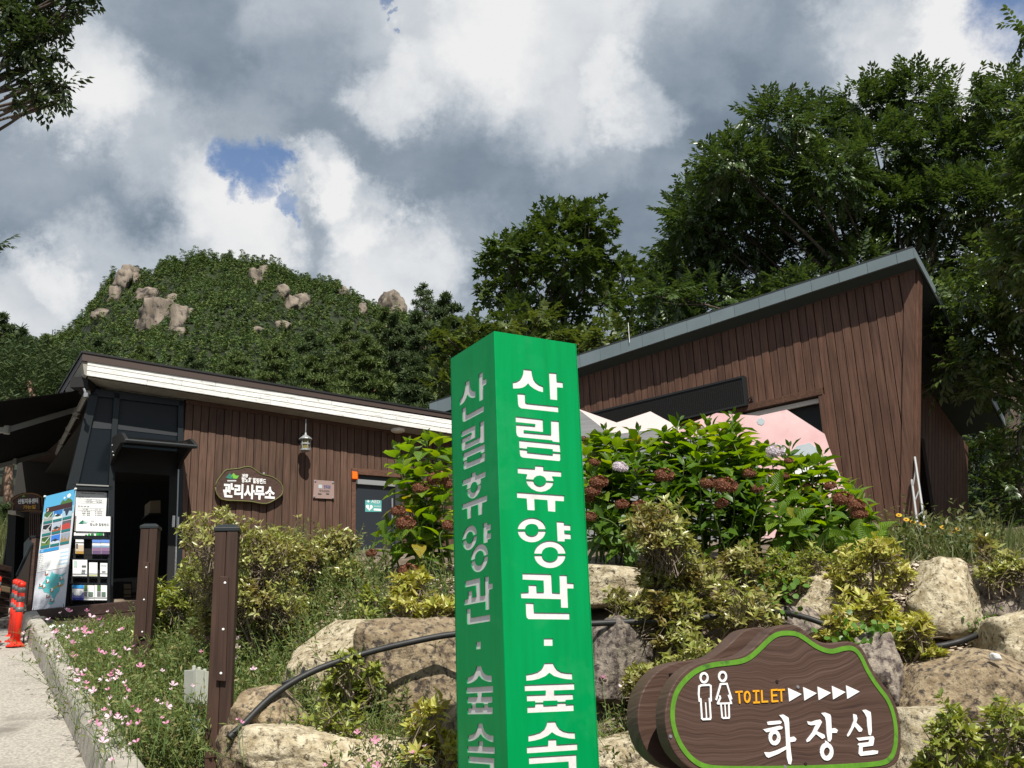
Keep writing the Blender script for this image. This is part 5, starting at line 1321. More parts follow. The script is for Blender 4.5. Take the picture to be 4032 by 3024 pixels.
for p in ((1183, 508), (430, 897), (1384, 1092), (1240, 1112), (1330, 548)):
    q_ = MB(); a, z = TP.sz(*zt2(*p)); q_.lathe(TP.pt(a, z, .0), [(.007, 0), (.006, .004)], 10, TP.n); q_.build('screw', M['groove'] if p[0] in (1183, 1384) else M['steel'], tsg)

# ------------------------------------------------------------------ boulders
M['rock_pale'] = mat('rock_pale', (.31, .25, .15), (.56, .49, .35), 16, .9, .030, detail=10, lo=.38, hi=.62, c3=(.11, .085, .055), scale3=34, c3pos=(.53, .63), bumpscale=20, rnd=.10)
M['rock_brown'] = mat('rock_brown', (.20, .145, .085), (.38, .30, .19), 14, .9, .032, detail=10, lo=.38, hi=.62, c3=(.055, .042, .034), scale3=26, c3pos=(.49, .61), bumpscale=18, rnd=.12)
M['rock_grey'] = mat('rock_grey', (.16, .13, .11), (.34, .29, .23), 15, .9, .030, detail=10, lo=.38, hi=.62, c3=(.065, .048, .045), scale3=24, c3pos=(.47, .60), bumpscale=19, rnd=.12)
M['rock_far'] = mat('rock_cliff', (.11, .088, .068), (.26, .215, .17), .10, .95, .8, detail=9, c3=(.05, .042, .036), scale3=.22, c3pos=(.50, .62), stretch=(1.6, 1.6, .30), bumpscale=.22)
_ico = {}
def ico(sub_):
    if sub_ not in _ico:
        bm = bmesh.new(); bmesh.ops.create_icosphere(bm, subdivisions=sub_, radius=1.0)
        bm.verts.ensure_lookup_table()
        _ico[sub_] = (np.array([v.co[:] for v in bm.verts]), np.array([[v.index for v in f.verts] for f in bm.faces])); bm.free()
    return _ico[sub_]
def boulder(name, c, size, rot, seed, m, label=None, cat=None, group=None, sub_=4, rough=.10, boxy=1.3, chop=13, parent=None, tilt=0.0):
    V, F = ico(sub_)
    g = np.random.default_rng(seed)
    p = 1.0 / (np.sum(np.abs(V) ** (2 + 5 * boxy), axis=1) ** (1 / (2 + 5 * boxy)))
    W = V * p[:, None]
    W /= np.abs(W).max(0)
    for k in range(chop):                          # broken faces
        n = unit(g.normal(size=(1, 3)))[0]; n[2] = abs(n[2]) * .6 if k % 2 else n[2]; n = n / np.linalg.norm(n)
        h = (W @ n).max() * g.uniform(.58, .86); d = W @ n - h
        W = W - np.outer(np.maximum(d, 0) * .93, n)
    nz = np.array([noise.fractal(Vector(v * 1.3) + Vector((seed * 3.7, seed, 0)), .9, 2.1, 6) for v in W])
    rd = np.array([noise.ridged_multi_fractal(Vector(v * 2.3) + Vector((seed, 7, 3)), .9, 2.0, 5, 1.0, 2.0) for v in W])
    W = W * (1 + rough * nz * .8 - rough * .40 * np.abs(rd - 1.1))[:, None]
    W = W / np.abs(W).max(0)
    W = W * np.array(size) * .5
    Rm = np.array(Matrix.Rotation(rot, 3, 'Z') @ Matrix.Rotation(tilt, 3, 'Y'))
    W = W @ Rm.T + np.array(c)
    o = np_mesh(name, W, F, m, parent, wloc(parent) if parent is not None else (c[0], c[1], c[2] - size[2] / 2), smooth=True)
    return tag(o, label, cat, group)
ROCKS = [
 # px, py, w, h, Y, depth, rot, material, label
 (1350, 2590, 430, 290, 6.85, .75, .2, 'rock_pale', 'broad pale yellow boulder under the big azalea bush'),
 (1650, 2705, 400, 430, 6.55, .65, -.3, 'rock_brown', 'large brown boulder crossed by the hose left of the green pillar'),
 (1075, 2890, 310, 300, 6.1, .6, .3, 'rock_brown', 'rounded brown boulder below the lower end of the hose'),
 (1330, 2985, 620, 190, 5.85, .6, .05, 'rock_pale', 'long flat pale boulder at the bottom left of the pillar'),
 (955, 2985, 140, 220, 5.8, .4, .5, 'rock_brown', 'small brown boulder at the foot of the nearer wooden post'),
 (2430, 2325, 340, 150, 7.35, .6, .1, 'rock_pale', 'pale flat overhanging boulder right of the pillar under the hydrangeas'),
 (2425, 2640, 280, 330, 6.5, .6, .4, 'rock_grey', 'dark purple grey boulder right of the pillar below the hose'),
 (2470, 2960, 330, 200, 5.9, .5, 0, 'rock_pale', 'pale boulder at the bottom between the pillar and the toilet sign'),
 (3235, 2385, 370, 220, 7.25, .6, -.1, 'rock_pale', 'wide pale speckled boulder above the toilet sign'),
 (3090, 2470, 290, 130, 6.9, .45, .2, 'rock_grey', 'low dark boulder just behind the top of the toilet sign'),
 (3690, 2365, 260, 270, 7.0, .55, .25, 'rock_pale', 'upright pale two lobed boulder right of the yellow shrub'),
 (3900, 2350, 340, 220, 7.15, .6, -.2, 'rock_grey', 'angular rust streaked boulder at the right edge below the grass'),
 (3445, 2640, 180, 240, 6.35, .45, .3, 'rock_grey', 'grey boulder touching the right shoulder of the toilet sign'),
 (3755, 2700, 530, 260, 6.3, .6, .08, 'rock_brown', 'big long brown boulder right of the toilet sign'),
 (4010, 2530, 280, 190, 6.65, .55, .1, 'rock_pale', 'pale boulder cut by the right edge above the big brown one'),
 (3640, 2950, 420, 260, 5.75, .55, .2, 'rock_pale', 'pale yellow boulder at the lower right corner of the toilet sign'),
 (3900, 2980, 360, 200, 5.6, .5, -.2, 'rock_grey', 'grey boulder in the bottom right corner behind the shrub'),
 (2780, 2640, 400, 260, 6.75, .5, .1, 'rock_brown', 'brown boulder hidden behind the azalea above the toilet sign'),
 (2900, 2330, 400, 200, 7.4, .5, .1, 'rock_brown', 'brown boulder behind the middle azalea bush'),
 (3350, 2870, 400, 300, 6.0, .5, .1, 'rock_brown', 'brown boulder mostly hidden behind the toilet sign'),
 (1850, 2930, 330, 260, 6.0, .5, .1, 'rock_brown', 'brown boulder directly behind the green pillar'),
]
for i, (px, py, w_, h_, Y, dp, rt, mm, lab) in enumerate(ROCKS):
    k = mpp(Y)
    boulder('boulder', at(px, py, Y + .1), (w_ * k * 1.24, dp * 1.15, h_ * k * 1.28), rt, 11 + i, M[mm], lab, 'boulder', 'boulders of the garden slope', rough=.085, sub_=5, tilt=((i * 37) % 7 - 3) * .03)
for px, py, w_, Y, lab, mm in ((1215, 2905, 34, 5.75, 'small white pebble on the flat pale boulder', 'white'), (3925, 2585, 52, 6.1, 'small white stone on top of the big brown boulder', 'white'),
                               (70, 2400, 75, 14.6, 'squared pale granite block behind the red traffic posts', 'rock_pale'), (15, 2490, 90, 13.8, 'grey stone block at the left edge behind the red posts', 'rock_grey')):
    k = mpp(Y) * w_
    boulder('pebble' if w_ < 60 else 'stone_block', at(px, py, Y), (k, k * .8, k * (.7 if w_ < 60 else 1.1)), .4, 77 + w_, M[mm], lab, 'stone', None, sub_=3 if w_ < 60 else 3)

# ------------------------------------------------------------------ black hose
hose = thing('garden_hose', at(1500, 2570, 6.3), 'thick black plastic hose running over the boulders behind the green pillar', 'hose')
def spline(P, n=8):
    out = []
    for i in range(len(P) - 1):
        p0, p1, p2, p3 = P[max(i - 1, 0)], P[i], P[i + 1], P[min(i + 2, len(P) - 1)]
        for k in range(n):
            t = k / n; out.append(.5 * ((2 * p1) + (-p0 + p2) * t + (2 * p0 - 5 * p1 + 4 * p2 - p3) * t * t + (-p0 + 3 * p1 - 3 * p2 + p3) * t ** 3))
    return out + [P[-1]]
M['hose'] = mat('hose_black', (.012, .012, .012), (.020, .020, .019), 20, .55)
HP = [(900, 2905, 5.75), (960, 2850, 5.8), (1080, 2735, 5.9), (1240, 2640, 6.0), (1440, 2572, 6.1), (1620, 2528, 6.2), (1790, 2497, 6.25), (2080, 2470, 6.3), (2340, 2455, 6.35), (2600, 2443, 6.4), (2850, 2424, 6.5), (3000, 2408, 6.6), (3110, 2416, 6.75)]
m_ = MB(); m_.tube(spline([at(*p) for p in HP]), .0185, 10); m_.build('hose_run', M['hose'], hose, smooth=True)
HP2 = [(3100, 2412, 6.75), (3200, 2440, 6.75), (3300, 2478, 6.7), (3380, 2498, 6.7), (3540, 2560, 6.6), (3690, 2545, 6.7), (3790, 2522, 6.7), (3900, 2478, 6.8), (3960, 2458, 6.8), (4060, 2458, 6.8)]
m_ = MB(); m_.tube(spline([at(*p) for p in HP2]), .019, 10); m_.build('hose_run', M['hose'], hose, smooth=True)
for p in ((2640, 2440, 6.41), (3095, 2410, 6.74)):
    m_ = MB(); q = at(*p); m_.tube([q + Vector((0, 0, .035)), q - Vector((0, -.02, .05))], .010, 5); m_.build('hose_peg', M['black'], hose)
for P_, lab in (([(1390, 2560, 6.5), (1460, 2490, 6.65), (1530, 2462, 6.7), (1640, 2480, 6.75)], 'thin black irrigation tube looping over the pale boulder'),
                ([(1110, 2690, 6.05), (1180, 2660, 6.1), (1195, 2630, 6.15), (1200, 2655, 6.1)], 'short curl of thin black tube beside the hose')):
    m_ = MB(); m_.tube(spline([at(*p) for p in P_]), .008, 6); o = m_.build('irrigation_tube', M['hose'], smooth=True); tag(o, lab, 'tube')

# ------------------------------------------------------------------ foliage helpers
def tube_np(P0, P1, r0, r1, n=4):
    """many straight tapered twigs"""
    P0, P1 = np.asarray(P0, float), np.asarray(P1, float); d = unit(P1 - P0)
    a = np.where(np.abs(d[:, 2:3]) < .9, np.array([[0, 0, 1.]]), np.array([[1., 0, 0]]))
    u = unit(np.cross(d, a)); w = np.cross(d, u)
    r0 = np.broadcast_to(np.asarray(r0, float), (len(P0),)); r1 = np.broadcast_to(np.asarray(r1, float), (len(P0),))
    rings = []
    for P, r in ((P0, r0), (P1, r1)):
        rings.append(np.stack([P + (u * math.cos(2 * math.pi * k / n) + w * math.sin(2 * math.pi * k / n)) * r[:, None] for k in range(n)], 1))
    V = np.concatenate(rings, 1); F = []
    for k in range(n):
        j = (k + 1) % n; F += [(k, j, n + j), (k, n + j, n + k)]
    F = np.array(F)[None] + (np.arange(len(P0)) * 2 * n)[:, None, None]
    return V.reshape(-1, 3), F.reshape(-1, 3)

LM = {}
LM['azalea'] = leafmat('azalea_leaf', [(.13, .155, .034), (.24, .28, .06), (.44, .43, .14), (.22, .26, .05), (.58, .55, .26)], .28, .33, .6, patch=((.17, .115, .032), 5.0))
LM['azalea_green'] = leafmat('azalea_leaf_green', [(.11, .15, .030), (.23, .28, .05), (.36, .38, .085), (.19, .24, .04)], .28, .40, .5)
LM['azalea_yellow'] = leafmat('azalea_leaf_yellow', [(.28, .30, .05), (.44, .45, .09), (.55, .53, .16), (.30, .25, .06), (.30, .36, .05)], .3, .40, .5)
LM['primrose'] = leafmat('primrose_leaf', [(.08, .12, .030), (.13, .18, .045), (.19, .23, .065), (.22, .19, .08), (.10, .15, .04)], .28, .55, .4)
LM['weed'] = leafmat('weed_leaf', [(.04, .07, .018), (.085, .12, .028), (.16, .17, .06), (.06, .095, .022), (.24, .21, .11)], .3, .5, .4)
LM['ivy'] = leafmat('ivy_leaf', [(.06, .14, .018), (.11, .22, .028), (.08, .18, .02)], .35, .4, .5)
LM['hydrangea'] = leafmat('hydrangea_leaf', [(.08, .19, .014), (.15, .28, .020), (.20, .33, .026), (.11, .22, .016), (.27, .36, .036)], .42, .36, .45, veins=True)
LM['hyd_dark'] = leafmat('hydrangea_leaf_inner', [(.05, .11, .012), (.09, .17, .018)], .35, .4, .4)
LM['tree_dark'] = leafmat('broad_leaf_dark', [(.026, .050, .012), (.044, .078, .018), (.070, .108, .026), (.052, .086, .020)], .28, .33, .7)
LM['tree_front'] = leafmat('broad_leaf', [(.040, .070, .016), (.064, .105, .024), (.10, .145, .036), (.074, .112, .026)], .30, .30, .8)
LM['maple'] = leafmat('maple_leaf', [(.032, .060, .013), (.055, .092, .018), (.080, .115, .026), (.045, .078, .016)], .30, .45, .4)
LM['maple_light'] = leafmat('maple_leaf_light', [(.055, .085, .018), (.085, .12, .026), (.11, .135, .032)], .32, .45, .4)
LM['pine'] = leafmat('pine_needle', [(.034, .058, .020), (.052, .082, .026), (.075, .108, .033), (.058, .088, .034)], .12, .6, .3)
LM['pine_light'] = leafmat('pine_needle_light', [(.060, .092, .024), (.088, .128, .032), (.115, .155, .042)], .12, .6, .3)
LM['forest'] = leafmat('forest_needle', [(.045, .085, .030), (.070, .120, .036), (.105, .165, .045), (.150, .175, .045), (.055, .100, .042)], .12, .7, .2)
LM['branch_near'] = leafmat('overhang_leaf', [(.018, .034, .010), (.030, .050, .014), (.045, .070, .020)], .35, .45, .4)
M['bark'] = mat('bark', (.060, .045, .034), (.11, .085, .065), 8, .95, .02, stretch=(3, 3, .6))
M['bark_pine'] = mat('bark_pine', (.16, .095, .06), (.26, .17, .12), 6, .95, .02, stretch=(3, 3, .8))
M['twig'] = mat('twig', (.17, .13, .09), (.25, .20, .15), 20, .9)
M['stem_green'] = mat('stem_green', (.10, .16, .04), rough=.6)

def azalea(px, py, Y, w_px, h_px, depth, n, label, pal='azalea', leaf=.036, seed=1, spike=.25, group='azalea shrubs on the slope', gap=.0, cat='shrub', name='azalea_shrub'):
    """a twiggy shrub: px,py is the middle of its foot"""
    g = np.random.default_rng(seed)
    b = np.array(at(px, py, Y)); k = mpp(Y); W, H = w_px * k / 2, h_px * k
    t = thing(name, b, label, cat, group)
    # shoot tips over an uneven dome, plus a share inside
    nl = 13; n = int(n * 1.7); cx = g.uniform(-.85, .85, nl) * W; cy = g.uniform(-.8, .8, nl) * depth / 2; cz = H * (g.uniform(.12, 1.0, nl)); cz[:4] *= .45; cr = g.uniform(.26, .44, nl) * min(W, H) * 1.0; cz *= 1 - .35 * (cx / W) ** 2
    cz = np.minimum(cz, H - cr * .6)
    ci = g.integers(0, nl, n); d = randdir(n, g); d[:, 2] = np.abs(d[:, 2]) * 1.1 - .45; d = unit(d)
    rr = g.uniform(.72, 1.06, n) ** 1.0; ins = g.random(n) < .25; rr[ins] *= g.uniform(.3, .8, ins.sum())
    tips = np.stack([cx[ci], cy[ci], cz[ci]], 1) + d * (cr[ci] * rr)[:, None]
    sp = g.random(n) < .06; tips[sp, 2] += g.uniform(.2, 1, sp.sum()) * spike * H * .5
    tips[:, 2] = np.maximum(tips[:, 2], .04)
    tips[:, 0] = np.clip(tips[:, 0], -W * 1.05, W * 1.05)
    tips += b
    up = unit(d * .8 + np.array([0, 0, .9]) + g.normal(size=(n, 3)) * .25)
    tw0 = tips - up * g.uniform(.05, .13, n)[:, None]
    P, X, Z, S = [], [], [], []
    nw = 8
    u = unit(np.cross(up, randdir(n, g))); v = np.cross(up, u)
    for j in range(nw):
        a = j * 2.4 + g.uniform(0, 1, n)
        el = g.uniform(.15, .95, n)
        dirv = unit((u * np.cos(a)[:, None] + v * np.sin(a)[:, None]) * np.cos(el)[:, None] + up * np.sin(el)[:, None])
        h = g.uniform(-.07, .0, n) * (j / nw)
        P.append(tips + up * h[:, None]); X.append(dirv); Z.append(up + g.normal(size=(n, 3)) * .35); S.append(leaf * g.uniform(.55, 1.45, n))
    # sparse leaves lower on the twigs
    for j in range(3):
        q = g.random(n) < .6; s_ = g.uniform(0, 1, n)[:, None]; pp = tw0 + (np.array([b[0], b[1], b[2]]) - tw0) * s_ * .25
        P.append(pp[q]); X.append(randdir(q.sum(), g)); Z.append(np.tile([0, 0, 1.], (q.sum(), 1)) + g.normal(size=(q.sum(), 3)) * .4); S.append(leaf * g.uniform(.5, 1.0, q.sum()))
    V, F = place(*LEAF2, np.concatenate(P), np.concatenate(X), np.concatenate(Z), np.concatenate(S) * 1.12)
    o = np_mesh('leaves', V, F, LM[pal], t, tuple(b)); o['kind'] = 'stuff'
    # stems: base -> lobe centre -> twig
    lob = np.stack([cx, cy, cz * .75], 1) + b
    A, B2, r0, r1 = [], [], [], []
    for i in range(nl):
        s0 = b + np.array([cx[i] * .2, cy[i] * .2, -.05]); mid = s0 + (lob[i] - s0) * .55 + g.normal(size=3) * .04
        A += [s0, mid]; B2 += [mid, lob[i]]; r0 += [.012, .008]; r1 += [.008, .005]
    A = np.concatenate([np.array(A), lob[ci] + g.normal(size=(n, 3)) * .05, tw0]); B2 = np.concatenate([np.array(B2), tw0, tips])
    V, F = tube_np(A, B2, np.concatenate([r0, np.full(n, .0034), np.full(n, .0024)]), np.concatenate([r1, np.full(n, .0022), np.full(n, .0015)]), 3)
    o = np_mesh('stems', V, F, M['twig'], t, tuple(b)); o['kind'] = 'stuff'
    return t

azalea(1060, 2560, 7.6, 640, 520, .9, 900, 'large bushy azalea behind the nearer wooden post, tallest before the office wall', 'azalea', seed=3)
azalea(1280, 2420, 8.2, 330, 330, .7, 420, 'azalea touching the office wall just left of the navy door', 'azalea', seed=4)
azalea(745, 2600, 9.4, 380, 400, .7, 600, 'yellow green azalea between the two wooden posts', 'azalea_green', leaf=.046, seed=5)
azalea(1690, 2560, 6.9, 260, 330, .5, 200, 'yellowish azalea tucked against the left side of the green pillar', 'azalea_yellow', leaf=.045, seed=6)
azalea(1500, 2520, 7.2, 240, 220, .4, 150, 'thin low azalea sprouting above the pale boulder', 'azalea_green', seed=7, leaf=.036)
azalea(2760, 2540, 6.7, 640, 560, .8, 850, 'wide bronze green azalea bush spreading above the toilet sign', 'azalea', leaf=.044, seed=8, spike=.35)
azalea(2560, 2560, 6.5, 300, 260, .4, 160, 'straggly azalea shoots hanging over the hose', 'azalea', leaf=.042, seed=9)
azalea(2660, 2780, 6.2, 420, 320, .5, 300, 'azalea growing down behind the left end of the toilet sign', 'azalea', leaf=.040, seed=10)
azalea(3430, 2330, 7.0, 320, 190, .5, 190, 'golden bronze azalea cushion above the pale boulders', 'azalea_yellow', leaf=.042, seed=12)
azalea(3420, 2520, 6.7, 320, 190, .45, 120, 'bright yellow azalea just above the toilet sign peak', 'azalea_yellow', leaf=.05, seed=13)
azalea(3560, 2600, 6.5, 300, 150, .4, 120, 'yellow azalea tuft spilling toward the big brown boulder', 'azalea_yellow', leaf=.048, seed=14)
azalea(3980, 2350, 7.0, 240, 330, .5, 220, 'thin leggy azalea at the right edge before the dark trees', 'azalea', leaf=.04, seed=15, spike=.5)
azalea(3890, 3110, 5.3, 420, 300, .5, 130, 'olive azalea in the bottom right corner', 'azalea_green', leaf=.045, seed=16, spike=.4)
azalea(1350, 2960, 5.9, 330, 200, .3, 40, 'sparse young azalea shoots over the long flat boulder', 'azalea_green', leaf=.040, seed=17)
azalea(1700, 3030, 5.6, 220, 260, .3, 50, 'bright yellow leaved sapling at the bottom left of the pillar', 'azalea_yellow', leaf=.055, seed=18)
azalea(1380, 2760, 6.2, 240, 180, .35, 70, 'low green azalea in the hollow between the boulders', 'azalea_green', leaf=.042, seed=19)
azalea(3140, 2330, 7.3, 420, 170, .5, 260, 'dull green low azalea under the right hydrangeas', 'azalea_green', leaf=.036, seed=20)

# ------------------------------------------------------------------ pink evening primroses
def petal_mesh():
    V, F = [], []
    for k in range(4):
        a = k * math.pi / 2; c, s_ = math.cos(a), math.sin(a); b = len(V)
        for (x, y, z) in ((.06, 0, 0), (.45, -.30, .22), (.48, 0, .17), (.45, .30, .22), (.92, -.36, .55), (1.0, 0, .56), (.92, .36, .55)):
            V.append((x * c - y * s_, x * s_ + y * c, z + .02 * k))
        F += [(b, b + 1, b + 2), (b, b + 2, b + 3), (b + 1, b + 4, b + 5), (b + 1, b + 5, b + 2), (b + 2, b + 5, b + 6), (b + 2, b + 6, b + 3)]
    me = bpy.data.meshes.new('flower'); me.from_pydata(V, [], F)
    for f in me.polygons: f.use_smooth = True
    return me
FM = []
for nm, cols in (('pink', [(.80, .44, .60), (.86, .60, .71), (.88, .72, .79)]), ('deep', [(.74, .26, .44), (.80, .40, .56)])):
    me = petal_mesh(); setmat(me, leafmat('petal_' + nm, cols, .4, .55, .3, veins=False)); FM.append(me)
def above_ground(px, py, h, y0=4.6, y1=14.5):
    """first point along the pixel ray that is only h above the soil"""
    Y = y0
    while Y < y1:
        p = at(px, py, Y)
        if p.z - G(p.x, p.y) < h: return p
        Y += .06
    return at(px, py, y1)
def primrose(cx, cy, rx, ry, seed, label, flowers, n, hgt=.30):
    """cx, cy, rx, ry: patch of ground in metres"""
    g = np.random.default_rng(seed); b = np.array((cx, cy, G(cx, cy)))
    t = thing('evening_primrose', b, label, 'flowering plant', 'pink evening primroses in the bed')
    ns = int(n / 14); a = g.uniform(0, 6.283, ns); r = np.sqrt(g.random(ns))
    base = b + np.stack([rx * r * np.cos(a), ry * r * np.sin(a), np.zeros(ns)], 1)
    for i in range(ns): base[i, 2] = G(base[i, 0], base[i, 1]) + .0
    tip = base + np.stack([g.normal(size=ns) * .13, g.normal(size=ns) * .13, g.uniform(.35, 1, ns) * hgt], 1)
    P, X, Z, S = [], [], [], []
    for j in range(15):
        s_ = g.uniform(.1, 1, ns)[:, None]; P.append(base + (tip - base) * s_ + g.normal(size=(ns, 3)) * .015); d = randdir(ns, g); d[:, 2] = np.abs(d[:, 2]) * .7 + .05; X.append(d); Z.append(np.tile([0, 0, 1.], (ns, 1)) + g.normal(size=(ns, 3)) * .5); S.append(g.uniform(.026, .058, ns))
    V, F = place(*NARROW, np.concatenate(P), np.concatenate(X), np.concatenate(Z), np.concatenate(S), np.concatenate(S) * 1.5)
    o = np_mesh('leaves', V, F, LM['primrose'], t, tuple(b)); o['kind'] = 'stuff'
    A = [tube_np(base, tip, .0028, .0016, 3)]
    fb = []
    for (fx, fy, r_px, deep) in flowers:
        pv = above_ground(fx, fy, hgt + .03)
        if pv.x < kx(min(pv.y, 14)) - .12: continue
        p = np.array(pv); fb.append(p)
        d = Vector((g.normal() * .5, -.55 + g.normal() * .4, .75)).normalized()
        fo = bpy.data.objects.new('flower', FM[1 if deep else 0]); col.objects.link(fo); fo.parent = t
        q = d.to_track_quat('Z', 'Y'); s_ = r_px * mpp(pv.y)
        fo.matrix_local = Matrix.Translation(Vector(p - b)) @ q.to_matrix().to_4x4() @ Matrix.Diagonal((s_, s_, s_, 1)); WL[fo.name] = Vector(p)
    if fb:
        fb = np.array(fb); st = fb + np.stack([g.normal(size=len(fb)) * .03, g.normal(size=len(fb)) * .05, -g.uniform(.12, .25, len(fb))], 1)
        A.append(tube_np(st, fb, .002, .0016, 3))
    V, F = cat(A); o = np_mesh('stems', V, F, M['stem_green'], t, tuple(b)); o['kind'] = 'stuff'
z3 = lambda x, y: (x / 2.212, 2274 + y / 2.212)
FL0 = random.Random(4)
FL = [(420, 370, 22), (525, 310, 15), (600, 297, 24, 1), (580, 280, 14), (755, 292, 18, 1), (790, 348, 32), (868, 370, 24, 1), (895, 415, 22), (940, 298, 12), (668, 462, 24), (735, 450, 24, 1), (740, 485, 26, 1), (748, 510, 18),
      (470, 485, 24), (465, 545, 26), (415, 597, 22), (305, 480, 16), (630, 560, 22), (635, 685, 30, 1), (525, 690, 22), (490, 640, 20), (455, 705, 20), (215, 708, 22), (215, 805, 20), (865, 650, 30, 1), (1100, 635, 32), (1168, 600, 18, 1),
      (605, 800, 20), (670, 835, 34), (715, 857, 24, 1), (448, 855, 20), (470, 890, 20), (437, 918, 22), (580, 930, 18, 1), (660, 910, 30), (750, 920, 20, 1), (890, 890, 26), (985, 822, 24, 1), (965, 855, 24, 1), (955, 905, 28), (1047, 850, 22), (668, 982, 20), (812, 990, 30), (940, 980, 22, 1), (1105, 985, 26, 1), (1222, 780, 32, 1),
      (1508, 940, 32), (1674, 945, 16), (1490, 975, 14), (1160, 1128, 18, 1), (1200, 1168, 24, 1), (1360, 1075, 20), (1410, 1105, 18), (1455, 1125, 34), (960, 1208, 36), (1025, 1228, 30), (1075, 1275, 20), (1135, 1278, 26, 1), (1212, 1272, 26, 1), (845, 1280, 32, 1), (1410, 1225, 16, 1), (1450, 1275, 28, 1), (757, 1343, 15), (895, 1435, 38), (1140, 1455, 26), (1190, 1435, 28, 1), (705, 1595, 22), (970, 1590, 20),
      (1803, 537, 18, 1), (1750, 647, 14, 1), (2075, 535, 24), (2062, 612, 18), (2060, 705, 22), (2200, 800, 18), (2070, 1240, 18, 1), (2105, 1265, 18, 1), (1412, 815, 18)]
FL += [(FL0.uniform(200, 1100) , FL0.uniform(430, 1640), FL0.choice((14, 18, 22))) + ((1,) if FL0.random() < .35 else ()) for _ in range(75)]
beds = []
BL = ['farthest evening primrose clump, at the deck skirt boards', 'evening primrose clump between the deck and the farther wooden post, by the kerb', 'evening primrose clump behind the farther wooden post', 'evening primrose clump by the kerb left of the farther wooden post', 'evening primrose clump at the foot of the farther wooden post', 'evening primrose clump by the kerb just nearer than the farther wooden post',
      'evening primrose clump left of the grey junction box', 'evening primrose clump over the lower kerb', 'evening primrose clump before the grey junction box', 'nearest evening primrose clump by the lane at the bottom edge', 'nearest evening primrose clump by the nearer wooden post', 'evening primrose clump under the azalea right of the nearer post']
for i, (d_, y_, rx, ry) in enumerate([(.9, 12.1, .8, .8), (.75, 11.0, .6, .8), (1.7, 10.3, .8, .8), (.7, 9.7, .55, .8), (1.6, 8.9, .8, .7), (.65, 8.5, .55, .7), (1.5, 7.7, .75, .6), (.6, 7.4, .5, .6), (1.35, 6.9, .6, .5), (.6, 6.4, .5, .5), (1.25, 6.2, .55, .4), (2.1, 7.0, .6, .5)]):
    beds.append((kx(y_) + d_, y_, rx, ry, BL[i]))
asg = {i: [] for i in range(len(beds))}
for f in FL:
    x, y = z3(*f[:2]); q = above_ground(x, y, .3); j = min(range(len(beds)), key=lambda i: (beds[i][0] - q.x) ** 2 + (beds[i][1] - q.y) ** 2)
    asg[j].append((x, y, f[2] / 2.212 * 1.2, len(f) > 3))
for i, (x, y, rx, ry, lab) in enumerate(beds):
    primrose(x, y, rx, ry, 40 + i, lab, asg[i], 6200, hgt=(.16 if i in (0, 1) else .40))
ps = lambda x, y: (900 + x / 1.795, 2100 + y / 1.795)
pq_ = at(1480, 2720, 6); primrose(pq_.x, pq_.y, 150 * mpp(6), .25, 61, 'evening primrose with two big pink flowers in front of the brown boulder', [(*ps(963, 1055), 20, 0), (*ps(1035, 1040), 18, 0), (*ps(910, 1410), 13, 1)], n=420 * 2)
pq_ = at(1500, 2970, 5.6); primrose(pq_.x, pq_.y, 210 * mpp(5.6), .25, 62, 'evening primrose stems with pink flowers along the bottom left of the pillar', [(*ps(1035, 1465), 18, 1), (*ps(1388, 1508), 13, 0), (*ps(1300, 1555), 13, 1), (*ps(998, 1605), 9, 1), (*ps(1050, 1650), 18, 1), (*ps(680, 1645), 12, 1), (*ps(935, 1650), 12, 0)], n=500 * 2)
pq_ = at(1080, 2720, 6.3); primrose(pq_.x, pq_.y, 100 * mpp(6.3), .25, 63, 'evening primrose with a pink flower cluster above the hose', [(*ps(330, 1120), 16, 0), (*ps(300, 1150), 12, 1), (*ps(178, 960), 12, 0), (*ps(65, 745), 14, 0), (*ps(60, 805), 13, 0), (*ps(145, 1110), 8, 1), (*ps(85, 1330), 14, 1)], n=420 * 2)
pr = lambda x, y: (2300 + x / 2.212, 2100 + y / 2.212)
pq_ = at(2450, 2790, 6); primrose(pq_.x, pq_.y, 130 * mpp(6), .25, 64, 'evening primrose in the dark gap between the pillar and the toilet sign', [(*pr(160, 1257), 17, 1), (*pr(340, 1335), 17, 0), (*pr(515, 1172), 14, 0), (*pr(322, 1150), 9, 0), (*pr(595, 1150), 9, 0)], n=900 * 2)

# ------------------------------------------------------------------ hydrangeas
def leaf_obj_mesh(name, m, w_=.34, droop=.28, fold=.16, n=5):
    V, F = [], []
    for i in range(n + 1):
        t = i / n; ww = w_ * math.sin(math.pi * min(1, t ** .80)) ** .85 * (1 - .18 * t) if 0 < t < 1 else .004
        if 0 < t < 1 and i % 2: ww *= 1.05
        z = .10 * math.sin(t * 2.2) - droop * t * t
        V += [(t, ww, z + fold * ww), (t, ww * .5, z + fold * ww * .35), (t, 0, z), (t, -ww * .5, z + fold * ww * .35), (t, -ww, z + fold * ww)]
    for i in range(n):
        for k in range(4):
            a = i * 5 + k; F.append((a, a + 1, a + 6, a + 5))
    me = bpy.data.meshes.new(name); me.from_pydata(V, [], F); setmat(me, m)
    for f in me.polygons: f.use_smooth = True
    return me
HL = [leaf_obj_mesh('leaf', LM['hydrangea'], .36, .24, .18), leaf_obj_mesh('leaf', LM['hydrangea'], .40, .46, .12), leaf_obj_mesh('leaf', LM['hydrangea'], .35, .10, .26)]
yl = leafmat('hydrangea_leaf_yellowing', [(.42, .36, .03), (.30, .34, .03), (.46, .34, .05)], .4, .4, .4, veins=True)
HLY = leaf_obj_mesh('leaf', yl, .34, .35, .10)
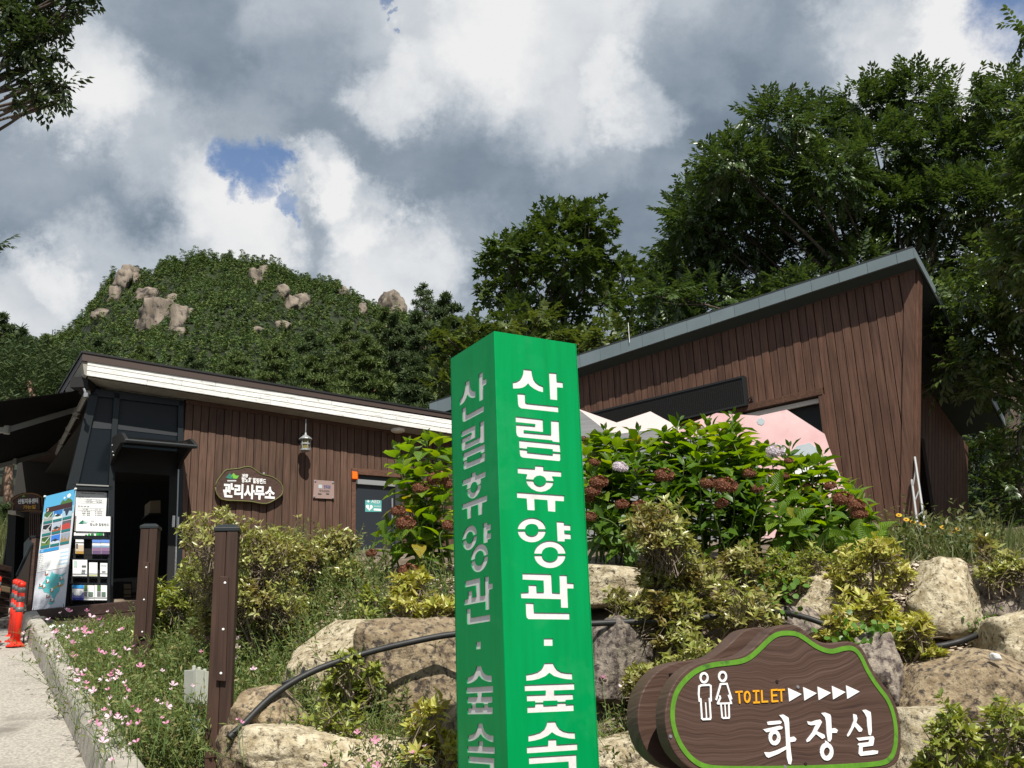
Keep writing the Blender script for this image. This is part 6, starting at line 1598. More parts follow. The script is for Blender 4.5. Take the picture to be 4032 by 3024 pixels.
def head_mesh(m):
    g = np.random.default_rng(5); n = 150; d = randdir(n, g); d[:, 2] = np.abs(d[:, 2]) * 1.0 - .45; d = unit(d)
    P = d * np.array([1, 1, .72]) * g.uniform(.82, 1.05, n)[:, None]
    u = unit(np.cross(d, randdir(n, g))); parts = []
    for k in range(4):
        w_ = unit(np.cross(d, u)); a = k * math.pi / 2; x = u * math.cos(a) + w_ * math.sin(a)
        parts.append(place(np.array([(0, 0, 0), (.16, .10, .03), (.24, 0, .06), (.16, -.10, .03)]), np.array([(0, 2, 1), (0, 3, 2)]), P, x, d + g.normal(size=(n, 3)) * .3, np.ones(n)))
    V, F = cat(parts); me = bpy.data.meshes.new('flower_head'); me.from_pydata(V.tolist(), [], F.tolist()); setmat(me, m); return me
HB = head_mesh(leafmat('dry_floret', [(.12, .045, .025), (.20, .08, .045), (.28, .13, .08), (.15, .06, .03)], .2, .8, .2))
HW = head_mesh(leafmat('fresh_floret', [(.62, .50, .56), (.70, .62, .66), (.74, .72, .74), (.58, .44, .52)], .3, .7, .2))
def child_mesh(t, name, me, P, X, Zv, S):
    o = bpy.data.objects.new(name, me); col.objects.link(o); o.parent = t
    X = Vector(X).normalized(); Y_ = Vector(Zv).cross(X).normalized(); Z_ = X.cross(Y_)
    b = wloc(t); P = Vector(P)
    o.matrix_local = Matrix(((X.x * S, Y_.x * S, Z_.x * S, P.x - b.x), (X.y * S, Y_.y * S, Z_.y * S, P.y - b.y), (X.z * S, Y_.z * S, Z_.z * S, P.z - b.z), (0, 0, 0, 1)))
    WL[o.name] = P
    return o
def hydrangea(foot, tops, Y, label, heads, seed, maxleaf=290):
    """foot: px,py of the base; tops: list of (px, py, dY) of shoot tips"""
    g = random.Random(seed); b = at(*foot, Y); t = thing('hydrangea', b, label, 'shrub', 'hydrangea shrubs on the slope')
    A = []; nleaf = 0; extra = []
    for (px, py, dY) in tops:
        tip = at(px, py, Y + dY); root = b + Vector((g.uniform(-.18, .18) + (tip.x - b.x) * .45, dY * .6 + g.uniform(-.1, .1), 0))
        mid = root.lerp(tip, .55) + Vector((g.uniform(-.05, .05), g.uniform(-.05, .05), .05))
        pts = spline([root, mid, tip], 5); A.append(pts)
        L_ = sum((q - p).length for p, q in zip(pts, pts[1:]))
        nn = max(4, int(L_ / .068)); ph = g.uniform(0, 6.28)
        for k in range(nn):
            f = 1 - (k / nn) * .97
            i0 = f * (len(pts) - 1); i = min(int(i0), len(pts) - 2); P = pts[i].lerp(pts[i + 1], i0 - i); ax = (pts[i + 1] - pts[i]).normalized()
            sz = (.075, .125, .165, .185)[min(k, 3)] * g.uniform(.82, 1.18)
            lift = (1.05, .70, .42, .20)[min(k, 3)] + g.uniform(-.2, .2)
            for sgn in (0, math.pi):
                a = ph + k * math.pi / 2 + sgn + g.uniform(-.25, .25)
                u = ax.orthogonal().normalized(); v = ax.cross(u); out = u * math.cos(a) + v * math.sin(a)
                X = (out * math.cos(lift) + ax * math.sin(lift)); Z = ax * math.cos(lift) - out * math.sin(lift) + Vector((g.uniform(-.2, .2), g.uniform(-.35, .0), .5))
                if f < .25 and g.random() < .4: continue
                if nleaf < maxleaf:
                    child_mesh(t, 'leaf', HLY if g.random() < .05 else HL[g.randrange(3)], P + out * .012, X, Z, sz); nleaf += 1
                else: extra.append((P + out * .012, X, Z, sz))
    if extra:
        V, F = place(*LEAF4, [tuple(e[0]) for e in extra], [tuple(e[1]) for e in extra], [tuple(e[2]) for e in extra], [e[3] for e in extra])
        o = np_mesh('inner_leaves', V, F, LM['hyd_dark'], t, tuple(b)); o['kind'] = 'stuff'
    m_ = MB()
    for pts in A: m_.tube(pts, [.008 - .0045 * i / len(pts) for i in range(len(pts))], 5)
    o = m_.build('stems', M['stem_green'], t, smooth=True); o['kind'] = 'stuff'
    for (px, py, r_px, fresh, dY) in heads:
        dY -= .28; P = at(px, py, Y + dY); o = child_mesh(t, 'flower_head', HW if fresh else HB, P, (1, g.uniform(-.3, .3), g.uniform(-.2, .2)), (0, -.5, 1), r_px * mpp(Y + dY))
        if fresh: o['label'] = 'fresh pale pink flower head'
z8 = lambda x, y: (2200 + x / 1.843, 1500 + y / 1.843)
gg = random.Random(9)
def tops_for(x0, x1, prof, n, lo=.0):
    out = []
    for i in range(n):
        x = x0 + (x1 - x0) * (i + gg.uniform(.1, .9)) / n
        out.append((x, prof(x) + gg.uniform(25, 80) , gg.uniform(-.25, .35)))
    for i in range(n):                             # lower front shoots
        x = x0 + (x1 - x0) * (i + gg.uniform(.1, .9)) / n
        out.append((x, prof(x) + gg.uniform(110, 330), gg.uniform(-.55, -.15)))
    for i in range(max(3, n // 2)):                # middle layer closing the gaps
        x = x0 + (x1 - x0) * (i + gg.uniform(.1, .9)) / max(3, n // 2)
        out.append((x, prof(x) + gg.uniform(230, 420), gg.uniform(-.75, -.45)))
        out.append((x, prof(x) + gg.uniform(90, 200), gg.uniform(-.35, .0)))
    return out
pf = [(2270, 1720), (2380, 1690), (2500, 1700), (2600, 1680), (2680, 1650), (2790, 1650), (2880, 1640), (2980, 1720), (3080, 1760), (3220, 1790), (3320, 1850), (3420, 2000), (3500, 2080)]
def prof(x):
    for (a, b), (c, d) in zip(pf, pf[1:]):
        if x <= c: return b + (d - b) * (x - a) / (c - a)
    return 2000
H8 = lambda L_: [(*z8(x, y), r / 1.843, f, d) for x, y, r, f, d in L_]
hydrangea((2400, 2215), tops_for(2290, 2530, prof, 9) + [(2381, 1695, 0), (2510, 1700, .1)], 8.3, 'hydrangea next to the right side of the green pillar with one fresh pale head', H8([(448, 625, 58, 1, -.5), (290, 735, 70, 0, -.3), (250, 800, 60, 0, -.3), (215, 850, 50, 0, -.2), (460, 895, 52, 0, -.55), (590, 910, 62, 0, -.6), (230, 985, 50, 0, -.4), (180, 420, 30, 0, .1), (260, 590, 42, 0, -.2)]), 21)
hydrangea((2680, 2215), tops_for(2540, 2780, prof, 9) + [(2675, 1655, -.1), (2785, 1650, 0)], 8.35, 'hydrangea left of the tallest one with dark dried heads', H8([(765, 685, 75, 0, -.3), (590, 650, 38, 0, -.1), (740, 950, 60, 0, -.4), (1085, 740, 62, 0, -.3)]), 22)
hydrangea((2900, 2210), tops_for(2790, 3020, prof, 9) + [(2883, 1632, -.1)], 8.3, 'tallest hydrangea with a star shaped top shoot before the pink board', H8([(1215, 760, 85, 0, -.45), (1380, 670, 52, 0, -.1), (1180, 890, 50, 0, -.4), (1010, 600, 45, 0, .2), (1130, 625, 38, 0, .2), (1440, 780, 50, 0, -.2)]), 23)
hydrangea((3160, 2210), tops_for(3030, 3280, prof, 8) + [(3107, 1760, 0), (3240, 1790, .1)], 8.3, 'hydrangea with a fresh pale top head before the pink board', H8([(1575, 510, 72, 1, .2), (1670, 580, 35, 0, .1), (1640, 690, 35, 0, 0), (1800, 760, 36, 0, .1)]), 24)
hydrangea((3370, 2200), tops_for(3280, 3440, prof, 6) + [(3370, 1930, -.2)], 8.2, 'low hydrangea with rusty heads at the right end before the plank wall', H8([(2065, 855, 75, 0, -.4), (2160, 900, 66, 0, -.45), (2180, 960, 62, 0, -.45), (1970, 760, 45, 0, 0)]), 25)
hydrangea((1690, 2240), [(1560, 1770, .1), (1610, 1745, 0), (1680, 1720, -.1), (1740, 1730, 0), (1770, 1800, .1), (1580, 1830, -.2), (1650, 1840, -.3), (1720, 1850, -.35), (1530, 2060, -.2), (1500, 2110, -.3), (1560, 2120, -.35), (1760, 1920, -.3), (1620, 2000, -.35), (1700, 2020, -.4), (1650, 2120, -.4), (1760, 2080, -.4), (1590, 1930, -.25), (1640, 1930, -.3)], 8.2, 'hydrangea at the left side of the green pillar before the navy door',
          [(*z4(2045, 960), 44, 0, -.1), (*z4(1895, 1045), 34, 0, -.1), (*z4(2150, 1010), 26, 0, -.1), (*z4(1700, 1245), 30, 0, -.2), (*z4(1765, 1350), 40, 0, -.35), (*z4(2145, 1370), 30, 0, -.4), (*z4(1465, 1610), 22, 0, -.3), (1610, 2250, 42, 0, -.5)], 26)

# ------------------------------------------------------------------ weeds, grass, chips, yellow daisies
def blades(n, region, hmin, hmax, g, wd=.006, lean=.35):
    P = []
    while len(P) < n:
        px, py, Y = region(g); p = at(px, py, Y); P.append((p.x, p.y, G(p.x, p.y)))
    P = np.array(P); h = g.uniform(hmin, hmax, n); d = np.stack([g.normal(size=n) * lean, g.normal(size=n) * lean, np.ones(n)], 1)
    TV = np.array([(0, .5, 0), (0, -.5, 0), (.55, .38, .03), (.55, -.38, .03), (1, 0, .22)]); TF = np.array([(0, 1, 3), (0, 3, 2), (2, 3, 4)])
    return place(TV, TF, P, d, randdir(n, g), h, np.full(n, wd))
g = np.random.default_rng(90)
V, F = blades(5200, lambda g: (g.uniform(3700, 4200), g.uniform(2150, 2290), g.uniform(7.6, 10.5)), .04, .13, g, .006)
tag(np_mesh('grass', V, F, LM['weed'], None), 'patch of short green grass above the right boulders', 'grass', kind='stuff')
V2 = []
V2.append(blades(1100, lambda g: (g.uniform(3150, 3980), 2200, g.uniform(7.6, 9.0)), .10, .36, g, .009, .4))
n = 3500; P = []
for i in range(n):
    p = at(g.uniform(3150, 3960), 2200, g.uniform(7.7, 9.2)); P.append((p.x, p.y, G(p.x, p.y) + abs(g.normal()) * .13))
d = randdir(n, g); d[:, 2] = np.abs(d[:, 2])
V2.append(place(*LEAF2, P, d, np.tile([0, 0, 1.], (n, 1)) + g.normal(size=(n, 3)) * .4, g.uniform(.03, .085, n)))
V, F = cat(V2)
tag(np_mesh('weeds', V, F, LM['weed'], None), 'tangle of green and straw coloured weeds before the brown building', 'weeds', kind='stuff')
DM = bpy.data.meshes.new('daisy'); q = []
for k in range(10):
    a = k * .628; q += [(math.cos(a - .22) * .3, math.sin(a - .22) * .3, 0), (math.cos(a - .25), math.sin(a - .25), .1), (math.cos(a + .25), math.sin(a + .25), .1), (math.cos(a + .22) * .3, math.sin(a + .22) * .3, 0)]
DM.from_pydata(q, [], [(4 * k, 4 * k + 1, 4 * k + 2, 4 * k + 3) for k in range(10)]); setmat(DM, leafmat('daisy_petal', [(.75, .45, .02), (.80, .55, .03), (.70, .25, .02)], .3, .6, .3))
DC = bpy.data.meshes.new('daisy_centre'); bmx = bmesh.new(); bmesh.ops.create_icosphere(bmx, subdivisions=1, radius=.32); bmx.to_mesh(DC); bmx.free(); setmat(DC, mat('daisy_centre', (.16, .06, .02), rough=.9))
for i, (x, y, lab) in enumerate(((930, 128, 'orange daisy leftmost of the row, before the plank wall'), (1005, 152, 'orange daisy just left of the ladder foot'), (1110, 175, 'yellow daisy between the ladder rails'), (1328, 210, 'yellow daisy right of the ladder'), (1440, 257, 'yellow daisy lowest of the row'), (1492, 232, 'yellow daisy farthest right before the dark trees'), (850, 80, 'tiny pale daisy above the rusty hydrangea'))):
    px, py = 3232 + x / 2.765, 2000 + y / 2.765; p = at(px, py, 8.4); z = G(p.x, p.y)
    t = thing('daisy', (p.x, p.y, z), lab, 'flower', 'yellow daisies in the weeds')
    child_mesh(t, 'flower', DM, p, (1, 0, .1), (.1, -.7, .7), .024); child_mesh(t, 'flower_centre', DC, p, (1, 0, 0), (0, 0, 1), .024)
    m_ = MB(); m_.tube([(p.x + .02, p.y, z), (p.x - .01, p.y, (z + p.z) / 2), p], .0035, 4); m_.build('stem', M['stem_green'], t)
# wood chips and gravel on the open soil
n = 9000; P = []
reg = [(2330, 2560, 7.4, 8.1), (3050, 3400, 7.5, 8.2), (1250, 1800, 7.3, 8.6), (3700, 4060, 6.7, 7.6), (950, 1500, 6.6, 8), (3500, 3800, 7.2, 7.8), (150, 420, 9, 12.5), (250, 600, 6.5, 9)]
for i in range(n):
    a, b, c_, d_ = reg[g.integers(len(reg))]; p = at(g.uniform(a, b), 2300, g.uniform(c_, d_))
    if p.x < kx(p.y) + .25: continue
    P.append((p.x, p.y, G(p.x, p.y) + g.uniform(0.0, .035)))
n = len(P)
V, F = place(np.array([(-.5, -.3, 0), (.5, -.22, .1), (.45, .3, 0), (-.4, .25, .12), (0, 0, .3)]), np.array([(0, 1, 4), (1, 2, 4), (2, 3, 4), (3, 0, 4)]), P, randdir(n, g) * np.array([1, 1, .2]), np.tile([0, 0, 1.], (n, 1)) + g.normal(size=(n, 3)) * .3, g.uniform(.02, .055, n))
tag(np_mesh('wood_chips', V, F, leafmat('chips', [(.28, .20, .13), (.42, .34, .25), (.52, .46, .38), (.20, .13, .08)], 0, .9, .2), None), 'pale wood chips and gravel scattered on the garden soil', 'wood chips', kind='stuff')
n = 420; P = []
while len(P) < n:
    p = above_ground(g.uniform(150, 340), g.uniform(2470, 2580), .02)
    if p.x > kx(p.y) + .2: P.append((p.x, p.y, G(p.x, p.y) + g.uniform(0, .03)))
V, F = place(np.array([(-.5, -.3, 0), (.5, -.22, .1), (.45, .3, 0), (-.4, .25, .12), (0, 0, .45)]), np.array([(0, 1, 4), (1, 2, 4), (2, 3, 4), (3, 0, 4)]), P, randdir(n, g) * np.array([1, 1, .2]), np.tile([0, 0, 1.], (n, 1)) + g.normal(size=(n, 3)) * .3, g.uniform(.04, .09, n))
tag(np_mesh('white_pebbles', V, F, M['paper'], None), 'small white pebbles strewn behind the kerb near the deck', 'pebbles', kind='stuff')
# round leaved creeper over the boulders by the yellow shrubs
g = np.random.default_rng(33)
for (cx, cy, w_, h_, Y, nn, lab) in ((3400, 2500, 260, 90, 6.45, 130, 'bright green round leaved creeper above the toilet sign'), (3030, 2320, 200, 200, 6.7, 110, 'dark green creeper in the right part of the middle azalea'), (3890, 2480, 170, 110, 6.85, 260, 'fine green moss cushion between the right boulders'), (3560, 2840, 60, 50, 5.9, 14, 'single broad green leaf tuft right of the toilet sign')):
    P = [tuple(at(cx + g.normal() * w_ * .33, cy + g.normal() * h_ * .33, Y + g.uniform(-.1, .1))) for i in range(nn)]
    d = randdir(nn, g); TVr = np.array([(0, 0, 0), (.2, .42, .05), (.7, .45, .03), (1, .1, 0), (1, -.1, 0), (.7, -.45, .03), (.2, -.42, .05)]); TFr = np.array([(0, 2, 1), (0, 3, 2), (0, 4, 3), (0, 5, 4), (0, 6, 5)])
    V, F = place(TVr, TFr, P, d, np.tile([0, -.4, 1.], (nn, 1)) + g.normal(size=(nn, 3)) * .6, g.uniform(.02, .05, nn) * (.5 if 'moss' in lab else 1))
    t = thing('creeper', P[0], lab, 'plant'); o = np_mesh('leaves', V, F, LM['ivy'], t, P[0]); o['kind'] = 'stuff'

# ------------------------------------------------------------------ trees
def spray_template(nleaf, L_, g, leaf, droop=.5, tpl=LEAF2, spread=1.0, alt=True):
    """a twig along +x with alternate hanging leaves"""
    P, X, Z, S = [], [], [], []
    for k in range(nleaf):
        f = (k + 1) / nleaf; sd = 1 if k % 2 else -1
        P.append((L_ * f, 0, -.12 * L_ * f * f)); a = g.uniform(.5, 1.0) * spread
        X.append((math.cos(a), sd * math.sin(a), -droop * g.uniform(.4, 1.4))); Z.append((g.uniform(-.3, .3), g.uniform(-.3, .3), 1)); S.append(leaf * g.uniform(.75, 1.2))
    P.append((L_, 0, -.12 * L_)); X.append((1, 0, -droop * .6)); Z.append((0, 0, 1)); S.append(leaf)
    return place(tpl[0], tpl[1], P, X, Z, S)
def crown_cloud(blobs, n_per, tpls, g, topbias=.35, inner=.25, smin=.8, smax=1.25, flat=.85):
    """blobs: (centre, radius). Sprays on and in the lobes, pointing outwards"""
    parts = []
    C0 = np.mean([b[0] for b in blobs], axis=0)
    for c, r in blobs:
        n = max(6, int(n_per * r * r))
        d = randdir(n, g); d[:, 2] = d[:, 2] * (1 - topbias) + topbias * np.abs(d[:, 2]); d = unit(d)
        rr = np.where(g.random(n) < inner, g.uniform(.35, .8, n), g.uniform(.78, 1.08, n))
        nzv = np.array([1 + .28 * noise.noise(Vector(v * 2.1) + Vector(c)) for v in d])
        P = np.array(c) + d * np.array([1, 1, flat]) * (r * rr * nzv)[:, None]
        X = d + np.array([0, 0, .10]) + g.normal(size=(n, 3)) * .40
        Z = np.tile([0, 0, 1.], (n, 1)) + g.normal(size=(n, 3)) * .30
        which = g.integers(0, len(tpls), n)
        for w_, (TV, TF) in enumerate(tpls):
            q = which == w_
            if q.any(): parts.append(place(TV, TF, P[q] - unit(X[q]) * .12, X[q], Z[q], g.uniform(smin, smax, q.sum())))
    return cat(parts)
def tree(name, label, base, fork, blobs_px, n_per, tpls, lm, seed, trunk_r=.22, cat_='tree', group=None, bark='bark', limbs=True, **kw):
    g = np.random.default_rng(seed)
    blobs = [(np.array(at(x, y, Y)), r * mpp(Y)) for x, y, r, Y in blobs_px]
    base, fork = Vector(base), Vector(fork)
    t = thing(name, base, label, cat_, group)
    V, F = crown_cloud(blobs, n_per, tpls, g, **kw)
    o = np_mesh('crown', V, F, lm, t, tuple(base))
    m_ = MB(); m_.tube(spline([base, base.lerp(fork, .5) + Vector((.08, .05, 0)), fork], 4), [trunk_r * (1.15 - .35 * i / 8) for i in range(9)], 9)
    if limbs:
        for c, r in blobs:
            c = Vector(c) ; mid = fork.lerp(c, .5) + Vector((g.normal() * .2, g.normal() * .2, -.15 * (c - fork).length * .4))
            pts = spline([fork - (fork - base) * g.uniform(0, .25), mid, c], 4); r0 = trunk_r * .28
            m_.tube(pts, [max(.010, r0 * .8 * (1 - i / len(pts))) for i in range(len(pts))], 5)
            for k in range(3):
                e = c + Vector(tuple(randdir(1, g)[0])) * r * .8; m_.tube([c.lerp(mid, .3), e], [.02, .008], 4)
    m_.build('trunk', M[bark], t, smooth=True)
    return t
g = np.random.default_rng(1)
ZK = [spray_template(13, .42, g, .125, .35) for _ in range(4)]
ZKF = [spray_template(11, .38, g, .12, .42, LEAF4) for _ in range(4)]
MP = [spray_template(6, .30, g, .15, .15, (np.array([(0, 0, 0), (.30, .45, .02), (.55, .16, 0), (1, 0, -.05), (.55, -.16, 0), (.30, -.45, .02)]), np.array([(0, 2, 1), (0, 3, 2), (0, 4, 3), (0, 5, 4)])), 1.2) for _ in range(4)]
OV_ = [spray_template(9, .26, g, .075, .55) for _ in range(4)]
def blobset(L_, Y, seed, jit=1.6, dy=0, rs=1.0):
    q = random.Random(seed); return [(x, y + dy, r * rs, Y + q.uniform(-jit, jit)) for x, y, r in L_]
RT = [(2720, 960, 130), (2780, 760, 120), (2890, 610, 130), (3060, 445, 125), (3230, 480, 130), (3410, 385, 125), (3590, 345, 130), (3790, 385, 130), (3970, 370, 130), (2900, 850, 150), (3080, 700, 160), (3280, 650, 150), (3480, 570, 160), (3680, 560, 160), (3880, 560, 160), (2950, 1050, 120), (3120, 950, 140), (3320, 880, 150), (3520, 800, 160), (3740, 760, 160), (3940, 760, 150), (3180, 1120, 110), (3000, 1180, 95), (2800, 1150, 110), (3400, 1020, 110), (3640, 1000, 110), (3850, 980, 130), (4010, 980, 130), (2700, 1240, 85), (2620, 1110, 75), (3600, 1150, 100), (3750, 1180, 90), (4130, 600, 160), (4130, 850, 150)]
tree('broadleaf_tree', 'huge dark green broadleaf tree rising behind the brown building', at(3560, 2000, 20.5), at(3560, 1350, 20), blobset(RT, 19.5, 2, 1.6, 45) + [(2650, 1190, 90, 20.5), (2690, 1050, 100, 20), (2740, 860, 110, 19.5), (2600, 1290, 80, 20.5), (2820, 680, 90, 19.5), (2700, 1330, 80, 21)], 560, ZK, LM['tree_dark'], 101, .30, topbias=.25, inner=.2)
FT = [(3800, 1180, 100), (3900, 1080, 115), (4000, 1230, 120), (3860, 1330, 110), (3970, 1400, 120), (3790, 1440, 70), (3900, 1540, 70), (3835, 1520, 50), (3990, 1560, 70), (4010, 1790, 55), (3725, 1500, 45), (4080, 1050, 120), (4080, 1680, 60), (3760, 1290, 60)]
tree('broadleaf_tree', 'nearer broadleaf tree with lit drooping leaves right of the grey roof edge', at(4180, 2150, 15.5), at(4110, 1500, 15.2), blobset(FT, 14.6, 3, .7) + [(4090, 1010, 140, 12.8), (4160, 860, 170, 12.4), (4230, 720, 180, 12.2), (4110, 1180, 120, 12.8), (4200, 1000, 170, 12.0), (4150, 640, 130, 12.6), (4280, 880, 170, 11.6), (4260, 500, 250, 12.0), (4400, 700, 260, 11.5), (4360, 300, 250, 13), (4520, 500, 260, 12), (4450, 950, 250, 11.5)], 430, ZKF, LM['tree_front'], 102, .17, topbias=.2, inner=.15)  # the appended lobes, mostly out of view, are added to shade the side wall
MT = [(2200, 900, 110), (2320, 890, 100), (2100, 960, 100), (1990, 1010, 90), (2220, 1030, 130), (2350, 1010, 80), (1970, 1130, 85), (2110, 1140, 120), (2300, 1120, 110), (2040, 1250, 100), (2200, 1270, 110), (2380, 1180, 60), (2240, 1370, 100), (2020, 980, 60), (2270, 850, 60), (1950, 1060, 60)]
tree('maple_tree', 'rounded green maple tree in the middle behind the pillar top', at(2240, 1900, 27), at(2220, 1400, 27), blobset(MT, 26, 4), 300, MP, LM['maple'], 103, .22, topbias=.3, inner=.2, smin=.9, smax=1.3)
LT = [(1850, 1300, 60), (1790, 1400, 70), (2000, 1300, 60), (2130, 1250, 50), (1980, 1390, 70), (2170, 1320, 55), (2400, 1330, 70), (1750, 1500, 60), (2320, 1370, 70), (1870, 1390, 70), (1760, 1600, 50), (2080, 1390, 60), (2470, 1300, 45), (1760, 1330, 40)]
tree('maple_sapling', 'light yellow green young maple crown just above the pillar', at(1960, 1950, 23), at(1980, 1500, 23), blobset(LT, 22, 5, .8), 380, MP, LM['maple_light'], 104, .10, topbias=.3, inner=.15)
BT = [(2480, 1090, 75), (2560, 1060, 50), (2520, 1190, 80), (2430, 1200, 60), (2600, 1210, 70), (2560, 1300, 70), (2450, 1060, 40)]
tree('slender_tree', 'loose slender tree between the maple and the huge dark tree', at(2520, 1900, 30), at(2520, 1350, 29), blobset(BT, 28, 6, .8), 260, MP, LM['maple'], 105, .14, topbias=.3, inner=.15)
UT2 = [(3830, 1620, 90), (3900, 1780, 110), (4010, 1700, 110), (3860, 1950, 120), (3990, 1930, 120), (4080, 1850, 130), (3780, 2060, 80), (3920, 2080, 90), (4060, 2060, 100)]
UT = [(3750, 1650, 130), (3900, 1700, 150), (4050, 1750, 150), (3800, 1950, 140), (3950, 1980, 150), (4100, 2000, 150), (3700, 2080, 60), (3850, 1850, 90)]
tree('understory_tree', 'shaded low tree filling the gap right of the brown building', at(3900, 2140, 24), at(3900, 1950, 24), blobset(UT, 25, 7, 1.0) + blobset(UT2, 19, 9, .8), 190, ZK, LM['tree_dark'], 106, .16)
for px, Y, lab, r in ((3985, 19.5, 'dark leaning trunk right of the brown building under the big crown', .20), (4075, 17.5, 'second dark trunk at the right edge under the big crown', .16)):
    b = at(px, 2160, Y); tp = at(px - 60, 1050, Y + .4); m_ = MB(); m_.tube(spline([b, b.lerp(tp, .45) + Vector((.12, 0, 0)), tp], 5), [r * (1.1 - .6 * i / 11) for i in range(11)], 9)
    t = thing('leaning_tree', b, lab, 'tree'); m_.build('trunk', M['bark'], t, smooth=True)
    for k, (dx, dy) in enumerate(((-200, -60), (150, -120), (-120, 120), (-260, 60))):
        s0 = at(px - 30, 1620 - 60 * k, Y + .1); e = at(px - 30 + dx, 1600 - 80 * k + dy, Y - .6); m_ = MB(); m_.tube(spline([s0, s0.lerp(e, .5) + Vector((0, 0, .12)), e], 4), [.05, .045, .04, .035, .03, .026, .02, .016, .01], 5); m_.build('limb', M['bark'], t, smooth=True)
# overhanging tree at the upper left, its trunk outside the view
OB = [(60, 70, 110), (180, 50, 90), (290, 30, 60), (335, 50, 30), (90, 180, 90), (200, 150, 80), (250, 120, 45), (60, 240, 50), (150, 260, 60), (215, 230, 50), (40, 300, 35), (100, 330, 50), (180, 330, 60), (230, 370, 45), (150, 400, 50), (215, 420, 40), (65, 410, 22), (250, 350, 40), (-60, 100, 120), (-60, -60, 150), (150, -80, 140), (320, -60, 80), (-10, 968, 18)]
tree('overhanging_tree', 'dark backlit leafy branch hanging into the upper left corner', at(-900, 2500, 9.5), at(-800, 600, 9.8), blobset(OB[:-1], 9.6, 8, .35, -12, .72), 2100, OV_, LM['branch_near'], 107, .22, topbias=.1, inner=.2)
tree('overhanging_twig', 'single small leafy twig tip at the left edge of the sky', at(-600, 1000, 9.6), at(-60, 965, 9.6), [(-8, 968, 20, 9.6)], 900, OV_, LM['branch_near'], 108, .01, cat_='twig', limbs=False)
tree('overhanging_twig', 'small leafy twig tip at the right edge of the sky', at(4500, 200, 13), at(4060, 110, 13), [(4030, 95, 40, 13), (4045, 150, 30, 13)], 300, ZKF, LM['tree_front'], 109, .012, cat_='twig', limbs=False)

# ------------------------------------------------------------------ pines
def tuft_tpl(g, n=9, w_=.16):
    V, F = [], []
    for k in range(n):
        d = randdir(1, g)[0]; d[2] = abs(d[2]) * .9 + .12; d = d / np.linalg.norm(d); u = np.cross(d, randdir(1, g)[0]); u = u / np.linalg.norm(u) * w_
        b = len(V); V += [tuple(-u * .5), tuple(u * .5), tuple(d + u * .3), tuple(d - u * .3)]; F += [(b, b + 1, b + 2), (b, b + 2, b + 3)]
    return np.array(V), np.array(F)
TU = [tuft_tpl(g) for _ in range(4)]
def pine_mesh(H, W, g, tuft=.30, npad=16, per=26, top=.0):
    """crown points in local space: flat pads on whorled branches"""
    P, S, br = [], [], []
    for k in range(npad):
        f = (k + .6) / npad; z = H * (.18 + .80 * f); rad = W * .5 * (1 - f) ** .65 * (0.85 + .3 * g.random()) + .15
        a = k * 2.4 + g.uniform(-.4, .4); cx, cy = math.cos(a) * rad * .62, math.sin(a) * rad * .62
        br.append(((0, 0, z - .08 * rad), (cx, cy, z)))
        n = int(per * (.5 + rad / (W * .5)))
        rr = np.sqrt(g.random(n)) * rad * .62; th_ = g.uniform(0, 6.283, n)
        P.append(np.stack([cx + rr * np.cos(th_), cy + rr * np.sin(th_), z + .16 * rad * (1 - (rr / (rad * .62)) ** 2) + g.normal(size=n) * .06 * W * .2], 1)); S.append(tuft * g.uniform(.7, 1.25, n))
    return np.concatenate(P), np.concatenate(S), br
def pine(px, py_top, Y, w_px, h_px, seed, label, lm='pine', tuft=.24, group='pine trees behind the office', per=26, npad=16, name='pine_tree', trunk=.14):
    g = np.random.default_rng(seed); top = at(px, py_top, Y); k = mpp(Y); H = h_px * k; W = w_px * k
    gz = G(top.x, top.y); base = Vector((top.x, top.y, min(gz, top.z - H)))
    P, S, br = pine_mesh(H, W, g, tuft, npad, per); off = np.array([top.x, top.y, top.z - H]); P = P + off
    parts = []; wh = g.integers(0, 4, len(P)); X = g.normal(size=(len(P), 3)); Z = np.tile([0, -.1, 1.], (len(P), 1)) + g.normal(size=(len(P), 3)) * .7
    for i in range(4):
        q = wh == i
        if q.any(): parts.append(place(*TU[i], P[q], X[q], Z[q], S[q]))
    V, F = cat(parts)
    t = thing(name, base, label, 'tree', group); np_mesh('crown', V, F, LM[lm], t, tuple(base))
    m_ = MB(); m_.tube([base, base.lerp(top, .5) + Vector((.1, 0, 0)), top - Vector((0, 0, .05 * H))], [trunk, trunk * .75, trunk * .2], 7)
    for a, b in br: m_.tube([Vector(a) + Vector(off), Vector(b) + Vector(off)], [.05, .02], 4)
    m_.build('trunk', M['bark_pine'], t, smooth=True)
LN = 'pine tree behind the office '
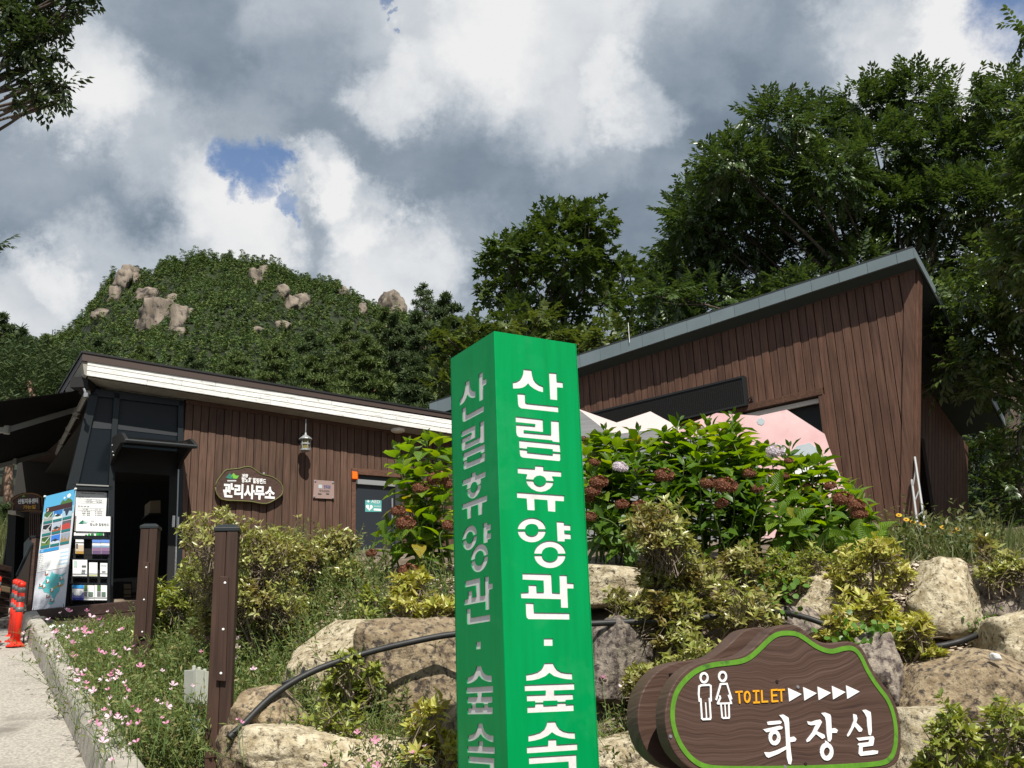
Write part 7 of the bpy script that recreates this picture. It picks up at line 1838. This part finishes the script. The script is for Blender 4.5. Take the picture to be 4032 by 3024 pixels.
for i, a in enumerate([
 (20, 1235, 52, 190, 520, 'tall pine standing highest at the left edge', 'pine'), (100, 1300, 50, 190, 420, 'bushy pine second from the left edge', 'pine'), (195, 1330, 48, 200, 420, 'round pine left of the office gable peak', 'pine_light'),
 (70, 1420, 40, 260, 420, 'bright green nearer pine above the awning', 'pine_light'), (235, 1420, 44, 220, 380, 'pine right beside the office gable above the awning', 'pine_light'), (-40, 1330, 42, 240, 460, 'pine cut by the left edge above the awning', 'pine'),
 (400, 1330, 62, 240, 400, 'pine just above the left end of the white fascia', 'pine'), (560, 1370, 60, 220, 300, 'low pine above the second white fascia joint', 'pine_light'), (760, 1400, 66, 260, 380, 'pine above the office roof under the big cliff', 'pine'), (930, 1390, 64, 260, 340, 'pine above the middle of the office roof', 'pine_light'),
 (1090, 1350, 60, 240, 400, 'broad pine right of the mountain slope', 'pine_light'), (1230, 1310, 58, 240, 440, 'tall pine with tiered branches above the lantern', 'pine'), (1370, 1270, 56, 260, 480, 'widest pine of the row above the plaque', 'pine_light'), (1520, 1215, 54, 240, 520, 'dense pine above the navy door', 'pine_light'),
 (1650, 1230, 50, 220, 520, 'pine left of the light maple', 'pine'), (1760, 1160, 46, 230, 520, 'dark pine close to the left side of the maple', 'pine'), (1450, 1330, 46, 260, 460, 'nearer pine just over the office roof by the ceiling light', 'pine_light'), (1230, 1410, 48, 240, 400, 'nearer low pine above the lantern', 'pine_light'), (1640, 1420, 44, 220, 360, 'nearest dark pine over the right end of the office roof', 'pine'),
 (1560, 1240, 52, 200, 500, 'pine half hidden between two others above the door', 'pine')]):
    pine(a[0], a[1], a[2], a[3], a[4], 200 + i, a[5], a[6], per=85)
# bare topped pine against the cloud
pine(1668, 1125, 52, 110, 190, 240, 'thin pine with a bare spindly top against the cloud', 'pine', tuft=.22, per=16, npad=11, trunk=.07)
# dim pine trunks beneath the awning
for i, (px, Y, lean, lab) in enumerate(((130, 30, 26, 'lit crooked pine trunk in the dark gap below the awning'), (72, 33, 6, 'dim straight pine trunk left of the lit one'), (162, 34, -8, 'thin pine trunk right of the lit one below the awning'), (22, 32, 4, 'slim pale trunk at the left edge below the awning'))):
    b, tp = at(px + lean, 2140, Y), at(px - lean * .4, 1500, Y); m_ = MB(); m_.tube(spline([b, b.lerp(tp, .5) + Vector((.1, 0, 0)), tp], 4), [.16 - .008 * k for k in range(9)], 7)
    t = thing('pine_tree', b, lab, 'tree', 'pine trunks under the awning'); m_.build('trunk', M['bark_pine'], t, smooth=True)
    g2 = np.random.default_rng(300 + i); n = 420; P = np.array(tp) + g2.normal(size=(n, 3)) * np.array([1.2, .8, .45]) + np.array([0, 0, .1]); V, F = place(*TU[0], P, np.tile([1., 0, 0], (n, 1)), np.tile([0, 0, 1.], (n, 1)) + g2.normal(size=(n, 3)) * .3, np.full(n, .22)); np_mesh('crown', V, F, LM['pine'], t, tuple(b))
# roadside spruce and grass tuft at the far left
pine(30, 1990, 26, 80, 200, 260, 'small blue grey conifer behind the direction sign', 'pine', tuft=.16, per=20, npad=12, trunk=.03, group=None)
g2 = np.random.default_rng(12); V, F = blades(700, lambda g: (g.uniform(-30, 60), 2150, g.uniform(23.5, 25)), .3, 1.0, g2, .02, .3)
t = thing('ornamental_grass', at(15, 2175, 24), 'tall fountain of ornamental grass beside the far lane', 'plant'); o = np_mesh('blades', V, F, LM['weed'], t, tuple(at(15, 2175, 24))); o['kind'] = 'stuff'

# ------------------------------------------------------------------ mountain with its forest and cliffs
RIDGE = [(-1200, 1420), (-500, 1330), (-100, 1290), (120, 1335), (200, 1325), (290, 1290), (330, 1240), (400, 1130), (450, 1075), (520, 1065), (590, 1080), (640, 1040), (720, 1015), (790, 1000), (850, 1018), (920, 1002), (1000, 1012), (1070, 1020), (1120, 1065), (1160, 1090), (1250, 1105), (1330, 1135), (1390, 1175), (1430, 1205), (1500, 1225), (1600, 1240), (1800, 1250), (2100, 1300), (2600, 1330), (3200, 1380), (4032, 1400), (5200, 1440)]
YR0, YR1, ND = 620.0, 300.0, 34
def ridge_y(px):
    for (a, b), (c, d) in zip(RIDGE, RIDGE[1:]):
        if px <= c: return b + (d - b) * (px - a) / (c - a)
    return RIDGE[-1][1]
pxs = list(range(-1200, 5201, 26)); HV = []
def hill_pt(px, f):
    """f 0 at the ridge, 1 at the foot"""
    top = at(px, ridge_y(px) + 14, YR0); d = Vector((top.x, top.y, 0)) / YR0
    Yd = YR0 + (YR1 - YR0) * f
    zfoot = 78.0
    z = top.z + (zfoot - top.z) * (1 - (1 - f) ** 1.35)
    p = d * Yd; rough_ = (noise.fractal(Vector((p.x * .016, p.y * .010, 2)), .9, 2.1, 5) * 13.0 + noise.noise(Vector((p.x * .035, 5, 1))) * 7) * min(1, .22 + f * 4)
    return Vector((p.x, p.y, z + rough_))
for j in range(ND + 1):
    for px in pxs: HV.append(tuple(hill_pt(px, j / ND)))
for px in pxs: q = hill_pt(px, 0); HV.append((q.x * 1.5, q.y * 1.5, 40))
nx = len(pxs); idx = np.arange(len(HV)).reshape(-1, nx); idx = np.concatenate([idx[-1:], idx[:-1]], 0)
F = np.stack([idx[:-1, :-1], idx[:-1, 1:], idx[1:, 1:], idx[1:, :-1]], -1).reshape(-1, 4)
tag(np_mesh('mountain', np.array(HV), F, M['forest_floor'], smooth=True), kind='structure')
OUT = [(475, 1110, 95, 120, .10), (520, 1090, 70, 70, .08), (455, 1170, 60, 70, .12), (590, 1165, 120, 75, .30), (625, 1245, 150, 130, .42), (700, 1255, 100, 110, .42), (560, 1290, 70, 70, .45), (710, 1310, 60, 50, .5), (400, 1245, 90, 60, .35), (1000, 1100, 60, 80, .22), (1035, 1070, 50, 60, .15), (1110, 1150, 70, 60, .25), (1140, 1200, 80, 60, .4), (1190, 1195, 90, 65, .38), (1355, 1155, 70, 35, .08), (1425, 1215, 50, 55, .1), (1010, 1300, 60, 30, .62), (1115, 1285, 60, 40, .6), (1545, 1205, 110, 110, .02), (685, 1180, 60, 45, .3), (750, 1230, 50, 40, .36)]
LABS = ['tall pale cliff at the left shoulder of the mountain', 'cliff cap beside the left mountain shoulder', 'lower cliff foot on the left mountain edge', 'rounded cliff dome above the biggest cliff', 'biggest bare cliff face on the mountain', 'right half of the biggest cliff with dark streaks', 'pale ledge left of the biggest cliff', 'small outcrop right below the biggest cliff', 'pale slanting outcrop low on the left slope', 'outcrop high on the right half of the mountain', 'small rocks near the top right of the summit', 'outcrop below the upper right rocks', 'square outcrop in the middle of the right slope', 'twin outcrop right of the square one', 'flat rock on the right ridge line', 'dark rock near the right ridge end', 'small pale rock in the lower middle forest', 'small grey rock in the lower right forest', 'solitary rock knob right of the mountain', 'small rock between the dome and the biggest cliff', 'little rock right of the biggest cliff top']
for i, ((px, py, w_, h_, f), lab) in enumerate(zip(OUT, LABS)):
    p0 = None
    best = min(range(0, 101), key=lambda k: abs((lambda q: 1512 - FPX * ((q - EYE).dot(UR)) / ((q - EYE).dot(FW)))(hill_pt(px, k / 100)) - (py + h_ * .3)))
    Yd = hill_pt(px, best / 100).y; k = mpp(Yd); c = at(px, py, Yd + 2)
    boulder('rock_outcrop', c, (w_ * k * 1.2, w_ * k * .9, h_ * k * 1.5), .3 * (i % 5) - .5, 400 + i, M['rock_far'], lab, 'rock outcrop', 'cliffs on the mountain', sub_=4, rough=.30, boxy=1.0, chop=16)
g = np.random.default_rng(55)
def in_rock(px, py):
    for (a, b, w_, h_, f) in OUT:
        if ((px - a) / (w_ * .36)) ** 2 + ((py - b) / (h_ * .36)) ** 2 < 1: return True
    return False
P, S, W = [], [], []
ncr = 0; cells = {}
for trial in range(26000):
    px = g.uniform(-250, 2500); f = g.random() ** 1.1 * .85
    if px > 1750 and g.random() < .7: continue
    q = hill_pt(px, f); r = q - EYE; sy = 1512 - FPX * r.dot(UR) / r.dot(FW); sx = 2016 + FPX * r.dot(XR) / r.dot(FW)
    if in_rock(sx, sy - 6): continue
    w_ = g.choice([2.8, 3.8, 5.2, 7.0]) * g.uniform(.85, 1.2)
    ck = (int(q.x // 3), int(q.y // 3)); near = False
    for i in (-1, 0, 1):
        for j in (-1, 0, 1):
            for (qx, qy, qw) in cells.get((ck[0] + i, ck[1] + j), ()):
                if (qx - q.x) ** 2 + (qy - q.y) ** 2 < (.36 * (qw + w_)) ** 2: near = True
    if near: continue
    cells.setdefault(ck, []).append((q.x, q.y, w_)); ncr += 1
    h = w_ * g.uniform(.8, 1.5); nt = 5
    for k in range(nt):                            # tiers of each crown
        fz = (k + .5) / nt; rad = w_ * .5 * (1 - .62 * fz ** 1.4) * g.uniform(.75, 1.1); n = 14
        a = g.uniform(0, 6.283, n); rr = np.sqrt(g.random(n)) * rad
        P.append(np.stack([q.x + g.normal() * .25 + rr * np.cos(a), q.y + rr * np.sin(a), q.z + h * (.15 + .85 * fz) - (rr / rad) ** 2 * .35 * w_ * .3], 1)); S.append(np.full(n, .62) * g.uniform(.6, 1.4, n))
for i in range(420):                               # crowns that stand up along the ridge line
    px = g.uniform(-150, 1700); q = hill_pt(px, g.uniform(0, .06)); r = q - EYE; sy = 1512 - FPX * r.dot(UR) / r.dot(FW)
    if in_rock(px, sy - 15): continue
    w_ = g.uniform(4, 8); h = g.uniform(4, 11) * (.6 + .4 * g.random())
    for k in range(6):
        fz = (k + .5) / 6; rad = w_ * .5 * (1 - .55 * fz) * g.uniform(.6, 1.1); n = 16; a = g.uniform(0, 6.283, n); rr = np.sqrt(g.random(n)) * rad
        P.append(np.stack([q.x + g.normal() * .5 + rr * np.cos(a), q.y + rr * np.sin(a), q.z + h * (.1 + .9 * fz) - (rr / rad) ** 2 * .5], 1)); S.append(np.full(n, .65) * g.uniform(.6, 1.3, n))
P = np.concatenate(P); S = np.concatenate(S); n = len(P)
# broad flat sprays of needles
TVf = np.array([(0, 0, .22), (1, .1, -.1), (.45, .85, -.12), (-.6, .75, -.05), (-1, -.1, -.12), (-.4, -.85, -.1), (.65, -.7, -.06)]); TFf = np.array([(0, i, i % 6 + 1) for i in range(1, 7)])
TFf = np.array([(0, 1, 2), (0, 3, 4), (0, 5, 6)])
V, F = place(TVf, TFf, P, np.stack([g.normal(size=n), g.normal(size=n), g.normal(size=n) * .25], 1), np.tile([0, -.25, 1.], (n, 1)) + g.normal(size=(n, 3)) * .6, S)
tag(np_mesh('mountain_forest', V, F, LM['forest'], None), 'dense dark green pine forest covering the rocky mountain', 'forest', kind='stuff')
